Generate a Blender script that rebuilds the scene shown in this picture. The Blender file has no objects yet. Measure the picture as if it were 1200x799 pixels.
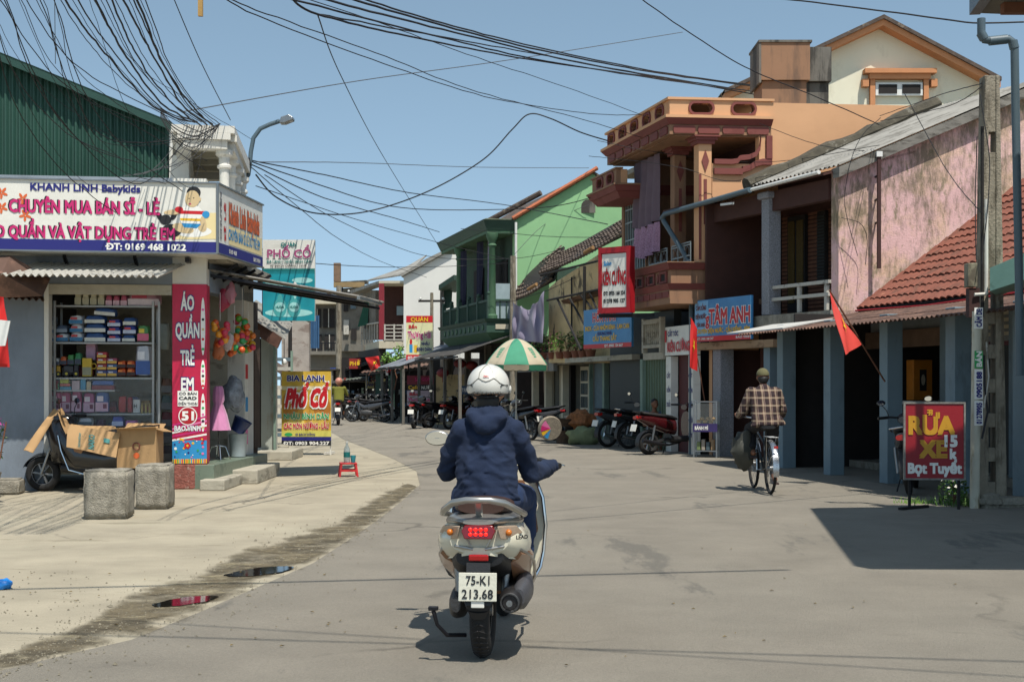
import bpy, bmesh, math, random
from math import sin, cos, pi, radians, sqrt, atan2
from mathutils import Vector, Matrix
random.seed(7)
SC = bpy.context.scene
C = bpy.data.collections.new('scene'); SC.collection.children.link(C)
# ---------------------------------------------------------------- camera
EYE = 1.42; FPX = 1600.0
cam = bpy.data.cameras.new('camera'); camo = bpy.data.objects.new('camera', cam); C.objects.link(camo)
camo.location = (0, 0, EYE); camo.rotation_euler = (radians(90), 0, 0)
cam.sensor_width = 36; cam.lens = 48.0; cam.shift_y = 50.5/1200; cam.clip_start = .1; cam.clip_end = 3000
cam.dof.use_dof = False
SC.camera = camo
SC.render.resolution_x = 1024; SC.render.resolution_y = 681
# ---------------------------------------------------------------- world and sun
SUNV = Vector((.20, -.45, 1)).normalized()
W = bpy.data.worlds.new('World'); SC.world = W; W.use_nodes = True
nt = W.node_tree; bgn = nt.nodes['Background']
sky = nt.nodes.new('ShaderNodeTexSky'); sky.sky_type = 'NISHITA'; sky.sun_disc = False
sky.sun_elevation = math.asin(SUNV.z); sky.sun_rotation = atan2(SUNV.x, SUNV.y)
sky.air_density = .85; sky.dust_density = .35; sky.ozone_density = .55; sky.altitude = 0
stc = nt.nodes.new('ShaderNodeTexCoord'); sva = nt.nodes.new('ShaderNodeVectorMath'); sva.inputs[1].default_value = (0, 0, .14); nt.links.new(stc.outputs['Generated'], sva.inputs[0]); nt.links.new(sva.outputs[0], sky.inputs[0])
hs = nt.nodes.new('ShaderNodeHueSaturation'); hs.inputs['Saturation'].default_value = .84; hs.inputs['Value'].default_value = 1.52; hs.inputs['Hue'].default_value = .478; nt.links.new(sky.outputs[0], hs.inputs['Color']); nt.links.new(hs.outputs[0], bgn.inputs[0]); bgn.inputs[1].default_value = .095
sun = bpy.data.lights.new('sun', 'SUN'); suno = bpy.data.objects.new('sun', sun); C.objects.link(suno)
sun.energy = 4.7; sun.angle = radians(.53); sun.color = (1, .95, .87)
suno.rotation_euler = SUNV.to_track_quat('Z', 'Y').to_euler(); suno.location = (10, -10, 40)
SC.view_settings.view_transform = 'Standard'; SC.view_settings.look = 'None'
SC.view_settings.exposure = .2; SC.view_settings.gamma = 1
try: SC.view_settings.use_curve_mapping = False
except Exception: pass
SC.render.engine = 'CYCLES'; SC.cycles.diffuse_bounces = 3
# ---------------------------------------------------------------- helpers
def G(px, py):                      # ground point seen at a place of the photograph
    Y = EYE*FPX/(py-450.0); return ((px-600)/FPX*Y, Y, 0.0)
def P(px, py, Y):                   # point at depth Y
    return ((px-600)/FPX*Y, Y, EYE+(450-py)/FPX*Y)
def srgb(h):
    h = h.lstrip('#'); o = []
    for i in (0, 2, 4):
        c = int(h[i:i+2], 16)/255; o.append(c/12.92 if c <= .04045 else ((c+.055)/1.055)**2.4)
    return tuple(o)
MATS = {}
ORD = 'first second third fourth fifth sixth seventh eighth ninth tenth eleventh twelfth thirteenth fourteenth fifteenth sixteenth seventeenth eighteenth nineteenth twentieth twenty-first twenty-second twenty-third twenty-fourth twenty-fifth twenty-sixth'.split()
def mat(name, col=(.5, .5, .5), rough=.7, metal=0, var=.14, vs=5, bump=.15, bs=70, stain=None, ss=(1.5, 1.5, .5), st=.55, sw=.08, sa=.8, stain2=None, s2=(3, 3, 3), t2=.6, coat=0, alpha=None, trans=0, emit=None, es=1, wave=None, spec=.5, sheen=0, grain=0, crack=0):
    if name in MATS: return MATS[name]
    if isinstance(col, str): col = srgb(col)
    m = bpy.data.materials.new(name); m.use_nodes = True; MATS[name] = m
    n = m.node_tree.nodes; l = m.node_tree.links; b = n['Principled BSDF']
    tc = n.new('ShaderNodeTexCoord'); src = tc.outputs['Object']
    def noise(scale, vec=None, detail=6, rgh=.6):
        t = n.new('ShaderNodeTexNoise'); t.inputs['Scale'].default_value = scale; t.inputs['Detail'].default_value = detail
        t.inputs['Roughness'].default_value = rgh
        l.new(vec or src, t.inputs['Vector']); return t.outputs['Fac']
    def mapr(x, a, b_, c, d):
        t = n.new('ShaderNodeMapRange'); t.inputs[1].default_value = a; t.inputs[2].default_value = b_; t.inputs[3].default_value = c; t.inputs[4].default_value = d
        l.new(x, t.inputs[0]); return t.outputs[0]
    def mix(f, a, c, typ='MIX'):
        t = n.new('ShaderNodeMix'); t.data_type = 'RGBA'; t.blend_type = typ
        for s_, v in ((0, f), (6, a), (7, c)):
            if isinstance(v, (tuple, list)): t.inputs[s_].default_value = (*v[:3], 1)
            elif isinstance(v, (int, float)): t.inputs[s_].default_value = v
            else: l.new(v, t.inputs[s_])
        return t.outputs[2]
    base = col
    out = None
    if var:
        f = mapr(noise(vs), .3, .7, 1-var, 1+var)
        t = n.new('ShaderNodeVectorMath'); t.operation = 'SCALE'; t.inputs[0].default_value = col
        l.new(f, t.inputs[3]); out = t.outputs[0]
    if stain:
        if isinstance(stain, str): stain = srgb(stain)
        mp = n.new('ShaderNodeMapping'); mp.inputs['Scale'].default_value = ss; l.new(src, mp.inputs[0])
        f = mapr(noise(1, mp.outputs[0], 8, .68), st, st+sw, 0, sa)
        out = mix(f, out if out else col, stain)
    if stain2:
        if isinstance(stain2, str): stain2 = srgb(stain2)
        mp = n.new('ShaderNodeMapping'); mp.inputs['Scale'].default_value = s2; mp.inputs['Location'].default_value = (5, 9, 2); l.new(src, mp.inputs[0])
        f = mapr(noise(1, mp.outputs[0], 8, .7), t2, t2+.06, 0, .85)
        out = mix(f, out if out else col, stain2)
    if grain:
        t = n.new('ShaderNodeVectorMath'); t.operation = 'SCALE'; l.new(out, t.inputs[0]) if out is not None else None
        l.new(mapr(noise(75, detail=5, rgh=.8), .3, .7, 1-grain, 1+grain), t.inputs[3]); out = t.outputs[0]
    if crack:
        w1 = n.new('ShaderNodeTexNoise'); w1.inputs['Scale'].default_value = 1.5; w1.inputs['Detail'].default_value = 6; l.new(src, w1.inputs[0])
        av = n.new('ShaderNodeVectorMath'); av.operation = 'MULTIPLY_ADD'; l.new(w1.outputs['Color'], av.inputs[0]); av.inputs[1].default_value = (.9, .9, .9); l.new(src, av.inputs[2])
        vo = n.new('ShaderNodeTexVoronoi'); vo.feature = 'DISTANCE_TO_EDGE'; vo.inputs['Scale'].default_value = crack; l.new(av.outputs[0], vo.inputs[0])
        f1 = mapr(vo.outputs[0], .002, .012, 1, 0); mm = n.new('ShaderNodeMath'); mm.operation = 'MULTIPLY'; l.new(f1, mm.inputs[0]); l.new(mapr(noise(.5), .5, .6, 0, .5), mm.inputs[1]); out = mix(mm.outputs[0], out, (.05, .045, .035))
    if out is not None: l.new(out, b.inputs['Base Color'])
    else: b.inputs['Base Color'].default_value = (*col, 1)
    b.inputs['Roughness'].default_value = rough; b.inputs['Metallic'].default_value = metal
    b.inputs['Specular IOR Level'].default_value = spec
    if coat: b.inputs['Coat Weight'].default_value = coat; b.inputs['Coat Roughness'].default_value = .08
    if trans: b.inputs['Transmission Weight'].default_value = trans; b.inputs['IOR'].default_value = 1.45
    if alpha is not None: b.inputs['Alpha'].default_value = alpha
    if sheen: b.inputs['Sheen Weight'].default_value = sheen
    if emit: b.inputs['Emission Color'].default_value = (*(srgb(emit) if isinstance(emit, str) else emit), 1); b.inputs['Emission Strength'].default_value = es
    if bump:
        bp = n.new('ShaderNodeBump'); bp.inputs['Strength'].default_value = bump; bp.inputs['Distance'].default_value = .02
        l.new(noise(bs, detail=4), bp.inputs['Height']); l.new(bp.outputs[0], b.inputs['Normal'])
    return m
class MB:
    def __init__(s, T=None): s.v = []; s.f = []; s.T = T
    def add(s, vs, fs):
        k = len(s.v); s.v += [Vector(a) for a in vs]; s.f += [tuple(i+k for i in f) for f in fs]; return s
    def box(s, x0, x1, y0, y1, z0, z1):
        return s.add([(x0,y0,z0),(x1,y0,z0),(x1,y1,z0),(x0,y1,z0),(x0,y0,z1),(x1,y0,z1),(x1,y1,z1),(x0,y1,z1)],
                     [(0,3,2,1),(4,5,6,7),(0,1,5,4),(1,2,6,5),(2,3,7,6),(3,0,4,7)])
    def cb(s, c, sz, rot=None):     # centred box, euler rotation
        m = Matrix.Identity(3)
        if rot is not None:
            from mathutils import Euler
            m = Euler(rot).to_matrix()
        vs = [Vector(c)+m@Vector((a*sz[0]/2, b*sz[1]/2, d*sz[2]/2)) for d in (-1, 1) for a, b in ((-1,-1),(1,-1),(1,1),(-1,1))]
        return s.add(vs, [(0,3,2,1),(4,5,6,7),(0,1,5,4),(1,2,6,5),(2,3,7,6),(3,0,4,7)])
    def bar(s, p, q, w, h, up=(0,0,1)):
        p = Vector(p); q = Vector(q); d = (q-p).normalized(); u = Vector(up)
        if abs(d.dot(u)) > .98: u = Vector((0, 1, 0))
        a = d.cross(u).normalized()*w/2; b = a.cross(d).normalized()*h/2
        return s.add([p-a-b, p+a-b, p+a+b, p-a+b, q-a-b, q+a-b, q+a+b, q-a+b], [(0,1,2,3),(7,6,5,4),(0,4,5,1),(1,5,6,2),(2,6,7,3),(3,7,4,0)])
    def tube(s, pts, r, n=8, cap=True, flat=None):
        pts = [Vector(p) for p in pts]; N = len(pts); k = len(s.v); rs = r if isinstance(r, (list, tuple)) else [r]*N
        prev = None
        for i, p in enumerate(pts):
            d = (pts[min(i+1, N-1)]-pts[max(i-1, 0)]).normalized()
            if prev is None:
                a = d.orthogonal().normalized() if abs(d.z) > .9 else d.cross(Vector((0,0,1))).normalized()
            else: a = (prev-d*prev.dot(d)).normalized()
            prev = a; b = d.cross(a)
            for j in range(n):
                t = 2*pi*j/n; s.v.append(p+a*cos(t)*rs[i]+b*sin(t)*rs[i]*(flat or 1))
        for i in range(N-1):
            for j in range(n):
                a0 = k+i*n+j; a1 = k+i*n+(j+1)%n; s.f.append((a0, a1, a1+n, a0+n))
        if cap: s.f.append(tuple(k+j for j in reversed(range(n)))); s.f.append(tuple(k+(N-1)*n+j for j in range(n)))
        return s
    def lathe(s, prof, n=16, c=(0,0,0), axis='Z', sx=1, sy=1):
        k = len(s.v); c = Vector(c)
        for r, z in prof:
            for j in range(n):
                t = 2*pi*j/n; x, y = r*cos(t)*sx, r*sin(t)*sy
                p = {'Z': (x, y, z), 'X': (z, x, y), 'Y': (x, z, y)}[axis]; s.v.append(c+Vector(p))
        for i in range(len(prof)-1):
            for j in range(n):
                a0 = k+i*n+j; a1 = k+i*n+(j+1)%n; s.f.append((a0, a1, a1+n, a0+n))
        if prof[0][0] > 1e-5: s.f.append(tuple(k+j for j in reversed(range(n))))
        if prof[-1][0] > 1e-5: s.f.append(tuple(k+(len(prof)-1)*n+j for j in range(n)))
        return s
    def prism(s, poly, off):        # closed polygon of 3D points extruded by vector
        off = Vector(off); poly = [Vector(p) for p in poly]; n = len(poly)
        return s.add(poly+[p+off for p in poly], [tuple(reversed(range(n))), tuple(range(n, 2*n))]+[(i, (i+1)%n, n+(i+1)%n, n+i) for i in range(n)])
    def sheet(s, fn, nu, nv, th=0, off=(0,0,1)):
        off = Vector(off)*th; k = len(s.v)
        g = [[Vector(fn(i/nu, j/nv)) for j in range(nv+1)] for i in range(nu+1)]
        for r in g: s.v += r
        w = nv+1
        for i in range(nu):
            for j in range(nv): s.f.append((k+i*w+j, k+(i+1)*w+j, k+(i+1)*w+j+1, k+i*w+j+1))
        if th:
            m = len(s.v)
            for r in g: s.v += [p+off for p in r]
            for i in range(nu):
                for j in range(nv): s.f.append((m+i*w+j+1, m+(i+1)*w+j+1, m+(i+1)*w+j, m+i*w+j))
            for i in range(nu):
                for j in (0, nv): a, b = k+i*w+j, k+(i+1)*w+j; s.f.append((a, b, m+b-k, m+a-k))
            for j in range(nv):
                for i in (0, nu): a, b = k+i*w+j, k+i*w+j+1; s.f.append((a, b, m+b-k, m+a-k))
        return s
    def ball(s, c, r, n=10, sc=(1,1,1)):
        m = max(5, n//2+1); prof = [(sin(pi*i/m), -cos(pi*i/m)) for i in range(m+1)]
        k = len(s.v); t = MB().lathe([(max(a, 1e-6), z) for a, z in prof], n)
        c = Vector(c); s.v += [c+Vector((p.x*r*sc[0], p.y*r*sc[1], p.z*r*sc[2])) for p in t.v]; s.f += [tuple(i+k for i in f) for f in t.f]; return s
    def torus(s, c, R, r, axis='X', n=28, m=8, sx=1):
        k = len(s.v); c = Vector(c)
        for i in range(n):
            t = 2*pi*i/n
            for j in range(m):
                u = 2*pi*j/m; rr = R+r*cos(u); h = r*sin(u)*sx; a, b = rr*cos(t), rr*sin(t)
                s.v.append(c+Vector({'X': (h, a, b), 'Y': (a, h, b), 'Z': (a, b, h)}[axis]))
        for i in range(n):
            for j in range(m): s.f.append((k+i*m+j, k+i*m+(j+1)%m, k+((i+1)%n)*m+(j+1)%m, k+((i+1)%n)*m+j))
        return s
    def build(s, name, m, parent=None, smooth=False, bevel=0, kind=None, label=None, loc=None, ang=40, fix=True):
        T = s.T; vs = [T(p) if T else p for p in s.v]
        me = bpy.data.meshes.new(name); me.from_pydata([tuple(p) for p in vs], [], s.f)
        if fix and len(s.f) < 60000:
            bm = bmesh.new(); bm.from_mesh(me); bmesh.ops.recalc_face_normals(bm, faces=bm.faces); bm.to_mesh(me); bm.free()
        if smooth:
            me.polygons.foreach_set('use_smooth', [True]*len(me.polygons)); me.set_sharp_from_angle(angle=radians(ang))
        me.materials.append(m); o = bpy.data.objects.new(name, me); C.objects.link(o)
        if parent: o.parent = parent
        if loc: o.location = loc
        if bevel:
            b = o.modifiers.new('bevel', 'BEVEL'); b.width = bevel; b.segments = 2; b.limit_method = 'ANGLE'; b.angle_limit = radians(40)
        if kind: o['kind'] = kind
        if label: o['label'] = label
        return o
def thing(name, label, cat, loc=(0,0,0), rz=0, group=None):
    o = bpy.data.objects.new(name, None); C.objects.link(o); o.location = loc; o.rotation_euler = (0, 0, rz); o.empty_display_size = .2
    o['label'] = label; o['category'] = cat
    if group: o['group'] = group
    return o
def tag(o, label, cat, group=None):
    o['label'] = label; o['category'] = cat
    if group: o['group'] = group
    return o
def copytree(o, parent=None):
    c = o.copy(); C.objects.link(c)
    if parent is not None: c.parent = parent
    for ch in list(o.children): copytree(ch, c)
    return c
def rel(o, p=(0,0,0)):              # world point -> local to unrotated empty
    return Vector(p)-Vector(o.location)
class Fr:                           # plan frame: a along facade (away), b inward, z up
    def __init__(s, o, u, v): s.o = Vector((*o, 0)); s.u = Vector((*u, 0)); s.v = Vector((*v, 0))
    def __call__(s, p): return s.o+s.u*p[0]+s.v*p[1]+Vector((0, 0, p[2]))
    def local(s, p): return s.u*p[0]+s.v*p[1]+Vector((0, 0, p[2]))
    def root(s, name, label, cat, group=None): return thing(name, label, cat, tuple(s.o), 0, group)
def loc_frame(F, base):             # map frame coords -> coords local to an unrotated empty at world `base`
    b = Vector(base); return lambda p: F(p)-b
def text(st, m, parent, org, right, up, w=None, h=.1, bold=.02, nrm=None, off=.003, name='lettering', kind=None, shear=0, align='l'):
    """flat lettering: org = lower left corner (local to parent), right/up = direction vectors"""
    lead = st[0] == 'Đ'; st = st.replace('Đ', 'D')
    cu = bpy.data.curves.new('lettering', 'FONT'); cu.body = st; cu.size = 1; cu.resolution_u = 2; cu.shear = shear
    to = bpy.data.objects.new('lettering', cu); C.objects.link(to)
    me = bpy.data.meshes.new_from_object(to); bpy.data.objects.remove(to); bpy.data.curves.remove(cu)
    V0 = [(v.co.x, v.co.y) for v in me.vertices]; F0 = [tuple(p.vertices) for p in me.polygons]; bpy.data.meshes.remove(me)
    if not V0: return None
    if lead: k = len(V0); V0 += [(-.04, .33), (.3, .33), (.3, .41), (-.04, .41)]; F0.append((k, k+1, k+2, k+3))
    x0 = min(x for x, y in V0); x1 = max(x for x, y in V0)
    sy = h/.72; sx = sy if w is None else w/(x1-x0)
    R = Vector(right).normalized(); U = Vector(up).normalized(); N = Vector(nrm).normalized() if nrm else R.cross(U); O = Vector(org)
    sh = [(0, 0)] if bold <= 0 else [(bold, bold), (-bold, bold), (bold, -bold), (-bold, -bold)]
    vs = []; fs = []
    for i, (dx, dy) in enumerate(sh):
        k = len(vs); b_ = 1 if sx >= sy*.8 else .8*sy/sx if False else 1
        vs += [O+R*((x-x0)*sx+dx*sx)+U*(y*sy+dy*sy)+N*(off+i*.0006) for x, y in V0]; fs += [tuple(k+q for q in f) for f in F0]
    me = bpy.data.meshes.new(name); me.from_pydata([tuple(v) for v in vs], [], fs); me.materials.append(m)
    o = bpy.data.objects.new(name, me); C.objects.link(o); o.parent = parent
    if kind: o['kind'] = kind
    return o
def disp(o, fn):
    for v in o.data.vertices: v.co = fn(v.co)
def joinmesh(objs): pass
def otext(st, m, mo, parent, org, right, up, w, h, bold=.02, ow=.03, off=.003, nrm=None, **k):
    text(st, mo, parent, org, right, up, w, h, bold+ow, nrm, off, **k); return text(st, m, parent, org, right, up, w, h, bold, nrm, off+.003, **k)
# ================================================================ GROUND
m_ground = mat('concrete_ground', '#9b927e', .95, var=.17, grain=.12, crack=.35, vs=1.4, bump=.5, bs=45, stain='#a9a18b', ss=(.3, .7, 1), st=.5, sw=.2, sa=.7, stain2='#857d69', s2=(.9, 2.6, 1), t2=.58)
m_road = mat('asphalt', '#878073', .95, var=.13, grain=.16, crack=.22, vs=1.2, bump=.9, bs=110, stain='#8c877a', ss=(.35, .12, 1), st=.48, sw=.3, sa=.7, stain2='#6c685f', s2=(1.2, .3, 1), t2=.58)
m_gut = mat('damp_grit', '#6d624b', .9, var=.3, grain=.3, vs=9, bump=1, bs=60, stain='#4a4334', ss=(1.5, 2.5, 1), st=.46, sw=.1, sa=.7, stain2='#958a6e', s2=(3, 5, 1), t2=.54)
m_water = mat('puddle_water', '#0c0b09', .04, var=0, bump=.01, bs=20, spec=.9)
def flat(name, pts, m, z, kind='structure'):
    o = MB().add([(x, y, z) for x, y in pts], [tuple(range(len(pts)))]).build(name, m, kind=kind, fix=False)
    if o.data.polygons[0].normal.z < 0: o.data.flip_normals()
    return o
flat('ground', [(-900, -300), (900, -300), (900, 1500), (-900, 1500)], m_ground, 0)
ledge = [(-3.6, 0), (-2.95, 5)]+[G(*p)[:2] for p in ((2, 786), (75, 768), (154, 750), (233, 718), (300, 689), (367, 660), (410, 632), (442, 610), (470, 588), (492, 568), (488, 552), (462, 538), (432, 526), (405, 516), (386, 505), (372, 494), (352, 484), (330, 478))]
redge = [(-6.5, 92), (-1.5, 62), (3.1, 44), (9, 30), (12, 12), (12, 0)]
flat('road', ledge+redge, m_road, .004)
lo = [G(*p)[:2] for p in ((-140, 806), (2, 768), (83, 739), (158, 693), (233, 672), (292, 643), (346, 627), (400, 610), (442, 581), (478, 566))]
hi = [G(*p)[:2] for p in ((-140, 830), (2, 789), (83, 768), (158, 752), (233, 722), (300, 691), (367, 662), (417, 630), (444, 611), (492, 570))]
rg = random.Random(3)
def lerp(a, b, t): return a+(b-a)*t
def along(L, u):
    t = u*(len(L)-1); i = min(int(t), len(L)-2); f = t-i; return (lerp(L[i][0], L[i+1][0], f), lerp(L[i][1], L[i+1][1], f))
from mathutils import noise as mnoise
def gut(u, v):
    a = along(lo, u); b = along(hi, u); w = lerp(-.22, 1.15, v)
    return (lerp(a[0], b[0], w), lerp(a[1], b[1], w), .008)
NU, NV = 160, 12
go = MB().sheet(gut, NU, NV).build('gutter', m_gut, kind='structure', fix=False)
if go.data.polygons[0].normal.z < 0: go.data.flip_normals()
at = go.data.attributes.new('wet', 'FLOAT', 'POINT')
for i in range(NU+1):
    for j in range(NV+1):
        d = 1-abs(j/NV-.5)*2; at.data[i*(NV+1)+j].value = min(1, d*1.6)*(1 if 0 < i < NU else 0)
n_ = m_gut.node_tree.nodes; l_ = m_gut.node_tree.links
an = n_.new('ShaderNodeAttribute'); an.attribute_name = 'wet'; tcn = n_.new('ShaderNodeTexCoord')
nz = n_.new('ShaderNodeTexNoise'); nz.inputs['Scale'].default_value = 3.2; nz.inputs['Detail'].default_value = 9; nz.inputs['Roughness'].default_value = .68; l_.new(tcn.outputs['Object'], nz.inputs[0])
n2_ = n_.new('ShaderNodeMath'); n2_.operation = 'MULTIPLY_ADD'; l_.new(nz.outputs[0], n2_.inputs[0]); n2_.inputs[1].default_value = 2.4; n2_.inputs[2].default_value = -.7; ad = n_.new('ShaderNodeMath'); ad.operation = 'ADD'; l_.new(an.outputs['Fac'], ad.inputs[0]); l_.new(n2_.outputs[0], ad.inputs[1])
mr = n_.new('ShaderNodeMapRange'); mr.inputs[1].default_value = 1.0; mr.inputs[2].default_value = 1.65; l_.new(ad.outputs[0], mr.inputs[0]); l_.new(mr.outputs[0], n_['Principled BSDF'].inputs['Alpha'])
# puddles
def puddle(cx, cy, pts):
    n = 40; L = []
    for i in range(n):
        t = 2*pi*i/n; r = 1+.25*mnoise.noise(Vector((cos(t)*1.7+cx, sin(t)*1.7, 1)))+.1*mnoise.noise(Vector((cos(t)*6, sin(t)*6+cx, 1)))
        ax, ay, bx, by = pts; L.append((cx+ax*cos(t)*r+bx*sin(t)*r, cy+ay*cos(t)*r+by*sin(t)*r))
    return L
g1 = G(213, 706); g2 = G(304, 671)
flat('puddle', puddle(g1[0]+.02, g1[1], (.15, .2, -.09, .08)), m_water, .013)
flat('puddle', puddle(g2[0], g2[1], (.19, .26, -.11, .10)), m_water, .013)
# grit and pebbles on the gutter strip and along the road edge
m_peb = mat('pebble', '#77705f', .9, var=.4, vs=25, bump=.3)
mb = MB()
for i in range(1700):
    u = rg.random(); v = rg.gauss(.55, .42); a = along(lo, u); b = along(hi, u); s = rg.uniform(.003, .009)*(1+(rg.random() < .06))
    x, y = lerp(a[0], b[0], v), lerp(a[1], b[1], v)
    mb.add([(x+s*cos(t+i)*rg.uniform(.7, 1.2), y+s*sin(t+i), .007) for t in (0, 1.6, 3.1, 4.7)]+[(x, y, .008+s*.8)], [(0, 1, 4), (1, 2, 4), (2, 3, 4), (3, 0, 4)])
mb.build('gravel', m_peb, kind='stuff')
mb = MB()
for i in range(130):
    x, y = G(rg.uniform(-60, 130), rg.uniform(668, 740))[:2]; s = rg.uniform(.003, .010)
    mb.add([(x+s*cos(t+i)*rg.uniform(.7, 1.2), y+s*sin(t+i), .002) for t in (0, 1.6, 3.1, 4.7)]+[(x, y, .003+s*.8)], [(0, 1, 4), (1, 2, 4), (2, 3, 4), (3, 0, 4)])
mb.build('gravel', m_peb, kind='stuff')
m_leaf = mat('dry_leaf', '#6b5a30', .8, var=.3)
mb = MB()
for i in range(90):
    px, py = (rg.uniform(30, 500), rg.uniform(585, 760)) if i < 65 else (rg.uniform(620, 1180), rg.uniform(600, 790))
    x, y = G(px, py)[:2]; s = rg.uniform(.008, .02); t = rg.random()*6
    mb.add([(x-s*cos(t), y-s*sin(t), .011), (x+s*.5*sin(t), y-s*.5*cos(t), .016), (x+s*cos(t), y+s*sin(t), .012), (x-s*.5*sin(t), y+s*.5*cos(t), .018)], [(0, 1, 2, 3)])
mb.build('fallen_leaves', m_leaf, kind='stuff')
m_blue_bag = mat('blue_plastic', '#1f7fd0', .35, var=.2)
m_whitepl = mat('white_plastic', '#d8d8d2', .4, var=.05, bump=.05)
def crumple(c, r, seed, sc=(1, 1, .6), n=14):
    mb = MB().ball((0, 0, 0), r, n, sc); q = Vector(c)
    mb.v = [q+p*(1+.45*mnoise.noise(p*(2.2/r)+Vector((seed, 0, 0)))) for p in mb.v]; return mb
x, y, z = G(4, 690)
tag(crumple((x, y, .035), .06, 3).build('plastic_bag', m_blue_bag, smooth=True), 'crumpled bright blue plastic bag lying on the dirt at the left edge', 'bag')
# low concrete kerb at far left, faded concrete lumps
m_conc = mat('old_concrete', '#948e80', .95, var=.25, grain=.2, vs=9, bump=1, bs=55, stain='#5c5749', ss=(6, 6, 3), st=.5, sw=.2, sa=.7, stain2='#aaa592', s2=(9, 9, 9), t2=.6)
m_conc_l = mat('pale_concrete', '#a9a392', .9, var=.12, vs=6, bump=.5, stain='#6d685b', ss=(2, 2, 6), st=.55, sa=.7)
def blockc(name, c, sx, sy, sz, rz, label, cat, m, seed, cham=.018, amp=.02):
    bm = bmesh.new(); bmesh.ops.create_cube(bm, size=1)
    bmesh.ops.scale(bm, vec=(sx, sy, sz), verts=bm.verts); bmesh.ops.bevel(bm, geom=bm.edges, offset=cham, segments=2, affect='EDGES')
    bmesh.ops.subdivide_edges(bm, edges=bm.edges, cuts=7, use_grid_fill=True)
    for v in bm.verts:
        p = v.co; v.co = p+p.normalized()*(mnoise.noise(p*9+Vector((seed, 0, 0)))*amp+mnoise.noise(p*30)*amp*.4)+Vector((0, 0, sz/2))
    me = bpy.data.meshes.new(name); bm.to_mesh(me); bm.free(); me.materials.append(m)
    for p in me.polygons: p.use_smooth = True
    o = bpy.data.objects.new(name, me); C.objects.link(o); o.location = c; o.rotation_euler = (0, 0, rz); return tag(o, label, cat)
blockc('concrete_block', (-4.29, 14.55, 0), .45, .45, .51, radians(6), 'rough grey concrete cube standing nearest the road, in front of the parked scooter', 'block', m_conc, 1)
blockc('concrete_block', (-4.10, 15.68, 0), .37, .45, .505, radians(5), 'rough grey concrete cube standing behind the nearer one, beside the red pillar base', 'block', m_conc, 5)
blockc('kerb_stone', (-7.1, 17.6, 0), 1.5, .4, .2, radians(8), 'low grey concrete kerb step at the left edge below the pink flowers', 'kerb', m_conc, 8)
# ================================================================ LEFT: CORNER SHOP
m_bluewall = mat('greyblue_plaster', '#78818a', .9, var=.12, vs=2, bump=.2, stain='#5f666d', ss=(2, 2, .7), st=.5, sw=.25, sa=.7)
m_white = mat('white_paint', '#cfccc2', .7, var=.06, bump=.06, stain='#8c897d', ss=(3, 3, 1), st=.6, sa=.6)
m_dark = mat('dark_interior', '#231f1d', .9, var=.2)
m_blackm = mat('black_metal', '#15151a', .5, metal=.3, var=.1)
m_steel = mat('steel', '#8a8c8c', .35, metal=.8, var=.1)
m_galv = mat('galvanised_sheet', '#b9b7ae', .5, metal=.25, var=.1, vs=4, stain='#82796a', ss=(3, 12, 3), st=.56, sa=.6)
m_green = mat('green_cladding', '#22473b', .6, metal=.1, var=.12, vs=.8, bump=.05, stain='#163c31', ss=(4, 4, .5), st=.5, sa=.6)
m_green_d = mat('green_flashing', '#1b3f35', .5, var=.12, bump=.03)
m_ban = mat('crimson_banner', '#b81540', .45, var=.12, bump=.15, bs=6)
m_signw = mat('sign_white', '#dad8ce', .45, var=.05, bump=.12, bs=5, stain='#b5b0a2', ss=(1.5, 1.5, 6), st=.56, sw=.2, sa=.5)
m_navy = mat('print_navy', '#1d1f6e', .5, var=0, bump=0)
m_mag = mat('print_magenta', '#c0206a', .5, var=0, bump=0)
m_blk = mat('print_black', '#1a1a1c', .5, var=0, bump=0)
m_wht = mat('print_white', '#e8e6de', .5, var=0, bump=0)
m_org = mat('print_orange', '#d2602a', .5, var=0, bump=0)
m_red = mat('print_red', '#c01420', .5, var=0, bump=0)
m_teal = mat('print_teal', '#12706c', .5, var=0, bump=0)
m_yel = mat('print_yellow', '#e0b020', .5, var=0, bump=0)
m_sky = mat('print_blue', '#2a8ac0', .5, var=0, bump=0)
m_skin_p = mat('print_skin', '#cdb488', .5, var=0, bump=0)
m_grn = mat('print_green', '#2d9a52', .5, var=0, bump=0)
m_pnk = mat('print_pink', '#d870a0', .5, var=0, bump=0)
m_grey_p = mat('print_grey', '#77777a', .5, var=0, bump=0)
m_tile = mat('green_tile', '#6f7c6c', .4, var=.15, vs=4, stain='#485a4d', ss=(4, 4, 4), st=.52)
m_redrock = mat('red_rubble', '#8a5348', .9, var=.3, vs=12, bump=1, bs=30, stain='#c0b2a4', ss=(9, 9, 9), st=.58, sa=.8)
SO = Vector((-4.14, 18.5, 0))
FL = Fr((-4.14, 18.5), (-.991, -.133), (-.133, .991))
LS = lambda p: FL.local(p)
shop = thing('corner_shop', 'grey-blue corner baby shop with open dark front and white pillared roof terrace', 'shop', tuple(SO))
def lbox(a0, a1, b0, b1, z0, z1): return MB(LS).box(a0, a1, b0, b1, z0, z1)
lbox(2.12, 6, 0, .2, 0, 4.2).build('wall', m_bluewall, shop)
lbox(.45, 2.12, 0, .2, 2.76, 4.2).build('lintel_wall', m_bluewall, shop)
lbox(2.06, 2.119, -.02, .22, .3, 2.76).build('door_jamb', m_white, shop)
lbox(.46, 2.06, -.015, .05, 2.62, 2.755).build('door_head', m_conc_l, shop)
lbox(0, .45, 0, .45, .345, 4.2).build('pillar', m_white, shop)
mb = lbox(-.01, .46, -.02, .46, 0, .34); b = mb.build('pillar_base', m_redrock, shop, bevel=.02)
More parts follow.
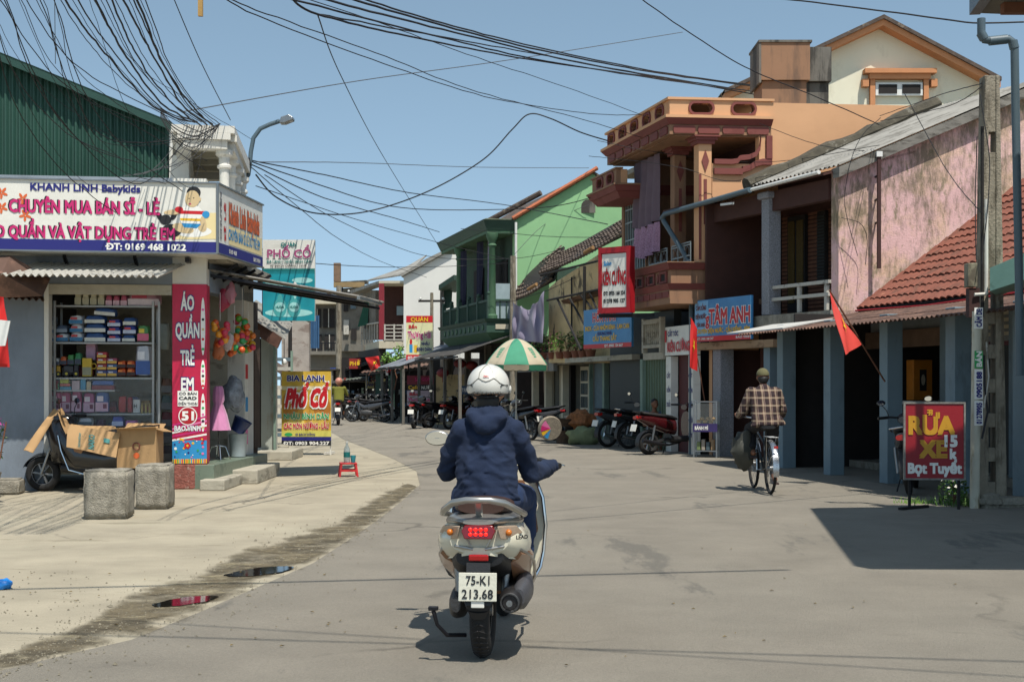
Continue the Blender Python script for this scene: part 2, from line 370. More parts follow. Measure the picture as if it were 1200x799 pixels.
lbox(-.0, 6, .2, 3.2, .2, .3).build('floor', m_conc_l, shop)
lbox(.0, 6, .2, 3.2, 3.0, 3.1).build('ceiling', m_dark, shop)
lbox(.45, 6, 3.0, 3.2, .3, 3.0).build('back_wall', m_dark, shop)
lbox(2.2, 2.3, .21, 3.0, .3, 3.0).build('side_wall', m_dark, shop)
# side towards the lane: direction slightly right
SD = Vector((.055, .998, 0)); SN = Vector((.998, -.055, 0)); S0 = Vector((0, .456, 0))+Vector((-.06, 0, 0))
LSD = lambda p: S0+SD*p[0]-SN*p[1]+Vector((0, 0, p[2]))     # (t along lane, inward, z) local to shop
def sbox(t0, t1, i0, i1, z0, z1): return MB(LSD).box(t0, t1, i0, i1, z0, z1)
sbox(1.9, 2.5, 0, .25, .3, 3.0).build('lane_pilaster', m_white, shop)
sbox(1.92, 2.1, -.015, -.003, .34, 2.45).build('poster_strip', m_signw, shop)
for i, z in enumerate((.5, 1.0, 1.5, 2.0)): sbox(1.94, 2.08, -.02, -.016, z, z+.22).build('sticker', (m_pnk, m_sky, m_red, m_yel)[i], shop)
sbox(0, 2.5, 0, .2, 2.7, 4.2).build('lane_wall', m_bluewall, shop)
sbox(1.9, 2.1, .25, 2.9, .3, 3.0).build('partition_wall', m_conc_l, shop)
sbox(2.5, 3.4, .15, .3, 0, 2.75).build('wooden_door_wall', mat('dark_wood', '#2e2420', .8, var=.3, vs=3), shop)
for i in range(2): sbox(2.55+i*.42, 2.93+i*.42, .1, .15, .4, 2.3).build('door_panel', mat('brown_wood', '#4a392e', .8, var=.3, vs=3), shop)
# plinth and steps
sbox(-.5, 2.6, -.2, .12, 0, .33).build('plinth', m_tile, shop, bevel=.01)
st = MB().box(-4.16, -3.83, 18.18, 19.4, 0, .145).build('step', m_conc_l, shop, bevel=.015); st.matrix_parent_inverse = Matrix.Translation(-SO)
st = MB().box(-4.0, -3.62, 19.42, 21.3, 0, .2).build('step', m_conc_l, shop, bevel=.015); st.matrix_parent_inverse = Matrix.Translation(-SO)
# roof terrace: slab, coffer beams, round columns
z0, z1 = 4.70, 4.97
def terr(p): return Vector(p)-SO
sl = [(-4.66, 18.66), (-3.82, 18.8), (-4.2, 21.9), (-5.3, 21.9)]
MB(terr).prism([(x, y, z1-.1) for x, y in sl], (0, 0, .1)).build('terrace_roof', m_white, shop)
def inset(L, d):
    cx = sum(p[0] for p in L)/4; cy = sum(p[1] for p in L)/4
    return [(x+(cx-x)/abs(cx-x)*d, y+(cy-y)/abs(cy-y)*d) for x, y in L]
s2 = inset(sl, .07); s3 = inset(sl, .13)
m_cream = mat('cream_plaster', '#b8b09a', .85, var=.08)
def edgebeam(L, za, zb, w, nm, m):
    for i in range(4):
        p, q = Vector((*L[i], (za+zb)/2)), Vector((*L[(i+1)%4], (za+zb)/2)); d = (q-p).normalized()*w*.45
        MB(terr).bar(p-d*0+d*(1 if i%2 else 0), q-d*(1 if i%2 else 0), w, zb-za).build(nm, m, shop)
edgebeam(s2, 4.78, 4.868, .16, 'cornice', m_white); edgebeam(s3, 4.66, 4.778, .2, 'edge_beam', m_white)
for k in range(4):
    y = 19.3+k*.62; MB(terr).box(-4.62-.12*k, -4.02-.07*k, y, y+.12, 4.72, 4.865).build('roof_beam', m_cream, shop)
prof = [(.10, 0), (.10, .05), (.072, .08), (.068, 1.15), (.072, 1.2), (.1, 1.22), (.1, 1.25), (.075, 1.27), (.078, 1.36), (.12, 1.4), (.12, 1.46)]
for k, (x, y) in enumerate(((-4.0, 18.98), (-4.07, 19.75), (-4.16, 20.6), (-4.25, 21.45), (-5.1, 21.5))):
    MB(terr).lathe([(r, 3.2+z) for r, z in prof], 14, (x, y, 0)).build('column', m_white, shop, smooth=True)
MB(terr).box(-4.9, -3.9, 18.75, 22, 3.1, 3.19).build('terrace_floor', m_conc, shop)
MB(terr).box(-4.92, -4.64, 19.6, 19.7, 3.2, 4.7).build('terrace_wall', m_white, shop)
lbox(.2, .26, -.25, 0, 3.05, 3.11).build('sign_bracket', m_blackm, shop)
for k in range(5): MB(LSD).bar((.2+k*.5, 0, 2.9), (.2+k*.5, -.35, 3.1), .04, .04).build('sign_bracket', m_blackm, shop)
for k in range(3): MB(LS).bar((.9+k*.9, 0, 2.95), (.9+k*.9, -.35, 3.1), .04, .04).build('sign_bracket', m_blackm, shop)
# small corrugated awning over the shop front
def corr(parent, name, m, p00, p10, p01, waves, amp, nv=1, per=6, kind=None, label=None, th=.006):
    """corrugated sheet: corrugations repeat along p00->p10 and run along p00->p01"""
    A = Vector(p00); B = Vector(p10)-A; D = Vector(p01)-A; N = B.cross(D).normalized()
    if N.z < 0: N = -N
    fn = lambda u, v: A+B*u+D*v+N*(amp*sin(2*pi*u*waves))
    return MB().sheet(fn, waves*per, nv, th, N).build(name, m, parent, smooth=True, kind=kind, label=label, ang=60)
aw = LS((1.98+.45, -.05, 3.05)); 
corr(shop, 'awning_sheet', m_galv, LS((2.22, 0, 3.03)), LS((.28, 0, 3.03)), LS((2.45, -1.0, 2.79)), 22, .02)
corr(shop, 'lane_awning', mat('weathered_sheet', '#86827a', .7, var=.2, stain='#3c3a36', ss=(3, 3, 3), st=.5), LSD((0, 0, 3.0)), LSD((2.5, 0, 3.06)), LSD((1.45, -1.85, 2.72)), 26, .016)
for t in (.05, 1.2, 2.4): MB(LSD).bar((t, 0, 2.93), (t+1.35, -1.8, 2.67), .03, .04).build('awning_rafter', m_blackm, shop)
MB(LSD).bar((1.4, -1.85, 2.70), (3.9, -1.8, 2.76), .05, .05).build('awning_beam', m_steel, shop)
# ---- green clad shed behind
shed = thing('green_shed', 'tall shed wall of dark green corrugated cladding rising behind the baby shop sign', 'shed', (-5.1, 20.4, 0))
m1 = MB(); n = 96; L = 9.6
def gz(t): return 5.27+t*.392
vs = []; fs = []
for i in range(n*4+1):
    t = i/(n*4)*L; k = i % 4; d = 0 if k in (0, 1) else -.035
    x = -t*.991; y = -t*.133+d
    vs += [(x, y, 2.9), (x, y, gz(t) if t < 7.6 else gz(7.6)-(t-7.6)*.39)]
    if i: fs.append((2*i-2, 2*i, 2*i+1, 2*i-1))
m1.add(vs, fs).build('cladding', m_green, shed)
MB().prism([(0.06, -.22, gz(0)-.1), (0.06, -.22, gz(0)+.03), (-7.53, -1.23, gz(7.6)+.03), (-7.53, -1.23, gz(7.6)-.1)], (0, .03, 0)).build('verge_flashing', m_green_d, shed)
MB().prism([(0.06, -.22, gz(0)+.0), (-7.53, -1.23, gz(7.6)+.0), (-8.6, 7, gz(7.6)+.0), (-1.0, 8, gz(0)+.0)], (0, 0, .03)).build('roof', m_green_d, shed)
MB().tube([(.03, -.1, 2.9), (.03, -.1, 5.2)], .028, 8).build('corner_pipe', m_white, shed, smooth=True)
# ---- big shop sign
sg = thing('shop_sign', 'long white baby shop sign with magenta lettering, a seated baby and a navy strip', 'sign', (-3.86, 17.9, 3.13))
fd = Vector((-2.69, -.46, 0)).normalized(); H_ = .92
sd = Vector((.19, 2.2, 0)).normalized()
FW = 4.8
MB().prism([(0, 0, 0), fd*FW, fd*FW+Vector((0, .25, 0)), sd*2.2+Vector((-.25, 0, 0)), sd*2.2], (0, 0, H_)).build('sign_box', m_signw, sg)
rt = -fd; SN_ = Vector((fd.y, -fd.x, 0)); SN_ = SN_ if SN_.y < 0 else -SN_; up = Vector((0, 0, 1))
def S(px, py):                        # place on the front face
    s = (255-px)*.01071; yt = 209+6*px/255.; return fd*s+Vector((0, 0, H_-(py-yt)/83.*H_))
def sp(poly, m, off, name='print', parent=None): return MB().add([Vector(p)+SN_*off for p in poly], [tuple(range(len(poly)))]).build(name, m, parent or sg, fix=False)
def sellip(cx, cy, rx, ry, m, off, name='print', rot=0):
    return sp([S(cx+rx*cos(t)*cos(rot)-ry*sin(t)*sin(rot), cy+rx*cos(t)*sin(rot)+ry*sin(t)*cos(rot)) for t in [2*pi*i/20 for i in range(20)]], m, off, name)
MB().prism([SN_*.0, fd*FW, fd*FW+Vector((0, 0, .15)), Vector((0, 0, .15))], SN_*.004).build('navy_strip', m_navy, sg)
fr = MB(); 
for z in (0, H_): fr.bar(Vector((0, 0, z))+SN_*.01, fd*FW+Vector((0, 0, z))+SN_*.01, .03, .02)
fr.build('sign_frame', m_steel, sg); MB().bar(SN_*.01, Vector((0, 0, H_))+SN_*.01, .03, .03, up=(0, 1, 0)).build('corner_trim', m_steel, sg)
def stx(st, x0, x1, yb, h, m, mo=None, bold=.02, ow=.03, shear=0):
    o = S(x0, yb); w = (x1-x0)*.01071
    if mo: otext(st, m, mo, sg, o, rt, up, w, h, bold, ow, .005, SN_, shear=shear)
    else: text(st, m, sg, o, rt, up, w, h, bold, SN_, .006, shear=shear)
stx('KHANH LINH Babykids', 36, 163, 223, .095, m_navy, bold=.035)
def shadowtx(st, x0, x1, yb, h):
    text(st, m_blk, sg, S(x0-1.6, yb-.6), rt, up, (x1-x0)*.01071, h, .03, SN_, .004); text(st, m_mag, sg, S(x0, yb), rt, up, (x1-x0)*.01071, h, .03, SN_, .008)
shadowtx('CHUYÊN MUA BÁN SĨ - LẺ', 12, 186, 248, .165)
shadowtx('ÁO QUẦN VÀ VẬT DỤNG TRẺ EM', -14, 204, 276.5, .155)
stx('ĐT: 0169 468 1022', 123, 217, 292.2, .085, m_wht, bold=.035)
# baby and toy dog, flat print
sp([S(244, 250), S(254, 250), S(254, 281), S(205, 281), S(205, 272)], mat('print_cream', '#e2cf9a', .5, var=0, bump=0), .004)
sellip(226, 272, 22, 6.5, m_wht, .005)
sellip(200, 271, 12, 8, m_blk, .0055); sellip(193, 258, 7, 6, m_blk, .0052); sellip(186, 254, 3, 6, m_blk, .0051, rot=-.5); sellip(203, 253, 3, 6, m_blk, .0051, rot=.5); sellip(177, 268, 2.5, 7, m_blk, .005)
sellip(214, 268, 13, 5.5, m_skin_p, .0065, rot=.25); sellip(237, 268, 5, 4.5, m_skin_p, .0066, rot=.4)
sellip(224, 254, 14.5, 14, m_wht, .007)
sp([S(208, 247), S(240, 248), S(240, 252), S(209, 251)], m_red, .0078); sp([S(210, 256), S(238, 257), S(238, 260), S(211, 259)], m_yel, .0078); sp([S(212, 262), S(236, 263), S(230, 268), S(215, 267)], m_sky, .0078)
sellip(203, 249, 12, 3, m_skin_p, .0072, rot=-.05); sellip(238, 262, 3.4, 8, m_skin_p, .0083, rot=-.2); sellip(209, 246, 5, 3.6, m_red, .0074); sellip(241, 252, 4.5, 4.2, m_sky, .0082)
sellip(225, 233.5, 8.6, 10, m_skin_p, .009); sellip(226.5, 226, 8.4, 7, m_blk, .0088); sellip(233.5, 234, 1.8, 2.4, m_skin_p, .0094)
sellip(221, 233, .9, .6, m_blk, .0096); sellip(226.5, 232.5, .9, .6, m_blk, .0096); sellip(222, 239.5, 1.6, .9, m_mag, .0096)
for cx, cy in ((3, 226), (27, 233), (3, 243), (30, 252), (-12, 236)):
    for k in range(5): sellip(cx+4*cos(k*1.26+.4), cy+4*sin(k*1.26+.4), 3.4, 1.5, m_org, .0045, 'printed_leaf', rot=k*1.26+.4)
# lane face of the sign
nS = Vector((sd.y, -sd.x, 0))
def S2(t, z): return sd*t+Vector((0, 0, z))
def sp2(t0, t1, z0, z1, m, off): return MB().add([S2(t0, z0)+nS*off, S2(t1, z0)+nS*off, S2(t1, z1)+nS*off, S2(t0, z1)+nS*off], [(0, 1, 2, 3)]).build('print', m, sg, fix=False)
sp2(0, 2.2, 0, .15, m_navy, .004); sp2(.5, 2.15, .17, .42, mat('print_cream', '#e2cf9a'), .004)
text('CHUYÊN', m_grey_p, sg, S2(.17, .2), up, -sd, .62, .07, .03, nS, .005); text('SĨ LẺ', m_red, sg, S2(.36, .2), up, -sd, .5, .07, .03, nS, .005)
otext('Khánh Linh Babykids', m_org, m_grey_p, sg, S2(.5, .46), sd, up, 1.5, .28, .03, .025, .005, nS)
text('CHUYÊN BÁN SĨ LẺ ĐỒ TRẺ EM', m_sky, sg, S2(.48, .24), sd, up, 1.55, .14, .03, nS, .006)
text('0169 468', m_wht, sg, S2(.5, .05), sd, up, .35, .06, .02, nS, .006); text('BAO VINH', m_wht, sg, S2(1.7, .05), sd, up, .35, .06, .02, nS, .006)
MB().bar(Vector((0, 0, H_))+nS*.01, sd*2.2+Vector((0, 0, H_))+nS*.01, .03, .02).build('sign_frame', m_steel, sg); MB().bar(nS*.01, sd*2.2+nS*.01, .03, .02).build('sign_frame', m_steel, sg)
# ---- banner on the pillar
bn = thing('pillar_banner', 'tall crimson banner with white outlined words and number 51 wrapped on the shop pillar', 'banner', tuple(FL((.45, -.012, .35))))
BR = Vector((.991, .133, 0)); BN = Vector((.133, -.991, 0))
def bq(x0, x1, z0, z1, m, off, name='print'):
    f = lambda x, z: BR*x+Vector((0, 0, z))+BN*off
    return MB().add([f(x0, z0), f(x1, z0), f(x1, z1), f(x0, z1)], [(0, 1, 2, 3)]).build(name, m, bn, fix=False)
MB().prism([BR*0, BR*.455, BR*.455+Vector((-.06, .45, 0)), BR*.45+Vector((-.06, .45, 0)), BR*.45+Vector((0, .006, 0)), BR*0+Vector((0, .006, 0))], (0, 0, 2.42)).build('banner_sheet', m_ban, bn)
def bt(st, x, w, z, h, m=m_wht, mo=m_navy): otext(st, m, mo, bn, BR*x+Vector((0, 0, z)), BR, up, w, h, .03, .05, .004, BN)
bt('ÁO', .115, .17, 2.07, .2); bt('QUẦN', .045, .31, 1.70, .2); bt('TRẺ', .11, .18, 1.33, .2); bt('EM', .12, .16, .99, .17)
bq(.07, .34, .77, .98, m_wht, .006)
text('CÓ BÁN', m_blk, bn, BR*.09+Vector((0, 0, .925)), BR, up, .23, .035, .02, BN, .008); text('CARD', m_blk, bn, BR*.09+Vector((0, 0, .86)), BR, up, .23, .042, .03, BN, .008); text('ĐIỆN THOẠI', m_blk, bn, BR*.08+Vector((0, 0, .79)), BR, up, .25, .035, .02, BN, .008)
def bcirc(cx, cz, r, m, off, rz=1): return MB().add([BR*(cx+r*cos(t))+Vector((0, 0, cz+r*rz*sin(t)))+BN*off for t in [2*pi*i/24 for i in range(24)]], [tuple(range(24))]).build('print', m, bn, fix=False)
bcirc(.205, .64, .125, m_wht, .005); bcirc(.205, .64, .112, mat('print_dkred', '#a8101c', .5, var=0, bump=0), .0062)
text('51', m_wht, bn, BR*.13+Vector((0, 0, .585)), BR, up, .15, .12, .04, BN, .008)
bq(.0, .455, .0, .06, m_yel, .003)
for k in range(15): bq(.005+k*.03, .02+k*.03, .0, .06, (m_teal, m_org, m_grn, m_sky, m_mag)[k%5], .004)
bq(0, .455, .06, .31, m_sky, .003)
for k in range(5): MB().add([BR*x+Vector((0, 0, z))+BN*(.0036+k*.0003) for x, z in ((0, .3+k*.05), (.455, .38+k*.06), (.455, .405+k*.06), (0, .325+k*.05))], [(0, 1, 2, 3)]).build('print', (m_wht, m_mag, m_wht, m_pnk, m_mag)[k], bn, fix=False)
bt('BAO VINH', .03, .34, .44, .07)
rr = random.Random(5)
for k in range(26):
    x, z = rr.uniform(.03, .42), rr.uniform(.08, .34); bcirc(x, z, rr.uniform(.008, .02), (m_yel, m_red, m_wht, m_grn, m_navy, m_pnk)[k%6], .0062+k*.0001)
for k in range(5):
    bcirc(.2+.026*cos(k*1.256), .24+.026*sin(k*1.256), .02, m_red, .0095)
bcirc(.2, .24, .016, m_yel, .0105)
for k, (z0_, z1_) in enumerate(((1.45, 2.25), (1.0, 1.4), (.42, .95))):
    z_ = (z0_+z1_)/2; bcirc(.405, z_, .03, m_wht, .004, (z1_-z0_)/.06*.98)
    for q in range(5): bcirc(.405, z0_+(q+.7)*(z1_-z0_)/6, .018, (m_grn, m_red, m_skin_p, m_blk, m_pnk)[(q+k)%5], .006)
# ---- goods on shelves
rack = thing('display_shelves', 'steel rack with glass fronted shelves filling the baby shop opening', 'shelves', tuple(FL((2.05, .3, .3))))
m_shelf = mat('shelf_metal', '#9a9a96', .4, metal=.5, var=.1)
def RK(p): return FL(p)-Vector(rack.location)
for z, a0 in ((2.49, .75), (1.99, .75), (1.51, .75), (1.34, 1.25), (1.02, .75), (.6, .75)): MB(RK).box(a0, 2.03, .3, .75, z-.022, z).build('shelf', m_shelf, rack)
for a, b in ((.74, .29), (.66, .29), (2.04, .29), (.74, .76), (2.04, .76)): MB(RK).box(a-.015, a+.015, b-.015, b+.015, .3, 2.55).build('post', m_shelf, rack)
m_glass = mat('glass', '#dfe8e8', .03, var=0, bump=0, alpha=.05, spec=.6)
MB(RK).box(.76, 2.02, .285, .29, .62, 1.5).build('glass_front', m_glass, rack)
def px2a(px, b=.45):
    r = (px-600)/FPX; return (-4.14-.133*b-r*(18.5+.991*b))/(.991-.133*r)
def colm(c): return mat('pack_'+c.strip('#'), c, .45, var=.12, vs=14, bump=.2, bs=25)
def pack(name, label, cat, x0, x1, y0, y1, c, stripe=None, group=None, dep=.2, b=.34, soft=True, tilt=0, face=None, jut=0):
    zz = lambda y: EYE+(450-y)/FPX*18.9
    a1, a0 = px2a(x0), px2a(x1); w = a1-a0; h = zz(y0)-zz(y1)
    t = thing(name, label, cat, tuple(FL(((a0+a1)/2, b+dep/2, zz(y1)))), atan2(.133, .991), group)
    if soft:
        n = 8; mb = MB()
        mb.ball((0, 0, h/2), .5, 14, (w, dep, h)); 
        for i, v in enumerate(mb.v):
            q = Vector((v.x/(w/2), v.y/(dep/2), (v.z-h/2)/(h/2))); mx = max(abs(q.x), abs(q.y), abs(q.z), 1e-6); L = q.length
            q = q*(lerp(1, L/mx if mx else 1, .78)); v.x, v.y, v.z = q.x*w/2, q.y*dep/2, h/2+q.z*h/2
            mb.v[i] = v+v.normalized()*.012*mnoise.noise(v*22+Vector((x0, 0, 0)))
        o = mb.build('pack', colm(c), t, smooth=True)
    else: o = MB().box(-w/2, w/2, -dep/2, dep/2, 0, h).build('pack', colm(c), t, bevel=.004)
    if stripe: 
        for j, s_ in enumerate(stripe):
            y = -dep/2-.004-.002*j; f = [(0, .96, .06, .5), (.12, .6, .55, .8), (.55, .85, .2, .42)][j]
            MB().prism([(lerp(-w/2, w/2, q), y, z) for q, z in ((f[0]+.03, f[2]*h), (f[1], f[2]*h), (f[1], f[3]*h), (f[0]+.03, f[3]*h))], (0, -.002, 0)).build('printed_panel', colm(s_), t)
    if tilt: t.rotation_euler = (0, tilt, atan2(.133, .991))
    return t
for i in range(4): pack('towel_pack', 'cream wrapped tissue pack, %s of four on the top shelf'%('first from the left', 'second from the left', 'third from the left', 'last')[i], 'pack', 89+i*9, 97+i*9, 341, 359.5, '#c9c4a8', ['#b3ad90'], 'cream packs on the top shelf', soft=True)
for i in range(3): pack('pink_pack', 'pink striped pack, %s of three beside the cream packs'%('left', 'middle', 'right')[i], 'pack', 125+i*8.7, 133+i*8.7, 347, 359.5, '#b65a72', ['#d8b0bc'], 'pink packs on the top shelf')
pack('quilt_bag', 'big pink and white bag at the right end of the top shelf', 'bag', 150, 189, 343, 359.5, '#b98a98', ['#d9c8cc', '#a83a50'], dep=.3)
pack('quilt_bag', 'flat pink bag lying on top of the big one on the top shelf', 'bag', 157, 182, 338, 344, '#c08a9a', dep=.25)
DI = [(55, 66, 393, 401, 0), (66, 82, 392, 401, 0), (83, 99, 391, 401, 0), (55, 66, 383, 392, 0), (67, 81, 382, 391, 2), (83, 99, 381.5, 390.5, 0), (82, 99, 371, 381, 0), (100, 126, 391, 401.5, 1), (100, 126, 380.5, 390.5, 1), (100, 125, 371, 380, 1), (111, 137, 362, 371, 1), (127, 143, 393, 401, 3), (127, 143, 384, 392.5, 3), (127, 143, 375, 383.5, 3), (144, 160, 393, 401, 1), (145, 161, 382.5, 392, 3), (145, 161, 373, 382, 1), (57, 66, 372, 382, 2)]
cols = [('#c9cdd0', ['#2b6f9c', '#b83a3a']), ('#2d4e80', ['#cfd0c8']), ('#4a5a70', ['#7d8a98']), ('#39458c', ['#b9c2d6', '#c04040'])]
wd = ['white and blue', 'dark blue with white front', 'grey-blue wrapped', 'violet-blue patterned']
for i, (x0, x1, y0, y1, k) in enumerate(DI):
    lay = 'bottom' if y1 > 400 else 'second' if y1 > 389 else 'third' if y1 > 372 else 'topmost'
    colw = 'at the left end' if x0 < 60 else 'second column' if x0 < 72 else 'third column' if x0 < 99 else 'fourth column' if x0 < 120 else 'fifth column' if x0 < 140 else 'sixth column'
    pack('diaper_pack', '%s diaper pack, %s layer, %s of the second shelf'%(wd[k], lay, colw), 'pack', x0, x1, y0, y1, cols[k][0], cols[k][1], 'diaper packs on the second shelf', dep=.3, tilt=.08 if y1 == 371 else 0)
pack('toy_bag', 'green and pink patterned bag at the right end of the second shelf', 'bag', 162, 176, 382, 401, '#4f8c50', ['#c8607c', '#d8c040'])
pack('gift_box', 'pale pink box standing behind the yellow case', 'box', 100, 111, 403, 422, '#b088a0', soft=False, b=.5)
pack('plastic_bag', 'clear bag of white and blue bottles at the right of the third shelf', 'bag', 160, 178, 405, 441, '#b4b8c0', ['#3a5a98', '#dcdce0'])
cs = pack('carry_case', 'yellow carry case with window and side handle on the third shelf', 'case', 98, 109, 420, 441, '#c0a020', ['#8a8a70'], soft=False, dep=.08)
MB().torus((.085, 0, .14), .035, .008, 'Y', 14, 6).build('handle', colm('#c0a020'), cs, smooth=True)
for i in range(7): pack('toy_box', 'boxed toy %s in the red and blue stack on the third shelf'%('lowest left', 'lowest right', 'second layer left', 'second layer right', 'third layer left', 'third layer right', 'topmost')[i], 'toy box', 115+(i%2)*12, 126.5+(i%2)*12, [434, 434, 427, 427, 420, 420, 413][i], [441, 441, 433.5, 433.5, 426.5, 426.5, 419.5][i], ['#2d3a6c', '#3a4a80', '#8a2a30', '#26507a', '#a03028', '#8a3a50', '#a02830'][i], ['#c8a040', '#c0c0c8'], 'boxed toys stacked on the third shelf', soft=False)
# toy trucks: body, cab, wheels
def truck(label, px, py, c, c2, s=1):
    z = EYE+(450-py)/FPX*18.9; a = px2a(px)
    t = thing('toy_truck', label, 'toy truck', tuple(FL((a, .42, z))), atan2(.133, .991)+.15, 'toy trucks on the third shelf')
    w = .17*s; MB().box(-w/2, w*.15, -.05, .05, .045*s, .13*s).build('load_bed', colm(c2), t, bevel=.008); MB().box(w*.18, w/2, -.045, .045, .045*s, .15*s).build('cab', colm(c), t, bevel=.01)
    MB().box(-w/2, w/2, -.04, .04, .03*s, .044*s).build('chassis', m_blackm, t)
    for dx in (-.32, .32):
        o = MB().lathe([(.001, -.055), (.036*s, -.055), (.036*s, .055), (.001, .055)], 14, (dx*w, 0, .036*s), 'Y').build('wheel', m_blackm, t, smooth=True); MB().lathe([(.001, -.06), (.016*s, -.06), (.016*s, -.056)], 10, (dx*w, 0, .036*s), 'Y').build('hub', colm('#c0b030'), o)
truck('yellow toy truck at the left end of the third shelf, bottom row', 64, 441.5, '#b89018', '#b89018'); truck('black and yellow toy truck, bottom row left of the yellow case', 84, 441.5, '#20222a', '#282a30', 1.15)
for i in range(5): pack('toy_pack', 'small wrapped toy, %s in the upper layer of toys on the third shelf'%('first', 'second', 'third', 'fourth', 'fifth')[i], 'toy', 55+i*8.5, 63+i*8.5, 418+(i%2)*2-(4 if i > 2 else 0), 428, ['#8c9aa0', '#b0b4b0', '#b85a28', '#3f8040', '#2f7a48'][i], ['#30384a'], 'wrapped toys upper layer of third shelf')
for i in range(4): pack('toy_car_pack', 'orange toy car pack, %s of four by the clear bag on the third shelf'%('lower left', 'lower right', 'upper left', 'upper right')[i], 'toy', 138.5+(i%2)*11, 149+(i%2)*11, 432-(i//2)*9, 440.5-(i//2)*9, '#c25018', ['#301a18', '#e08030'], 'orange toy car packs')
LW = [('#7c2c34', 55, 70, 446, 456), ('#35703c', 55, 71, 449, 456.8), ('#b4b83a', 72, 82, 444, 449), ('#c06858', 72, 84, 449.5, 452.5), ('#4890a8', 72, 85, 453, 456.8), ('#b8a2a4', 86, 95, 446, 456.8), ('#3a88a8', 96, 102, 444, 456.8), ('#b0a080', 103, 108, 447, 456.8), ('#3a5a98', 110, 134, 446, 451), ('#7c3038', 109, 135, 451.5, 456.8)]
nmz = ['dark red', 'green', 'lime', 'salmon', 'sky blue', 'pale pink', 'blue', 'beige', 'navy', 'maroon']
for i, (c, x0, x1, y0, y1) in enumerate(LW): pack('small_box', '%s small box on the narrow fourth shelf'%nmz[i], 'box', x0, x1, y0, y1, c, None, 'small boxes on the narrow shelf', soft=False, dep=.15)
CL = [('#a8506c', 60, 74, 459, 483), ('#b0406a', 70, 84, 459, 483.4), ('#9c3c60', 85, 97, 458, 483), ('#a84a7a', 98, 112, 460, 483.4), ('#37558c', 113, 129, 459, 483), ('#a02c28', 139, 149, 464, 483), ('#8f2024', 150, 156, 465, 483), ('#c4c4be', 156.5, 164.5, 468, 483.4)]
cn = ['rose pink wrapped dress', 'bright pink wrapped dress', 'deep pink wrapped dress', 'mauve wrapped dress', 'blue wrapped clothes set', 'red plush toy', 'dark red plush toy', 'white carton marked H']
for i, (c, x0, x1, y0, y1) in enumerate(CL):
    t = pack('clothes_pack' if i < 5 else 'plush_toy' if i < 7 else 'carton', cn[i]+' standing on the fifth shelf', 'pack' if i < 5 else 'toy' if i < 7 else 'box', x0, x1, y0, y1, c, ['#c8a0b0', '#e0d0d0', '#702040'] if i < 5 else None, None, soft=i < 7, dep=.12, b=.34+.05*(i%2))
text('H', m_blk, t, (-.03, -.062, .07), (1, 0, 0), (0, 0, 1), .035, .05, .03)
for i in range(3): 
    x, y, z = FL((px2a(167+i*4.5), .4, 1.02)); tag(MB().lathe([(.018, 0), (.018, .09), (.008, .11), (.008, .135)], 10, (x, y, z)).build('bottle', colm('#a89048'), smooth=True), 'small amber bottle, %s of three on the fifth shelf'%('left', 'middle', 'right')[i], 'bottle', 'amber bottles on the fifth shelf')
pack('white_roll', 'white rolled pack on the low shelf behind the cardboard', 'pack', 93, 110, 489, 498, '#c0c4c8', ['#50606a']); pack('blue_pack', 'blue bottle pack on the low shelf behind the cardboard', 'pack', 132, 146, 487, 499, '#404a9c', ['#c0c8e0']); pack('pink_bag', 'pink bag on the low shelf behind the cardboard box', 'bag', 147, 162, 492, 502, '#b0609a')
for i in range(4): pack('brown_carton', 'dark carton, %s on the floor inside the shop behind the scooter'%('leftmost', 'second', 'third', 'rightmost')[i], 'box', 60+i*28, 84+i*28, 515, 549, '#3c342e', ['#5a5048'], 'cartons on the shop floor', soft=False, b=.3)
pack('paper_sack', 'grey hanging sack between rack and red pillar', 'sack', 183, 196, 378, 410, '#8a9088', None, b=.6)
for i in range(5): pack('stock_pack', 'dim grey stock pack, %s in the narrow pile beside the red pillar'%('lowest', 'second', 'third', 'fourth', 'topmost')[i], 'pack', 186, 199, 523-i*20, 541-i*20, ['#4a4448', '#58585c', '#6a3434', '#50605c', '#684a38'][i], ['#707070'], 'stock pile beside the pillar', b=.7)
rb_ = random.Random(31)
for lv, (yb, hmax, nm) in enumerate(((441, 24, 'third'), (483, 20, 'fifth'), (513, 22, 'lowest'))):
    for i in range(9):
        x0 = 57+i*13.2; c = rb_.choice(['#6c2c34', '#2c3c64', '#8a6a2c', '#2f5a44', '#7a7a78', '#7c4460', '#96582c']); pack('back_row_pack', 'dim coloured pack in the back row of the %s shelf, %s from the left'%(nm, ORD[i]), 'pack', x0, x0+12, yb-hmax*rb_.uniform(.6, 1), yb, c, [rb_.choice(['#a09a90', '#b08a40', '#8a3038'])], 'back row packs on the %s shelf'%nm, dep=.14, b=.58)
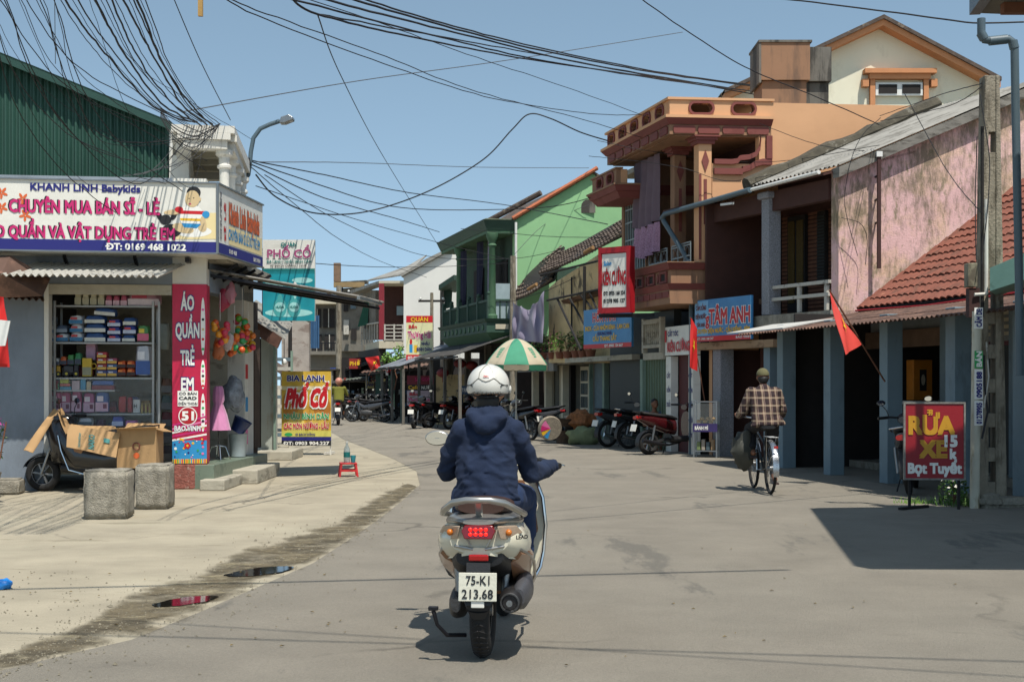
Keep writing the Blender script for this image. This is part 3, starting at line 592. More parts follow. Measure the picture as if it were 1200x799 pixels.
# ================================================================ RIGHT SIDE
m_brown = mat('dark_red_wall', '#472a22', .85, var=.12, bump=.15)
m_pinkw = mat('weathered_pink_plaster', '#d3aeab', .93, var=.1, grain=.05, vs=1.3, bump=.4, bs=30, stain='#d0b28f', ss=(.7, .7, .8), st=.46, sw=.16, sa=.9, stain2='#8c8068', s2=(5, 5, 2.4), t2=.57)
def pinkmat():
    m = m_pinkw; n = m.node_tree.nodes; l = m.node_tree.links; b = n['Principled BSDF']; src = b.inputs['Base Color'].links[0].from_socket
    tc = n.new('ShaderNodeTexCoord'); sep = n.new('ShaderNodeSeparateXYZ'); l.new(tc.outputs['Object'], sep.inputs[0])
    # rain-washed grime: broken vertical streaks, thickest in the band under the verge
    mp = n.new('ShaderNodeMapping'); mp.inputs['Scale'].default_value = (13, 13, 4); l.new(tc.outputs['Object'], mp.inputs[0])
    t = n.new('ShaderNodeTexNoise'); t.inputs['Scale'].default_value = 1; t.inputs['Detail'].default_value = 9; t.inputs['Roughness'].default_value = .75; l.new(mp.outputs[0], t.inputs[0])
    t2 = n.new('ShaderNodeTexNoise'); t2.inputs['Scale'].default_value = .8; t2.inputs['Detail'].default_value = 3; l.new(tc.outputs['Object'], t2.inputs[0])
    a = n.new('ShaderNodeMath'); a.operation = 'MULTIPLY_ADD'; l.new(t2.outputs[0], a.inputs[0]); a.inputs[1].default_value = .9; l.new(t.outputs[0], a.inputs[2])
    z = n.new('ShaderNodeMapRange'); z.inputs[1].default_value = 3.3; z.inputs[2].default_value = 5.0; z.inputs[3].default_value = -.09; z.inputs[4].default_value = .06; l.new(sep.outputs[2], z.inputs[0])
    a2 = n.new('ShaderNodeMath'); a2.operation = 'ADD'; l.new(a.outputs[0], a2.inputs[0]); l.new(z.outputs[0], a2.inputs[1])
    r = n.new('ShaderNodeMapRange'); r.inputs[1].default_value = .86; r.inputs[2].default_value = 1.1; r.inputs[3].default_value = 0; r.inputs[4].default_value = .8; l.new(a2.outputs[0], r.inputs[0])
    mx = n.new('ShaderNodeMix'); mx.data_type = 'RGBA'; l.new(r.outputs[0], mx.inputs[0]); l.new(src, mx.inputs[6]); mx.inputs[7].default_value = (*srgb('#5d5843'), 1); l.new(mx.outputs[2], b.inputs['Base Color'])
pinkmat()
m_greysheet = mat('grey_roof_sheet', '#8f8c84', .7, var=.15, vs=2, bump=.15, stain='#625e56', ss=(1, 3, 3), st=.5, sa=.7)
m_moss = mat('mossy_mortar', '#4b463a', .95, var=.3, vs=6, bump=1, bs=20, stain='#8e8a7d', ss=(4, 4, 4), st=.58, sa=.7)
m_granite = mat('granite_render', '#85868a', .85, var=.5, vs=60, bump=.5, bs=60)
m_colblue = mat('bluegrey_column', '#74878f', .8, var=.08, vs=3, bump=.15, stain='#5d6c73', ss=(3, 3, 1.2), st=.56, sa=.6)  # base lowered to put extra shade into the under-eave columns
m_rust = mat('rusty_sheet', '#5d463b', .85, metal=.1, var=.25, vs=4, bump=.3, stain='#8d6a58', ss=(2, 2, 2), st=.52, sa=.6, stain2='#c2beb6', s2=(3, 1, 3), t2=.66)
m_terra = mat('terracotta_tile', '#7f4b3b', .85, var=.22, vs=9, bump=.3, stain='#5a4033', ss=(3, 3, 3), st=.54, sa=.6, stain2='#9c6a52', s2=(7, 7, 7), t2=.62)
m_terra_o = mat('orange_ridge_tile', '#b06544', .85, var=.2, vs=8, bump=.4, stain='#7a4a34', ss=(8, 8, 8), st=.56)
m_oldtile = mat('old_dark_tile', '#544840', .9, var=.35, vs=9, bump=.6, stain='#8a7c6a', ss=(5, 5, 5), st=.55, sa=.7)
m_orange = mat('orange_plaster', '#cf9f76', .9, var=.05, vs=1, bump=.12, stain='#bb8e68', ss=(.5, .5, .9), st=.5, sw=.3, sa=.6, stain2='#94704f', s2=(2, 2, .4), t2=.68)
m_orange_d = mat('shaded_stained_orange', '#8f6c52', .9, var=.08, vs=2, bump=.12, stain='#5e4c40', ss=(2.2, 2.2, .3), st=.53, sw=.14, sa=.8)  # orange plaster darkened to paint in facade shade; streaks are stains
m_mar = mat('maroon_trim', '#783f38', .8, var=.08, bump=.1, stain='#6d352e', ss=(2, 2, 2), st=.55)  # trim colour lowered to deepen the facade shade
m_creamw = mat('cream_gable', '#ddd8c0', .9, var=.04, vs=1, bump=.1, stain='#c2bca4', ss=(1, 1, .6), st=.55, sa=.5)
m_trimo = mat('orange_trim', '#bd8258', .85, var=.08, bump=.1)
m_greyst = mat('streaked_grey', '#6b675f', .9, var=.15, bump=.3, stain='#2e2c28', ss=(3, 3, .4), st=.48, sa=.8)
m_lgreen = mat('light_green_plaster', '#88b584', .9, var=.06, vs=1.2, bump=.15, stain='#7aa67a', ss=(1, 1, .8), st=.5, sw=.3, sa=.7, stain2='#9dbf98', s2=(2, 2, 2), t2=.66)
m_dgreen = mat('dark_green_paint', '#30493c', .75, var=.12, bump=.15, stain='#28483a', ss=(2, 2, 2), st=.52)  # green lowered to put under-eave shade into the paint
m_mgreen = mat('mid_green_paint', '#436348', .75, var=.12, bump=.15, stain='#2f5a3e', ss=(3, 3, 1), st=.55)  # mid green, also darkened for under-eave shade
m_ocre = mat('stained_yellow_plaster', '#c9b184', .93, var=.12, vs=2, bump=.4, stain='#8f7f5e', ss=(1.2, 1.2, .8), st=.5, sw=.12, sa=.7, stain2='#463f33', s2=(2.8, 2.8, 1.1), t2=.56)
m_shut = mat('dark_shutter', '#161f1d', .6, var=.15)
m_greenp = mat('pale_green_shutter', '#47593f', .7, var=.12)
m_postg = mat('palegreen_post', '#7b8f80', .8, var=.1, stain='#63746a', ss=(3, 3, 1), st=.56)
m_pipe = mat('grey_pipe', '#4d5e66', .5, var=.06, bump=.02)
m_wood_d = mat('brown_boards', '#6d4632', .8, var=.25, vs=5, bump=.3)
m_purple = mat('purple_cloth', '#7d768a', .9, var=.1, vs=3, bump=.15, sheen=.3)
m_brownc = mat('mauve_curtain', '#6b5a62', .9, var=.1, vs=3, bump=.1)
m_floral = mat('floral_cloth', '#a07d93', .9, var=.5, vs=45, bump=.05)
m_sb = mat('sign_blue', '#3f82b4', .5, var=.12, vs=2, bump=.01, stain='#5f95b8', ss=(2, 2, 2), st=.5, sw=.3)
m_rf = mat('sign_frame_red', '#a01822', .5, var=.08, bump=.02)
m_lamp = m_whitepl
# ---------------------------------------------------------------- tiled house with rusty awning
FT = Fr((5.44, 19.6), (-.215, .977), (.977, .215))
LT = lambda p: FT.local(p)
th = FT.root('tiled_house', 'low house with red tiled roof, rusty awning and blue-grey columns behind the car wash sign', 'house')
for a in (3.65, 1.84, 0, -1.81, -3.35):
    MB(LT).box(a-.12, a+.12, -.12, .12, 0, 2.42).build('column', m_colblue, th, bevel=.008)
for a in (.9, -.95, -2.6):
    MB(LT).box(a-.12, a+.12, 1.35, 1.6, 0, 2.6).build('inner_column', m_colblue, th, bevel=.008)
MB(LT).box(-6, 3.8, 1.6, 1.75, 2.05, 2.75).build('wall_head', mat('grey_plaster', '#7a7f80', .9, var=.1), th)
for i, (a0, a1) in enumerate(((-5.6, -4.2), (-4.1, -2.8), (-2.4, -1.1), (-.8, .72), )):
    d = MB(LT).box(a0, a1, 1.65, 1.72, 0, 1.98).build('door_panel', m_shut, th)
    MB(LT).box(a0-.05, a0+.03, 1.6, 1.76, 0, 2.1).build('door_jamb', m_colblue, th)
    for k in range(4): MB(LT).box(a0, a1, 1.56, 1.6, 2.12+k*.1, 2.17+k*.1).build('vent_slat', m_cream, th)
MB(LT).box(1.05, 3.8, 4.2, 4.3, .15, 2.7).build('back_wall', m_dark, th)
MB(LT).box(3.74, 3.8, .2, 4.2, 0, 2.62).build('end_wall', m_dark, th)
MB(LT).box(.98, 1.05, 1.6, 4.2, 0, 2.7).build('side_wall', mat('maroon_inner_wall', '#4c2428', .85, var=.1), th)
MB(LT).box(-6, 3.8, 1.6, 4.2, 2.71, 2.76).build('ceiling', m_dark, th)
MB(LT).box(-6, 4, 1.2, 4.2, 0, .12).build('door_step', m_conc, th)
MB(LT).box(1.1, 3.75, 1.5, 1.58, 2.02, 2.3).build('shop_beam', mat('grimy_beam', '#6b5442', .9, var=.2), th)
# rusty corrugated awning
corr(th, 'awning_sheet', m_rust, LT((3.95, 1.35, 2.64)), LT((-5.4, 1.35, 2.64)), LT((4.05, -.72, 2.26)), 80, .016, 3, 5)
MB(LT).bar((3.95, -.1, 2.37), (-5.4, -.1, 2.37), .06, .05).build('awning_purlin', m_wood_d, th)
MB(LT).bar((4.0, 0, 2.40), (4.0, 1.5, 2.63), .09, .04).build('flashing', m_whitepl, th)
MB(LT).sheet(lambda u, v: (lerp(4.7, 2.3, u), lerp(-.66, .2, v), 2.30+.16*v+.008*sin(u*60)), 10, 1, .02).build('lean_to_gutter', mat('white_gutter', '#bdbcb6', .6, var=.1), th)
# tile roof: real pantiles in one joined part
mb = MB(); slope = .72; b0, z_0 = 1.3, 2.70; cw = .19; rl = .26; nrows = 15; ncols = 50
Uv = FT.u; Vd = (FT.v+Vector((0, 0, slope))).normalized(); Nn = Uv.cross(Vd).normalized(); Nn = Nn if Nn.z > 0 else -Nn
rgt = random.Random(2)
for r in range(nrows):
    for c in range(ncols):
        base = LT((3.55-c*cw, b0, z_0))+Vd*(r*rl); j = rgt.uniform(-.006, .006); k = len(mb.v)
        for q in range(6):
            x = q/5; h = .034*sin(pi*x)+j
            mb.v.append(base-Uv*(x*cw*1.02)+Nn*(h+.03)-Vd*.01); mb.v.append(base-Uv*(x*cw*1.02)+Nn*(h)+Vd*(rl+.02))
        for q in range(6): x = q/5; mb.v.append(base-Uv*(x*cw*1.02)+Nn*(.034*sin(pi*x)+j+.006)-Vd*.01)
        for q in range(5): mb.f += [(k+2*q, k+2*q+2, k+2*q+3, k+2*q+1), (k+12+q, k+13+q, k+2*q+2, k+2*q)]
mb.build('roof_tiles', m_terra, th, kind='stuff', fix=False)
o_ = MB().prism([LT((3.6, b0, z_0-.05)), LT((-6, b0, z_0-.05)), LT((-6, b0, z_0-.05))+Vd*nrows*rl, LT((3.6, b0, z_0-.05))+Vd*nrows*rl], Nn*.045).build('roof_deck', m_dark, th)
for i in range(15): 
    p = LT((3.6, b0, z_0+.01))+Vd*(i*.26); MB().tube([p, p+Vd*.28+Nn*.015], [.06, .065], 8, flat=.7).build('verge_tile', m_terra, th, smooth=True)
MB(LT).tube([(3.3, 1.1, 2.66), (1, 1.12, 2.62), (-1.5, 1.1, 2.66), (-5, 1.1, 2.7)], .015, 6).build('red_hose', m_rf, th, smooth=True)
# interior things of the tiled house
al = thing('altar_box', 'orange yellow wooden altar box with round emblem standing on the white counter', 'altar', tuple(FT((2.62, 1.9, 1.16))), atan2(.215, .977))
MB().box(-.17, .17, -.12, .12, 0, .66).build('case', mat('altar_orange', '#c47a22', .6), al, bevel=.01); MB().box(-.06, .06, -.126, -.12, .15, .5).build('panel', m_dark, al); MB().lathe([(.035, -.13), (.035, -.127)], 14, (0, 0, .33), 'Y', 1, 2.6).build('emblem', m_cream, al)
ct = thing('counter', 'maroon counter with pale top inside the open room between the blue-grey columns', 'counter', tuple(FT((2.1, 1.9, 0))), atan2(.215, .977))
MB().box(-.28, .62, -.1, .35, .12, 1.1).build('front', mat('maroon_inner_wall', '#4c2428', .85), ct); MB().box(-.5, 1.15, -.16, .4, 1.1, 1.15).build('top', m_whitepl, ct)
# ---------------------------------------------------------------- pink gable house
FP = Fr((5.62, 23.5), (-.40, .917), (.977, .215)); LP = lambda p: FP.local(p)
ph = FP.root('pink_house', 'weathered pink gable house with grey sheet roof and dark wooden upper veranda', 'house')
EZ, RZ, RB = 5.14, 6.78, 3.85
gz = lambda b: EZ+(RZ-EZ)*b/RB if b < RB else RZ-(b-RB)*.5
MB(LP).add([(0, 0, 0), (0, 8, 0), (0, 8, gz(8)), (0, RB, RZ), (0, 0, EZ), (.2, 0, 0), (.2, 8, 0), (.2, 8, gz(8)), (.2, RB, RZ), (.2, 0, EZ)], [(0, 1, 2, 3, 4), (9, 8, 7, 6, 5), (0, 4, 9, 5), (3, 2, 7, 8), (4, 3, 8, 9)]).build('gable_wall', m_pinkw, ph)
MB(LP).box(-.0+.2, 4.5, 1.3, 1.45, 2.7, 5.4).build('veranda_wall', m_brown, ph)
for k in range(34):
    if 2.72+k*.078 < 4.7: MB(LP).box(1.8, 3.9, 1.27, 1.298, 2.72+k*.078, 2.72+k*.078+.055).build('wall_board', m_wood_d, ph)
for (a0, a1, zz) in ((2.85, 3.42, 2.7), (2.2, 2.45, 3.3), (3.72, 3.92, 2.7)):
    MB(LP).box(a0, a1, 1.2, 1.265, zz, 4.7).build('window_shutter', m_dark, ph)
for k in range(2):
    MB(LP).box(2.89+k*.28, 3.1+k*.28, 1.185, 1.199, 3.0, 4.6).build('window_grille', mat('brass_grille', '#5c4a22', .5, metal=.4, var=.3, vs=30), ph)
for k in range(22): MB(LP).box(2.21, 2.44, 1.18, 1.199, 3.32+k*.06, 3.35+k*.06).build('louvre', m_shut, ph)
MB(LP).box(3.93, 3.98, -.2, 1.35, 2.7, 5.02).build('end_wall', m_brown, ph); MB(LP).box(3.93, 3.98, -.05, 1.35, 0, 2.09).build('end_wall', m_brown, ph)
# roof main pitch a -.15..2.6, lower extension to 5.4
def pq(a0, a1, b0, b1, z0, z1, th_=.05): return MB(LP).prism([(a0, b0, z0), (a1, b0, z0), (a1, b1, z1), (a0, b1, z1)], (0, 0, th_))
corr(ph, 'roof_sheet', m_greysheet, LP((-.18, -.1, gz(-.1)+.06)), LP((2.6, -.1, gz(-.1)+.06)), LP((-.18, RB, RZ+.06)), 22, .02, 4, 5)
corr(ph, 'roof_sheet', m_greysheet, LP((-.18, RB, RZ+.06)), LP((2.6, RB, RZ+.06)), LP((-.18, 8, gz(8)+.06)), 22, .02, 1, 5)
def mossy(L, r, name, m, par, seed):
    pts = []
    for i in range(len(L)-1):
        for k in range(14): pts.append(Vector(L[i]).lerp(Vector(L[i+1]), k/14))
    pts.append(Vector(L[-1])); rs = [r*(1+.5*mnoise.noise(p*3+Vector((seed, 0, 0)))) for p in pts]
    return MB().tube([p+Vector((0, 0, .03*mnoise.noise(p*2))) for p in pts], rs, 8, flat=.8).build(name, m, par, smooth=True)
mossy([LP((2.66, -.1, gz(-.1)+.08)), LP((2.66, RB, RZ+.12))], .19, 'verge_mortar', m_moss, ph, 1)
m_verge = mat('verge_board', '#77746c', .9, var=.2, vs=3, bump=.4, stain='#3a362f', ss=(1, 1, 5), st=.5, sa=.8)
MB(LP).prism([(-.2, -.12, gz(-.12)-.14), (-.2, RB, RZ-.14), (-.2, RB, RZ+.03), (-.2, -.12, gz(-.12)+.03)], (.18, 0, 0)).build('verge_board', m_verge, ph)
MB(LP).prism([(-.2, RB, RZ-.14), (-.2, 8, gz(8)-.14), (-.2, 8, gz(8)+.03), (-.2, RB, RZ+.03)], (.18, 0, 0)).build('verge_board', m_verge, ph)
pq(0, 5.5, -.28, 1.45, 5.0, 5.45, .04).build('veranda_roof', m_brown, ph)
MB(LP).box(.21, 4.5, -.05, .12, 4.62, 4.98).build('eave_beam', m_brown, ph)
MB(LP).tube([(.05, -.33, 5.06), (2.1, -.33, 5.03)], .035, 8).build('gutter', m_whitepl, ph, smooth=True)
MB(LP).tube([(2.15, -.34, 5.03), (5.3, -.34, 4.94), (5.42, -.34, 4.85)], .052, 10).build('gutter', m_pipe, ph, smooth=True)
# down pipe from the gutter end
MB(LP).tube([(5.40, -.34, 4.92), (5.38, -.32, 4.8), (4.62, -.22, 3.95), (4.5, -.2, 3.8), (4.5, -.2, 0)], .048, 10).build('down_pipe', m_pipe, ph, smooth=True)
MB(LP).bar((3.2, -.3, 4.88), (2.8, -.3, 4.86), .05, .04).build('lamp_tube', m_whitepl, ph)
# column of the veranda
MB(LP).box(1.9, 2.14, -.12, .12, 2.7, 4.85).build('granite_column', m_granite, ph, bevel=.01); MB(LP).box(1.84, 2.2, -.18, .18, 4.85, 4.98).build('column_cap', m_granite, ph, bevel=.03)
MB(LP).box(0, 4.46, -.15, 4.2, 2.50, 2.69).build('veranda_floor', m_conc, ph)
m_railw = mat('grimy_white_rail', '#b3afa4', .8, var=.12, stain='#5f5a50', ss=(5, 5, 5), st=.54)
for z in (2.98, 3.2): MB(LP).box(.2, 1.9, -.06, .02, z-.03, z+.03).build('rail', m_railw, ph)
for a in (.3, 1.1): MB(LP).box(a-.04, a+.04, -.05, .01, 2.7, 3.17).build('rail_post', m_railw, ph, bevel=.012)
# ground floor
MB(LP).box(3.52, 3.80, -.14, .14, 0, 2.22).build('granite_pillar', m_granite, ph, bevel=.01)
MB(LP).box(1.9, 2.1, -.1, .1, 0, 2.22).build('pillar', m_colblue, ph)
MB(LP).box(1.6, 4.42, -.22, .16, 2.10, 2.24).build('lintel_beam', mat('ochre_beam', '#9c8062', .9, var=.1, stain='#6b543e', ss=(2, 2, 4), st=.54), ph)
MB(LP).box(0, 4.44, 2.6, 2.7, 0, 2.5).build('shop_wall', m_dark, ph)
MB(LP).box(3.1, 3.2, .5, 2.6, 0, 2.5).build('inner_wall', m_brown, ph)
MB(LP).box(2.2, 2.5, 1.0, 1.1, 0, 2.1).build('open_door', m_wood_d, ph)
for (a0, a1, m) in ((2.2, 2.7, m_brown), (2.72, 3.05, m_shut)): MB(LP).box(a0, a1, .9, .96, 0, 2.15).build('door_panel', m, ph)
# vertical iron bar and insulators on the gable
MB(LP).bar((-.28, 0, 2.9), (-.28, 0, 2.9), .1, .1) if 0 else None
vb = P(1030, 236, 23.2); MB().box(-.03, .03, -.03, .03, -1.15, .78).build('iron_post', mat('rusty_iron', '#3c211d', .8, var=.2), ph).location = Vector(P(1030, 236, 23.42))-FP.o
o_ = MB().box(-.05, .05, -.05, .05, .76, .85).build('insulator', m_whitepl, ph); o_.location = Vector(P(1030, 236, 23.42))-FP.o
for z in (.05, .45, -.35): o_ = MB().bar((0, 0, z), (.0, .25, z), .03, .03).build('post_clamp', m_blackm, ph); o_.location = Vector(P(1030, 236, 23.42))-FP.o
# TAM ANH sign
ts = thing('shop_sign', 'light blue sign with red TÂM ANH lettering above the ochre beam', 'sign', tuple(FP((4.18, -.30, 2.26))))
du = (FP((2.2, -.30, 2.26))-FP((4.18, -.30, 2.26))); TL = du.length; du.normalize(); tn = Vector((du.y, -du.x, 0)); tn = tn if tn.x < 0 else -tn
def quad(par, o, r, w0, w1, z0, z1, n, off, m, name='print'): return MB().add([o+r*w0+Vector((0,0,z0))+n*off, o+r*w1+Vector((0,0,z0))+n*off, o+r*w1+Vector((0,0,z1))+n*off, o+r*w0+Vector((0,0,z1))+n*off], [(0,1,2,3)]).build(name, m, par, fix=False)
V0 = Vector((0, 0, 0))
MB().prism([V0, du*TL, du*TL-tn*.06, -tn*.06], (0, 0, .82)).build('sign_board', m_sb, ts)
quad(ts, V0, du, 0, TL, 0, .1, tn, .004, m_red); quad(ts, V0, du, .0, .5, .12, .8, tn, .004, mat('sign_blue_pale', '#78aed4', .5, var=.1))
otext('TÂM ANH', m_red, m_wht, ts, du*.55+Vector((0, 0, .33)), du, up, 1.42, .3, .03, .04, .008, tn)
otext('g', m_red, m_wht, ts, du*.42+Vector((0, 0, .33)), du, up, .12, .25, .03, .03, .008, tn)
text('CẦM ĐỒNG', m_mar, ts, du*.05+Vector((0, 0, .62)), du, up, .38, .09, .03, tn, .008); text('ĐIỆN NƯỚC', m_mar, ts, du*.03+Vector((0, 0, .45)), du, up, .4, .09, .03, tn, .008); text('TÂM ANH', m_mar, ts, du*.08+Vector((0, 0, .29)), du, up, .3, .08, .03, tn, .008)
text('CHUYÊN ĐIỆN NƯỚC - CẦU KIẾNG - RÈM', m_yel, ts, du*.06+Vector((0, 0, .16)), du, up, 1.9, .085, .035, tn, .008); text('ĐT: 0905 188 247', m_wht, ts, du*.1+Vector((0, 0, .03)), du, up, .6, .045, .02, tn, .008); text('BAO VINH', m_wht, ts, du*1.5+Vector((0, 0, .03)), du, up, .5, .045, .02, tn, .008)
# ---------------------------------------------------------------- orange house
FO = Fr((3.75, 27.2), (-.2425, .970), (.995, .10)); LO = lambda p: FO.local(p)
oh = FO.root('orange_house', 'two storey orange house with maroon trimmed balconies and pierced roof parapet', 'house')
def obx(a0, a1, b0, b1, z0, z1, nm, m, bev=0, T=LO, par=None, lab=None): return MB(T).box(a0, a1, b0, b1, z0, z1).build(nm, m, par or oh, bevel=bev, label=lab)
obx(0, .2, 1.45, 11, 0, 7.05, 'side_wall', m_orange)
obx(.02, .18, .25, 1.45, 0, 5.82, 'side_wall', m_orange)
# curved maroon bracket frame at the loggia opening
mb = MB(LO)
def sidestrip(pts, h, off, nm, m):
    f = [(off, b, z) for b, z in pts]+[(off, b, z-h) for b, z in reversed(pts)]
    return MB(LO).prism(f, (.06, 0, 0)).build(nm, m, oh)
sidestrip([(.27, 5.9), (.62, 5.9), (.75, 5.92), (.8, 5.98), (.98, 6.0), (1.12, 6.06), (1.2, 6.18), (1.22, 6.38)], .10, -.06, 'loggia_trim', m_mar)
sidestrip([(.27, 5.72), (.85, 5.72), (.85, 5.76), (1.0, 5.8), (1.12, 5.88), (1.25, 5.92), (1.45, 5.92)], .12, -.05, 'loggia_trim', m_mar)
MB(LO).prism([(-.06, 1.33, 6.38), (-.06, 1.45, 6.38), (-.06, 1.45, 5.92), (-.06, 1.33, 5.92)], (.06, 0, 0)).build('loggia_trim', m_mar, oh)
obx(0, .18, 1.2, 1.45, 5.8, 6.38, 'side_wall', m_orange)
# parapet with oval openings: built of panels around holes
def pierced(T, par, a0, a1, z0, z1, holes, thick, m, nm, hm=None, n=10):
    """wall strip in the (s, z) plane with rounded slots; T maps (s, depth, z)"""
    s = a0
    for (c, hw, hh) in holes:
        zc = (z0+z1)/2
        MB(T).box(s, c-hw-.02, 0, thick, z0, z1).build(nm, m, par) if c-hw-.02 > s+.001 else None
        L = []
        for i in range(n+1):
            t = pi-pi*i/n; L.append((c+(hw-hh)*(1 if cos(t) > 0 else -1)*(1 if abs(cos(t)) > 1e-6 else 0)+hh*cos(t), zc+hh*sin(t)))
        L = [(c-hw-.02, zc)]+L+[(c+hw+.02, zc)]
        for sg_ in (1, -1):
            pts = [(x, zc+(z-zc)*sg_) for x, z in L]; top = z1 if sg_ > 0 else z0
            mb = MB(T)
            for i in range(len(pts)-1):
                (x0, q0), (x1, q1) = pts[i], pts[i+1]
                if abs(x1-x0) < 1e-5: continue
                mb.prism([(x0, 0, q0), (x1, 0, q1), (x1, 0, top), (x0, 0, top)], (0, thick, 0))
            mb.build(nm, m, par)
        if hm:
            ring = MB(T); ii = 20
            pts = [(c+(hw-hh)*(1 if cos(2*pi*i/ii) >= 0 else -1)+hh*cos(2*pi*i/ii), zc+hh*sin(2*pi*i/ii)) for i in range(ii)]
            pts.append(pts[0]); o2 = [(c+(x-c)*(1+.045/hw), zc+(z-zc)*(1+.045/hh)) for x, z in pts]
            for i in range(ii): 
                if (Vector(pts[i])-Vector(pts[i+1])).length > 1e-5: ring.prism([(pts[i][0], -.03, pts[i][1]), (pts[i+1][0], -.03, pts[i+1][1]), (o2[i+1][0], -.03, o2[i+1][1]), (o2[i][0], -.03, o2[i][1])], (0, thick+.02, 0))
            ring.build('opening_surround', hm, par)
        s = c+hw+.02
    MB(T).box(s, a1, 0, thick, z0, z1).build(nm, m, par)
PB = -.62
Tside = lambda p: LO((p[1], p[0], p[2]))            # s runs inward (b), depth into a
Tfront = lambda p: LO((p[0], PB+p[1], p[2]))        # s runs along a, depth into b
pierced(Tside, oh, PB, 1.45, 6.76, 7.07, [(.02, .22, .095), (.88, .22, .095)], .12, m_orange, 'parapet', m_mar)
pierced(Tfront, oh, .13, 4.0, 6.76, 7.07, [(.55+k*.78, .2, .1) for k in range(5)], .12, m_orange, 'parapet', m_mar)
obx(-.04, 4.04, PB-.05, 1.5, 7.072, 7.12, 'coping', m_orange)
def mould(z0, z1, prot0, prot1, m, nm, a1=4.0, b1=1.45, base=PB, a0=0, T=LO):
    mb = MB(T); L = []
    for z, p in ((z0, prot0), (z1, prot1)): L += [(a0-p, base-p, z), (a0-p, b1, z), (a1+p, b1, z), (a1+p, base-p, z)]
    return mb.add(L, [(0, 1, 2, 3), (7, 6, 5, 4), (0, 4, 5, 1), (1, 5, 6, 2), (2, 6, 7, 3), (3, 7, 4, 0)]).build(nm, m, oh)
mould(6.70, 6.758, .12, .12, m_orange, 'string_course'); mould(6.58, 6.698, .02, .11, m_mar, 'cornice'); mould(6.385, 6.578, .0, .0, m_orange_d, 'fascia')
for k in range(4): 
    c = -.33+k*.5; MB(Tside).prism([(c+x*.22, -.03, 6.482+z*.075) for x, z in ((-1, -.5), (-.9, -1), (.9, -1), (1, -.5), (1, .5), (.9, 1), (-.9, 1), (-1, .5))], (0, .028, 0)).build('fascia_panel', m_mar, oh)
for k in range(7):
    c = .3+k*.55; MB(Tfront).prism([(c+x*.22, -.03, 6.482+z*.075) for x, z in ((-1, -.5), (-.9, -1), (.9, -1), (1, -.5), (1, .5), (.9, 1), (-.9, 1), (-1, .5))], (0, .028, 0)).build('fascia_panel', m_mar, oh)
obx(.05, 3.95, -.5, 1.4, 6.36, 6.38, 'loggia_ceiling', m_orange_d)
# storey columns with capitals and lozenges
for (a, w) in ((.0, .26), (1.35, .24)):
    b = -.03
    obx(a, a+w, b, b+w, 3.85, 6.2, 'column', m_orange if a == 0 else m_orange_d)
    for z0, z1, e in ((6.2, 6.27, .05), (6.27, 6.33, .09), (6.33, 6.359, .13)): obx(a-e, a+w+e, b-e, b+w+e, z0, z1, 'capital', m_mar)
    MB(LO).prism([(a-.02, b+w/2, 6.08), (a-.02, b+w/2-.075, 5.86), (a-.02, b+w/2, 5.64), (a-.02, b+w/2+.075, 5.86)], (.018, 0, 0)).build('lozenge', m_mar, oh)
    obx(a-.015, a-.001, b+w/2-.03, b+w/2+.03, 4.6, 5.5, 'column_strip', m_mar)
obx(-.015, -.001, -.03, .02, 3.9, 5.6, 'column_strip', m_mar)
obx(2.75, 2.95, -.05, .15, 3.85, 6.36, 'column', m_orange_d)
obx(0.2, 5.6, 1.3, 1.42, 3.1, 6.36, 'loggia_wall', m_brown); obx(3.2, 5.72, 1.2, 1.42, 0, 3.09, 'shop_wall', m_dark)
obx(2.96, 3.02, 0, 1.3, 3.1, 6.36, 'partition', m_orange_d)
obx(.4, 1.1, 1.22, 1.29, 3.1, 5.4, 'balcony_door', m_dark); obx(1.7, 2.6, 1.22, 1.29, 3.1, 5.4, 'balcony_door', m_dark)
# grilled bay
obx(3.02, 4.6, .06, .1, 3.9, 5.6, 'window_pane', mat('dim_glass', '#39464a', .15, var=.2))
obx(3.02, 3.1, -.06, .06, 3.1, 5.65, 'bay_post', m_orange_d); obx(4.55, 4.7, -.06, .1, 3.1, 5.65, 'bay_post', m_orange_d)
m_grill = mat('pale_iron', '#8a9290', .5, metal=.3, var=.1)
for k in range(9): obx(3.16+k*.17, 3.185+k*.17, -.03, 0, 3.9, 5.6, 'grille_bar', m_grill)
for z in (4.3, 4.7, 5.1, 5.4): obx(3.1, 4.55, -.035, -.01, z, z+.03, 'grille_bar', m_grill)
# lower wing parapet at the far end
PB2 = -.75
mould(5.66, 5.78, .02, .08, m_mar, 'cornice', 4.75, 1.2, PB2, 2.9); mould(5.52, 5.658, -.1, .0, m_mar, 'cornice', 4.75, 1.2, PB2, 2.9); mould(5.782, 5.82, .1, .1, m_orange_d, 'string_course', 4.75, 1.2, PB2, 2.9)
Tf2 = lambda p: LO((p[0], PB2+p[1], p[2]))
pierced(Tf2, oh, 2.95, 4.7, 5.822, 6.14, [(3.35+k*.75, .2, .1) for k in range(2)], .1, m_orange_d, 'parapet', m_mar)
obx(2.95, 3.05, PB2+.1, -.5, 5.822, 6.14, 'parapet', m_orange); obx(2.9, 4.75, PB2-.03, PB2+.14, 6.142, 6.18, 'coping', m_orange_d)
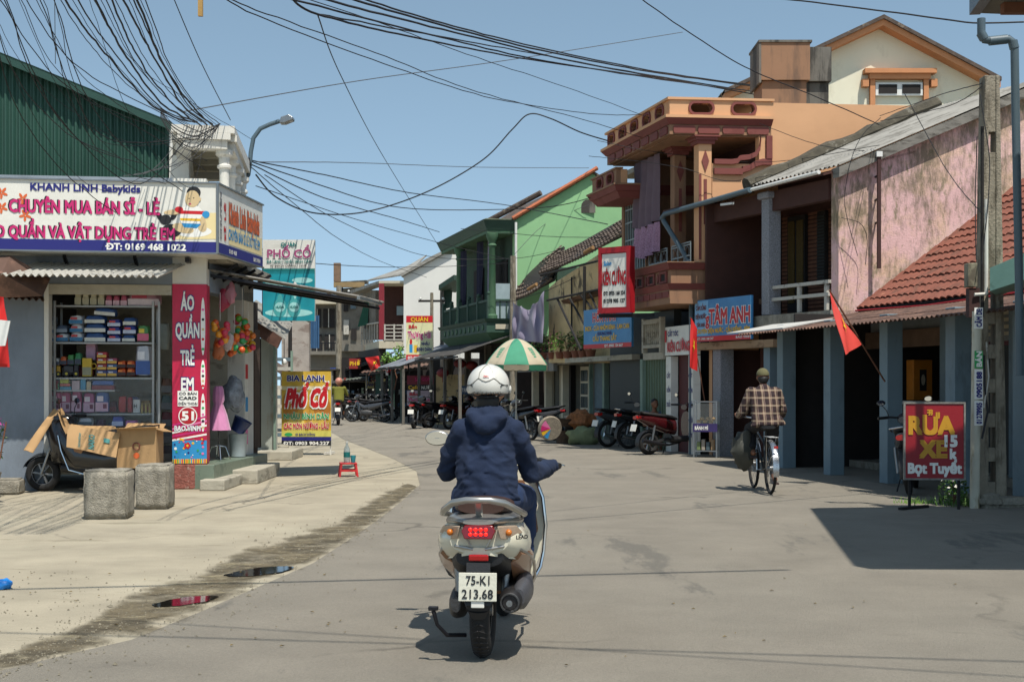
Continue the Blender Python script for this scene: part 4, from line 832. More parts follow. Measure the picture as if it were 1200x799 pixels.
# balcony front
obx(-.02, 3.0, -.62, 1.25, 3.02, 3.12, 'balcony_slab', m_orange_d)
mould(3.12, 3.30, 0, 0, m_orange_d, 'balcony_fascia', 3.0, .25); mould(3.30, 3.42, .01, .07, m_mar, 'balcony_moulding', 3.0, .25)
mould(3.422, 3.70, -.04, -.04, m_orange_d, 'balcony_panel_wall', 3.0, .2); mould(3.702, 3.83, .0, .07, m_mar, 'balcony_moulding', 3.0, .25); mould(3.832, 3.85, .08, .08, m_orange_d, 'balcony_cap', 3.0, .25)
for k in range(8): MB(Tfront).box(.04+k*.37, .37+k*.37, -.015, -.001, 3.15, 3.27).build('fascia_panel', m_mar, oh)
for k in range(4):
    c = .42+k*.7; 
    for (x0, x1, zz0, zz1) in ((c-.2, c+.2, 3.64, 3.68), (c-.2, c+.2, 3.45, 3.49), (c-.2, c-.14, 3.49, 3.64), (c+.14, c+.2, 3.49, 3.64)): MB(Tfront).box(x0, x1, .0, .038, zz0, zz1).build('vent_frame', m_mar, oh)
    MB(Tfront).box(c-.13, c+.13, .025, .039, 3.5, 3.63).build('vent_opening', m_dark, oh)
    MB(Tfront).prism([(c+.35, .02, 3.66), (c+.29, .02, 3.56), (c+.35, .02, 3.46), (c+.41, .02, 3.56)], (0, .018, 0)).build('lozenge', m_mar, oh)
for (a0, a1) in ((.28, 1.33), (1.62, 2.72)):
    for z in (3.9, 4.0, 4.22, 4.27): obx(a0, a1, -.1, -.075, z, z+.025, 'rail', m_grill)
    n = int((a1-a0)/.3)
    for k in range(n+1):
        a = a0+k*(a1-a0)/n; obx(a-.012, a+.012, -.1, -.08, 3.85, 4.28, 'baluster', m_grill)
        if k < n: MB(LO).torus((a+(a1-a0)/n/2, -.09, 4.11), .085, .01, 'X', 14, 5).build('rail_ring', m_grill, oh) if False else MB(lambda p, a=a, d=(a1-a0)/n/2: LO((a+d+p.y, -.09, 4.11+p.z))).torus((0, 0, 0), .085, .011, 'X', 14, 5).build('rail_ring', m_grill, oh)
# ground floor
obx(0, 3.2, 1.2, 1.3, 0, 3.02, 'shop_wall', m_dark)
obx(.25, .5, -.05, .1, 0, 2.0, 'door_jamb', m_signw); obx(1.5, 1.8, -.05, .1, 0, 2.0, 'door_jamb', m_signw)
obx(.5, 1.5, .12, .18, 0, 2.02, 'inner_door', mat('red_door', '#4f1d1c', .7, var=.15))
obx(.25, 1.8, -.07, .1, 2.02, 2.62, 'door_sign_board', m_signw)
fo_r = (LO((0, 0, 0))-LO((1, 0, 0))).normalized(); fo_n = Vector((-.970, -.2425, 0))
text('KIÊN CƯỜNG', m_red, oh, LO((1.62, -.075, 2.1)), fo_r, up, 1.25, .2, .035, fo_n, .01); text('CẮT TÓC', m_navy, oh, LO((1.6, -.075, 2.42)), fo_r, up, .6, .1, .03, fo_n, .01); quad(oh, LO((1.78, -.075, 2.3)), fo_r, 0, .1, 0, .25, fo_n, .01, m_red)
for a in (1.62, .36):
    for k in range(5): text(('CẮT', 'UỐN', 'DUỖI', 'GỘI', 'SẤY')[k], m_navy, oh, LO((a+.1, -.055, 1.55-k*.3)), fo_r, up, .2, .09, .02, fo_n, .008)
obx(1.85, 3.1, -.1, .1, 1.95, 2.1, 'low_slab', m_conc_l)
obx(1.85, 1.95, -.15, -.05, 2.1, 2.85, 'balustrade_post', m_conc_l); obx(2.95, 3.05, -.15, -.05, 2.1, 2.85, 'balustrade_post', m_conc_l)
obx(1.95, 2.95, -.15, -.05, 2.72, 2.82, 'rail', m_conc_l); obx(1.95, 2.95, -.15, -.05, 2.2, 2.27, 'rail', m_conc_l)
for k in range(8): 
    c = LO((2.03+k*.12, -.1, 2.27)); MB().lathe([(.02, 0), (.035, .12), (.022, .25), (.035, .34), (.02, .45)], 8, tuple(c)).build('baluster', m_conc_l, oh, smooth=True)
obx(1.85, 3.2, .0, .05, 0, 1.95, 'shutter_panel', m_greenp); obx(1.85, 6.2, .14, .3, 0, 3.0, 'shop_wall', m_shut)
for k in range(8): obx(1.87+k*.165, 1.88+k*.165, -.012, -.001, 0, 1.95, 'panel_joint', m_postg)
obx(3.2, 3.36, -.08, .08, 0, 1.97, 'post', m_postg)
# roof deck box and water tank housings
obx(.3, 6, .3, 11, 6.385, 6.5, 'roof_deck', m_conc)
rb = thing('roof_box', 'orange plastered box with rain streaks standing on the orange house roof', 'roof box', P(893, 112, 29)); rb.location.z = 6.9
w = 52/1600*29; MB().box(0, w, 0, 1, 0, .95).build('lower_wall', m_orange_d, rb); MB().box(-.06, w+.06, -.08, 1.05, .96, 1.75).build('upper_box', m_orange_d, rb); MB().box(-.09, w+.1, -.11, 1.1, 1.752, 1.80).build('coping', m_greyst, rb); MB().box(-.08, -.062+.03, -.09, 1.0, .9, 1.75).build('edge', m_greyst, rb)
rb = thing('water_tank_box', 'dark streaked concrete tank box beside the orange roof box', 'tank', P(945, 112, 29.3)); rb.location.z = 6.9
MB().box(.02, .5, .1, 1, 0, 1.0).build('base', m_greyst, rb); MB().box(-.06, .54, 0, 1.1, 1.02, 1.75).build('tank', m_greyst, rb)
# red framed box sign
RS = thing('box_sign', 'projecting box sign with thick red frame reading KIÊN CƯỜNG at the balcony end', 'sign', P(739, 366, 28.4))
o = Vector(RS.location); q = Vector(P(702, 369, 28.9)); hgt = (366-288)/1600*28.4; hl = (369-296)/1600*28.9
r = (Vector((o.x, o.y, 0))-Vector((q.x, q.y, 0))); Wd = r.length; r.normalize(); nn = Vector((r.y, -r.x, 0)); nn = nn if nn.y < 0 else -nn; org = q-o; org.z = 0
MB().prism([org, V0, -nn*.16, org-nn*.16], (0, 0, hgt)).build('box', m_rf, RS)
quad(RS, org, r, .08, Wd-.1, .12, hgt-.14, nn, .004, m_signw, 'panel')
for (w0, w1, z0, z1) in ((0, Wd, 0, .1), (0, Wd, hgt-.12, hgt), (0, .07, .1, hgt-.12), (Wd-.09, Wd, .1, hgt-.12)): MB().prism([org+r*w0+Vector((0,0,z0)), org+r*w1+Vector((0,0,z0)), org+r*w1+Vector((0,0,z1)), org+r*w0+Vector((0,0,z1))], nn*.03).build('frame', m_rf, RS)
text('Salon', m_sky, RS, org+r*.12+Vector((0, 0, 1.0)), r, up, .2, .1, .03, nn, .008, shear=.3); otext('KIÊN CƯỜNG', m_red, m_blk, RS, org+r*.1+Vector((0, 0, .6)), r, up, Wd-.22, .28, .02, .025, .008, nn)
text('ĐT: 0935 168 224', m_blk, RS, org+r*.12+Vector((0, 0, .38)), r, up, Wd-.26, .08, .04, nn, .008); text('01278 905 127', m_blk, RS, org+r*.12+Vector((0, 0, .22)), r, up, Wd-.26, .08, .04, nn, .008)
MB().bar(Vector((0, 0, -.05))+org, Vector((.5, .1, -.05)), .06, .08).build('bracket', m_blackm, RS)
# blue sign over the low shop
bs = thing('shop_sign', 'blue signboard with red heading and yellow lines hanging left of the balcony', 'sign', P(684, 409, 32.6))
o = Vector(bs.location); q = Vector(P(740, 408, 30.4)); r = Vector((q.x-o.x, q.y-o.y, 0)); Wd = r.length; r.normalize(); nn = Vector((r.y, -r.x, 0)); nn = nn if nn.y < 0 else -nn; hh = .92
MB().prism([V0, r*Wd, r*Wd-nn*.05, -nn*.05], (0, 0, hh)).build('sign_board', m_sb, bs); quad(bs, V0, r, 0, Wd, 0, .1, nn, .004, m_red)
otext('HÒA PHÁT', m_red, m_wht, bs, r*.5+Vector((0, 0, .62)), r, up, 1.2, .22, .03, .04, .008, nn)
text('INOX - CỬA NHÔM KÍNH - LAN CAN', m_yel, bs, r*.1+Vector((0, 0, .42)), r, up, Wd-.2, .11, .03, nn, .008); text('CẦU THANG SẮT', m_yel, bs, r*.5+Vector((0, 0, .17)), r, up, 1.2, .11, .03, nn, .008); text('KHUNG NHÀ', m_navy, bs, r*.75+Vector((0, 0, .3)), r, up, .7, .08, .03, nn, .008); text('ĐT: 0905 124 667', m_wht, bs, r*1.1+Vector((0, 0, .02)), r, up, .9, .06, .03, nn, .008)
# curtain hung in the loggia
def cloth(name, label, T, a0, a1, z0, z1, m, folds=5, amp=.06, sagt=0, seed=0, hem=0, parts=None):
    t = MB(T).sheet(lambda u, v: (lerp(a0, a1, u)+(.08*(1-v)*(u-.5))*(a1-a0)*hem+.03*sin(v*4+seed), amp*sin(u*folds*2*pi+seed+v*1.3)*(1.1-v*.5), lerp(z0, z1, v)-sagt*4*u*(1-u)*v+.04*sin(u*7+seed)*(1-v)), 40, 16, .004, (0, 1, 0))
    return t.build(name, m, None, smooth=True, ang=80)
Tc = lambda p: FO((p[0], -.22+p[1], p[2]))
cu = thing('hanging_curtain', 'long mauve curtain with pink floral lower end hanging from the orange loggia', 'curtain', tuple(Tc((2.5, 0, 4.2))))
Tcl = lambda p: Tc(p)-Vector(cu.location)
for (z0_, z1_, m, nm) in ((4.85, 6.3, m_brownc, 'drape'), (4.2, 4.855, m_floral, 'floral_hem')):
    o = cloth(nm, '', Tcl, 1.8, 3.45, z0_, z1_, m, 4, .05, 0, 1, 0); o.parent = cu
# flag at the pipe, on short poles
def flag(label, poleb, polet, pts, star=True, m=None, group=None):
    """cloth through given 3D corner points: top, free corner list"""
    t = thing('flag', label, 'flag', poleb, 0, group); B = Vector(poleb)
    MB().tube([V0, Vector(polet)-B], .012, 6).build('pole', m_wood_d, t, smooth=True)
    A, Bq, Cq, D = [Vector(p)-B for p in pts]     # hoist top, hoist bottom, fly bottom, fly top
    N = (Bq-A).cross(D-A).normalized()
    fn = lambda u, v: A.lerp(Bq, v).lerp(D.lerp(Cq, v), u)+N*(.05*sin(u*5+v*7)+.02*sin(v*13+u*3))*min(1, u*3+.15)*(Bq-A).length
    MB().sheet(fn, 14, 18, .003, N).build('cloth', m or mat('flag_red', '#c01e1c', .7, var=.05, bump=.02), t, smooth=True, ang=80)
    if star:
        mb = MB(); 
        for sgn in (1, -1):
            k = len(mb.v); pts_ = []
            for i in range(10):
                r_ = .17 if i % 2 == 0 else .07; tt = 2*pi*i/10; u, v = .5+r_*cos(tt), .42+r_*sin(tt)*1.2; pts_.append(fn(u, v)+N*sgn*.02)
            mb.v.append(fn(.5, .42)+N*sgn*.02); mb.v += pts_; mb.f += [(k, k+1+i, k+1+(i+1)%10) for i in range(10)]
        mb.build('star', mat('flag_yellow', '#e8c020', .7, var=0, bump=0), t)
    return t
flag('red flag with yellow star hanging limp against the grey down pipe', P(826, 470, 27.0), P(809, 372, 26.6), [P(810, 372, 26.6), P(817, 385, 26.65), P(817, 435, 26.7), P(808, 430, 26.5)])
flag('sun-faded red flag drooping from a pole fixed to a blue-grey column', P(1037, 447, 19.3), P(972, 340, 18.7), [P(972, 340, 18.7), P(984, 366, 18.75), P(1009, 404, 18.9), P(990, 416, 18.6)], m=mat('faded_flag', '#d2463c', .7, var=.06))
# ---------------------------------------------------------------- cream gable house behind
gh = thing('cream_house', 'cream gable house with orange verge trim and small attic window behind the orange house', 'house', (7, 36, 0))
Y = 36
def gp(px, py, y=Y): p = P(px, py, y); return (p[0]-7, p[1]-36, p[2])
MB().prism([gp(850, 128), gp(850, 113), gp(1030, 30), gp(1162, 99), gp(1162, 300), gp(850, 300)], (0, .3, 0)).build('gable_wall', m_creamw, gh)
def verge(p, q, h, dep0, dep1, m, nm): 
    p = Vector(p); q = Vector(q); MB().prism([p+Vector((0, -dep0, 0)), q+Vector((0, -dep0, 0)), q+Vector((0, -dep0, -h)), p+Vector((0, -dep0, -h))], (0, dep0-dep1, 0)).build(nm, m, gh)
for (a, b) in (((846, 110), (1030, 24)), ((1030, 24), (1166, 96))):
    verge(gp(*a), gp(*b), .24, .42, .003, m_trimo, 'verge_trim'); verge(gp(a[0], a[1]-1), gp(b[0], b[1]-1), .10, .5, -.4, m_oldtile, 'verge_cap')
MB().prism([gp(845, 109), gp(1030, 22), gp(1168, 95), gp(1168, 97), gp(1030, 25), gp(845, 111)], (0, 9, 0)).build('roof', m_oldtile, gh)
x0, _, z0 = gp(1025, 113); x1, _, z1 = gp(1080, 98)
wn = MB().box(x0, x1, -.1, -.02, z0, z1).build('window', m_whitepl, gh)
for k in range(2): MB().box(x0+.08+k*(x1-x0)/2, x0+(x1-x0)/2-.06+k*(x1-x0)/2, -.12, -.101, z0+.05, z1-.05).build('pane', m_dark, wn)
MB().box(x0-.15, x0-.02, -.14, -.003, z0-.3, z1+.08).build('window_jamb', m_trimo, gh); MB().box(x1+.02, x1+.15, -.14, -.003, z0-.3, z1+.08).build('window_jamb', m_trimo, gh)
MB().box(x0-.18, x1+.18, -.2, -.003, z1+.081, z1+.22).build('window_head', m_trimo, gh); MB().box(x0-.32, x1+.32, -.28, -.003, z1+.221, z1+.34).build('window_hood', m_trimo, gh)
for sx_ in (x0-.36, x1+.2): MB().box(sx_, sx_+.16, -.2, -.003, z1-.12, z1+.08).build('hood_bracket', m_trimo, gh)
# ---------------------------------------------------------------- near right building (mostly out of frame): eave, pipe, ledge
nr = thing('near_house', 'near right building with concrete eave, thick grey drain pipe and pale green ledge', 'house', (4.95, 14.2, 0))
FN = Fr((5.3, 14.1), (-.17, .985), (.985, .17)); LN = lambda p: FN(p)-Vector((4.95, 14.2, 0))
def nbx(a0, a1, b0, b1, z0, z1, nm, m): return MB(LN).box(a0, a1, b0, b1, z0, z1).build(nm, m, nr)
NRc = [(4.52, 13.3), (9, 13.9), (9, 8.0), (3.75, 8.2)]
MB().prism([(x-4.95, y-14.2, 5.03) for x, y in NRc], (0, 0, .16)).build('roof_eave', mat('eave_concrete', '#6e6a60', .9, var=.15, stain='#3c3932', ss=(1, 1, 1), st=.55), nr)
for k in range(5): MB().box(-.3-k*.12, 4, -1.3-k*1.0, -1.2-k*1.0, 4.93, 5.028).build('eave_rafter', m_wood_d, nr)
MB().bar(Vector((-.46, -.95, 5.1)), Vector((-1.2, -5.9, 5.1)), .1, .2).build('eave_gutter', mat('zinc', '#6d767c', .5, metal=.3, var=.1), nr)
MB().box(-.03, 4.0, .1, .35, 5.05, 5.27).build('eave_beam', m_blackm, nr) if 0 else None
pp = [P(1150, 22, 14.1), P(1150, 40, 14.1), P(1154, 47, 14.1), P(1163, 48, 14.1), P(1182, 46, 14.1), P(1187, 50, 14.1), P(1189, 58, 14.1), P(1190, 120, 14.1), P(1194, 320, 14.1), P(1195, 440, 14.2)]
pp = [(x-4.95, y-14.2, z) for x, y, z in pp]; MB().tube(pp, .042, 12).build('drain_pipe', m_pipe, nr, smooth=True)
for i in (1, 3, 5): MB().tube([Vector(pp[i]).lerp(Vector(pp[i+1]), -.2), Vector(pp[i]).lerp(Vector(pp[i+1]), .9)], .049, 12).build('pipe_collar', m_pipe, nr, smooth=True)
m_tealp = mat('pale_teal_paint', '#7fa596', .8, var=.08, stain='#536b60', ss=(2, 2, 2), st=.55)
lp = P(1161, 340, 15.2); MB().prism([(P(1160, y, 15.2)[0]-4.95, 1.0, P(1160, y, 15.2)[2]) for y in (341, 314)]+[(P(1225, y, 14.6)[0]-4.95, .4, P(1225, y, 14.6)[2]) for y in (286, 320)], (.4, .9, 0)).build('ledge', m_tealp, nr)
nbx(-5, -.2, 0.9, 1.2, 0, 5.1, 'wall', m_colblue)
MB().box(.62, .75, -.12, .0, 2.6, 5.15).build('corner_post', m_blackm, nr) if 0 else None
# ================================================================ LOW YELLOW HOUSE, GREEN HOUSE, FAR STREET
FY = Fr((2.3, 32.9), (-.25, .968), (.968, .25)); LY = lambda p: FY.local(p)
yh = FY.root('yellow_house', 'old stained yellow house with sagging dark tile roof and rooftop flower pots', 'house')
def ybx(a0, a1, b0, b1, z0, z1, nm, m, bev=0): return MB(LY).box(a0, a1, b0, b1, z0, z1).build(nm, m, yh, bevel=bev)
# upper stained wall faces the viewer
def YP(px, py, Y): p = P(px, py, Y); return Vector((p[0]-2.3, p[1]-32.9, p[2]))
MB().prism([YP(643, 425, 37.3), YP(643, 338, 37.3), YP(652, 330, 36.9), YP(705, 296, 34.3), YP(716, 290, 33.9), YP(716, 425, 33.9)], (.05, .25, 0)).build('upper_wall', m_ocre, yh)
MB().prism([YP(669, 388, 35.8), YP(669, 325, 35.8), YP(671, 324, 35.8), YP(671, 388, 35.8)], (0, .03, 0)).build('wall_pipe', m_blackm, yh)
ybx(-.05, 8.6, .9, 1.1, 0, 2.2, 'lower_wall', mat('dim_grey_wall', '#56574f', .9, var=.15))
ybx(0.1, 1.1, .75, .9, 0, 2.05, 'dark_door', m_shut); ybx(1.15, 2.1, .75, .9, 0, 2.05, 'dark_door', m_shut)
for a in (.0, 2.2): ybx(a-.08, a+.08, .62, .78, 0, 2.05, 'post', m_postg)
ybx(2.3, 3.6, .84, .9, 0, 2.0, 'blue_wall', mat('dusty_blue', '#61727a', .9, var=.12))
ybx(3.6, 3.66, .7, .8, 0, 2.0, 'edge', m_postg)
ybx(4.0, 4.75, .8, .86, .3, 1.9, 'window_frame', m_cream)
for r_ in range(4):
    for c in range(2): ybx(4.08+c*.32, 4.34+c*.32, .78, .799, .42+r_*.36, .72+r_*.36, 'pane', m_glass if 0 else mat('dim_glass', '#39464a', .15))
ybx(5.5, 6.2, .75, .89, 0, 2.0, 'dark_door', m_dark)
ybx(6.3, 6.8, .8, .88, 0, 2.0, 'open_shutter', m_cream); ybx(7.6, 8.1, .8, .88, 0, 2.0, 'open_shutter', m_cream)
for a in (5.2, 6.9, 8.3): ybx(a-.09, a+.09, .4, .58, 0, 1.95, 'post', m_cream)
# slabs carrying pots and grey fascia boxes
ybx(-1.9, 3.4, -.05, .9, 1.98, 2.1, 'low_slab', m_conc_l); ybx(3.4, 8.6, .1, .9, 1.96, 2.04, 'low_slab', m_conc)
for k in range(7): ybx(4.6+k*.56, 5.1+k*.56, -.02, .09, 1.78, 2.1, 'fascia_box', mat('fascia_grey', '#7d7d78', .8, var=.12))
# sagging tile roofs (two layers), with rows of tiles
def oldroof(c00, c10, c11, c01, rows, cols, nm, m=m_oldtile, edge=m_terra_o, sag=.12, edgeside=True):
    c00, c10, c11, c01 = map(Vector, (c00, c10, c11, c01)); mb = MB(); rg_ = random.Random(rows)
    N = (c10-c00).cross(c01-c00).normalized(); N = N if N.z > 0 else -N
    f = lambda u, v: c00.lerp(c10, u).lerp(c01.lerp(c11, u), v)-Vector((0, 0, sag*sin(pi*u)*1))
    for r_ in range(rows):
        for c in range(cols):
            u0, u1 = c/cols, (c+1)/cols; v0, v1 = r_/rows, (r_+1.05)/rows; j = rg_.uniform(0, .02); k = len(mb.v)
            for uu, h in ((u0, 0), ((u0+u1)/2, .04), (u1, 0)):
                mb.v += [f(uu, v0)+N*(h+.05+j), f(uu, v1)+N*(h+j), f(uu, v0)+N*(h*.5)]
            mb.f += [(k, k+3, k+4, k+1), (k+3, k+6, k+7, k+4), (k+2, k+5, k+3, k), (k+5, k+8, k+6, k+3)]
    mb.build(nm, m, yh if nm != 'far_tiles' else None, kind='stuff', fix=False)
    MB().prism([f(0, 0)-N*.08, f(1, 0)-N*.08, f(1, 1)-N*.08, f(0, 1)-N*.08], N*.06).build('roof_deck', m_dark, yh)
oldroof(YP(745, 266, 32.8), YP(632, 322, 37.6), YP(651, 300, 41), YP(760, 238, 36.2), 7, 34, 'roof_tiles')
oldroof(YP(648, 327, 37.6), YP(600, 352, 41.3), YP(603, 320, 44), YP(660, 288, 41), 8, 16, 'roof_tiles')
for (p, Yq) in (((624, 336), 38.6), ((690, 293), 34.6)):
    MB().tube([YP(p[0]-5, p[1]+3, Yq), YP(p[0]+5, p[1]-3, Yq-.4)], .05, 8).build('edge_tile', mat('bleached_tile', '#94714a', .9, var=.25, vs=10), yh, smooth=True)
m_stick = mat('black_bamboo', '#1d1a18', .8, var=.2)
for (a, b, y0, y1, r_) in (((653, 350), (681, 410), 35.5, 33.5, .035), ((668, 350), (690, 390), 35, 33.5, .03), ((680, 345), (703, 372), 34.5, 33, .03), ((685, 312), (685, 365), 34, 34, .04), ((641, 352), (712, 337), 36, 33, .03), ((635, 322), (700, 306), 37, 34, .03), ((691, 343), (704, 372), 34, 33, .03)):
    MB().tube([YP(*a, y0), YP(*b, y1)], r_, 6).build('prop_pole', m_stick, yh)
MB().prism([YP(657, 352, 35.6), YP(712, 337, 33), YP(712, 341, 33.2), YP(660, 356, 35.8)], (.3, .5, .02)).build('canopy_sheet', m_rust, yh)
ybx(3.9, 4.1, .15, .3, 2.1, 4.3, 'timber_post', m_stick)
# foliage helper: leaf clumps
def leaves(mb, c, r, n, size, seed, sc=(1, 1, 1), hang=0):
    q = random.Random(seed); c = Vector(c)
    for i in range(n):
        d = Vector((q.gauss(0, 1), q.gauss(0, 1), q.gauss(0, 1))).normalized()*r*q.random()**.45; p = c+Vector((d.x*sc[0], d.y*sc[1], d.z*sc[2]))
        a = Vector((q.gauss(0, 1), q.gauss(0, 1), q.gauss(0, .6))).normalized(); b = a.cross(Vector((q.gauss(0, 1), q.gauss(0, 1), q.gauss(0, 1)))).normalized(); s_ = size*q.uniform(.5, 1.3)
        mb.add([p-a*s_, p+b*s_*.4, p+a*s_, p-b*s_*.4], [(0, 1, 2, 3)])
m_fol = mat('leaf_green', '#4a6b2c', .6, var=.4, vs=12, bump=0); m_fol2 = mat('leaf_dark', '#2f4a22', .6, var=.4, vs=9, bump=0); m_fol3 = mat('leaf_bright', '#6a9038', .6, var=.35, vs=12, bump=0)
m_pot = mat('clay_pot', '#7c4c38', .9, var=.15)
def potplant(label, base, r, h, n, m, seed, pot=.14, flowers=None, cat='plant', group=None):
    t = thing('potted_plant', label, cat, base, 0, group)
    MB().lathe([(pot*.7, 0), (pot, pot*1.3), (pot*.85, pot*1.3), (pot*.8, pot*1.1)], 12).build('pot', m_pot, t, smooth=True)
    q = random.Random(seed)
    for i in range(4): MB().tube([(0, 0, pot), (q.uniform(-.3, .3)*r, q.uniform(-.3, .3)*r, pot+h*.4), (q.uniform(-.8, .8)*r, q.uniform(-.6, .6)*r, pot+h*.8)], [.012, .009, .004], 5).build('stem', m_wood_d, t)
    mb = MB(); leaves(mb, (0, 0, pot*1.3+h*.5), r, n, .05, seed, (1, .8, h/r/2)); mb.build('foliage', m, t, fix=False)
    if flowers: mb = MB(); leaves(mb, (0, 0, pot*1.3+h*.6), r*1.05, 40, .028, seed+9, (1, .8, h/r/2)); mb.build('flowers', flowers, t, fix=False)
    return t
pls = [(636, 37.6), (648, 36.8), (657, 36.2), (666, 35.6), (676, 35.0), (684, 34.5), (693, 34.0)]
pd = ['bushy green', 'trailing green', 'pale leaved', 'thin stemmed', 'dense green', 'small dark', 'upright leafy']
for i, (px, Y) in enumerate(pls):
    x, y, _ = P(px, 0, Y); t_ = ['leftmost of the row', 'second from left', 'third from left', 'middle of the row', 'beside the middle pot', 'second from right', 'next to the blue sign'][i]
    potplant('%s potted plant on the low roof slab, %s'%(pd[i], t_), (x, y+.3, 2.10), .36, .55, 170, (m_fol, m_fol2, m_fol3)[i%3], i, flowers=(m_pnk if i in (0, 2) else None), group='potted plants on the slab')
# purple cloth on a line
pc = thing('hanging_cloth', 'large faded purple cloth hung from a line in front of the yellow house', 'cloth', P(620, 400, 37.0))
A, B_, C_, D_ = [Vector(P(*q))-Vector(pc.location) for q in ((601, 353, 38.5), (638, 341, 36.5), (637, 402, 36.5), (600, 398, 38.5))]
def fc(u, v):
    p = A.lerp(B_, u).lerp(D_.lerp(C_, u), v); dr = .55*sin(pi*u)**1.2*(1-v)*(1 if u > .3 else .8)+.12*abs(sin(u*3*pi))*(1-v)
    return p+Vector((0, 0, -dr*.55))+Vector((-.24, -.97, 0))*(.09*sin(u*22+v*2.5*sin(u*6))+.05*sin(u*9-v*8))
MB().sheet(fc, 60, 24, .004, (0, 1, 0)).build('cloth', m_purple, pc, smooth=True, ang=80)
MB().tube([A+Vector((-.4, .4, .03)), A, B_+Vector((.1, 0, .02)), B_+Vector((.8, -.8, .3))], .008, 5).build('line', m_blackm, pc)
# ---------------------------------------------------------------- umbrella
um = thing('umbrella', 'green and cream market umbrella standing open beyond the rider', 'umbrella', G(605, 519)[:2]+(0,), 0)
uY = um.location.y; uz = lambda py: EYE+(450-py)/FPX*uY
MB().tube([(0, 0, 0), (0, 0, uz(398))], .018, 8).build('pole', m_galv, um, smooth=True); MB().lathe([(.22, 0), (.2, .06), (.05, .09)], 16).build('base', m_conc, um, smooth=True)
R = 38/1600*uY; zt, ze = uz(397), uz(428); m_ug = mat('umbrella_green', '#3f8a6c', .8, var=.06, bump=.02); m_uc = mat('umbrella_cream', '#b5aa92', .8, var=.08, bump=.02)
for k in range(8):
    t0, t1 = 2*pi*(k-.5)/8+pi/2*3, 2*pi*(k+.5)/8+pi/2*3
    def fu(u, v):
        t = lerp(t0, t1, u); rr_ = R*v*(1-.04*sin(pi*u)); z = zt-(zt-ze)*(v**1.9)*(1-.0*u)+.012*sin(pi*u)*v
        return (rr_*cos(t), rr_*sin(t), z)
    o = MB().sheet(fu, 6, 10, .004).build('canopy_panel', m_ug if k % 2 == 0 else m_uc, um, smooth=True)
    MB().sheet(lambda u, v: (R*cos(lerp(t0, t1, u))*(1-.04*sin(pi*u)), R*sin(lerp(t0, t1, u))*(1-.04*sin(pi*u)), ze-v*(.11+.03*abs(sin(u*3*pi)))), 8, 2, .003, (0, 0, 1)).build('valance', m_uc if k % 2 == 0 else m_ug, um, smooth=True)
    if k % 2:
        tm = (t0+t1)/2; mb = MB()
        for w_ in range(5): 
            v = .62+w_*.055; mb.add([Vector(fu(.3+.03*w_, v-.018))+Vector((0, 0, .012)), Vector(fu(.7-.03*w_, v-.018))+Vector((0, 0, .012)), Vector(fu(.7-.03*w_, v+.018))+Vector((0, 0, .012)), Vector(fu(.3+.03*w_, v+.018))+Vector((0, 0, .012))], [(0, 1, 2, 3)])
        mb.build('printed_emblem', m_ug, um, fix=False)
    MB().tube([(0, 0, zt-.45), (R*.55*cos(t0), R*.55*sin(t0), lerp(zt, ze, .3))], .007, 5).build('rib', m_galv, um)
# ---------------------------------------------------------------- green house
FG = Fr((.08, 41.8), (-.25, .968), (.985, .17)); LG = lambda p: FG.local(p)
gr = FG.root('green_house', 'light green gable house with dark green columned balcony and orange verge tiles', 'house')
def gbx(a0, a1, b0, b1, z0, z1, nm, m, bev=0, par=None): return MB(LG).box(a0, a1, b0, b1, z0, z1).build(nm, m, par or gr, bevel=bev)
ga = [(0, 6.45), (2.45, 7.93), (6, 5.8)]
gbx(0, .25, 0, 6, 0, 2.895, 'lower_wall', mat('dark_wood', '#2e2420'))
MB(LG).prism([(0, 0, 2.9), (0, 6, 2.9), (0, 6, 5.8), (0, 2.45, 7.93), (0, 0, 6.45)], (.25, 0, 0)).build('gable_wall', m_lgreen, gr)
gbx(.25, 7.6, 0, .2, 2.74, 6.1, 'front_wall', mat('shaded_green_wall', '#2c4436', .9, var=.15))  # green wall darkened to paint in the porch shade
MB(LG).prism([(-.1, -.1, 6.44), (-.1, 2.45, 7.99), (-.1, 6.1, 5.79), (-.1, 6.1, 5.72), (-.1, 2.45, 7.92), (-.1, -.1, 6.37)], (9.5, 0, 0)).build('roof', m_oldtile, gr)
for i in range(11):
    p = LG((-.14, -.1+i*.24, 6.47+i*.1455)); MB().tube([p, p+(LG((0, .25, .152)))], [.075, .085], 8, flat=.8).build('verge_tile', m_terra_o, gr, smooth=True)
MB(LG).tube([(-.16, 0, 6.35), (-.16, 0, 3.0)], .04, 8).build('rain_pipe', m_whitepl, gr, smooth=True)
MB(LG).tube([(9.2, -.2, 6.6), (6.5, .4, 7.0), (5, 2.2, 8.0)], .1, 8).build('ridge_cap', m_oldtile, gr)
wx = LG((-.04, 2.3, 6.9)); MB().add([wx+Vector((.22*cos(t), 0, .22*sin(t) if t < pi+.01 else -.22)) for t in [pi*i/8 for i in range(9)]]+[wx+Vector((-.22, 0, -.2)), wx+Vector((.22, 0, -.2))], [tuple(range(11))]).build('round_vent', m_greyst, gr, fix=False)
ww = gbx(-.12, -.002, 1.3, 3.2, 4.5, 5.0, 'side_canopy', m_dgreen)
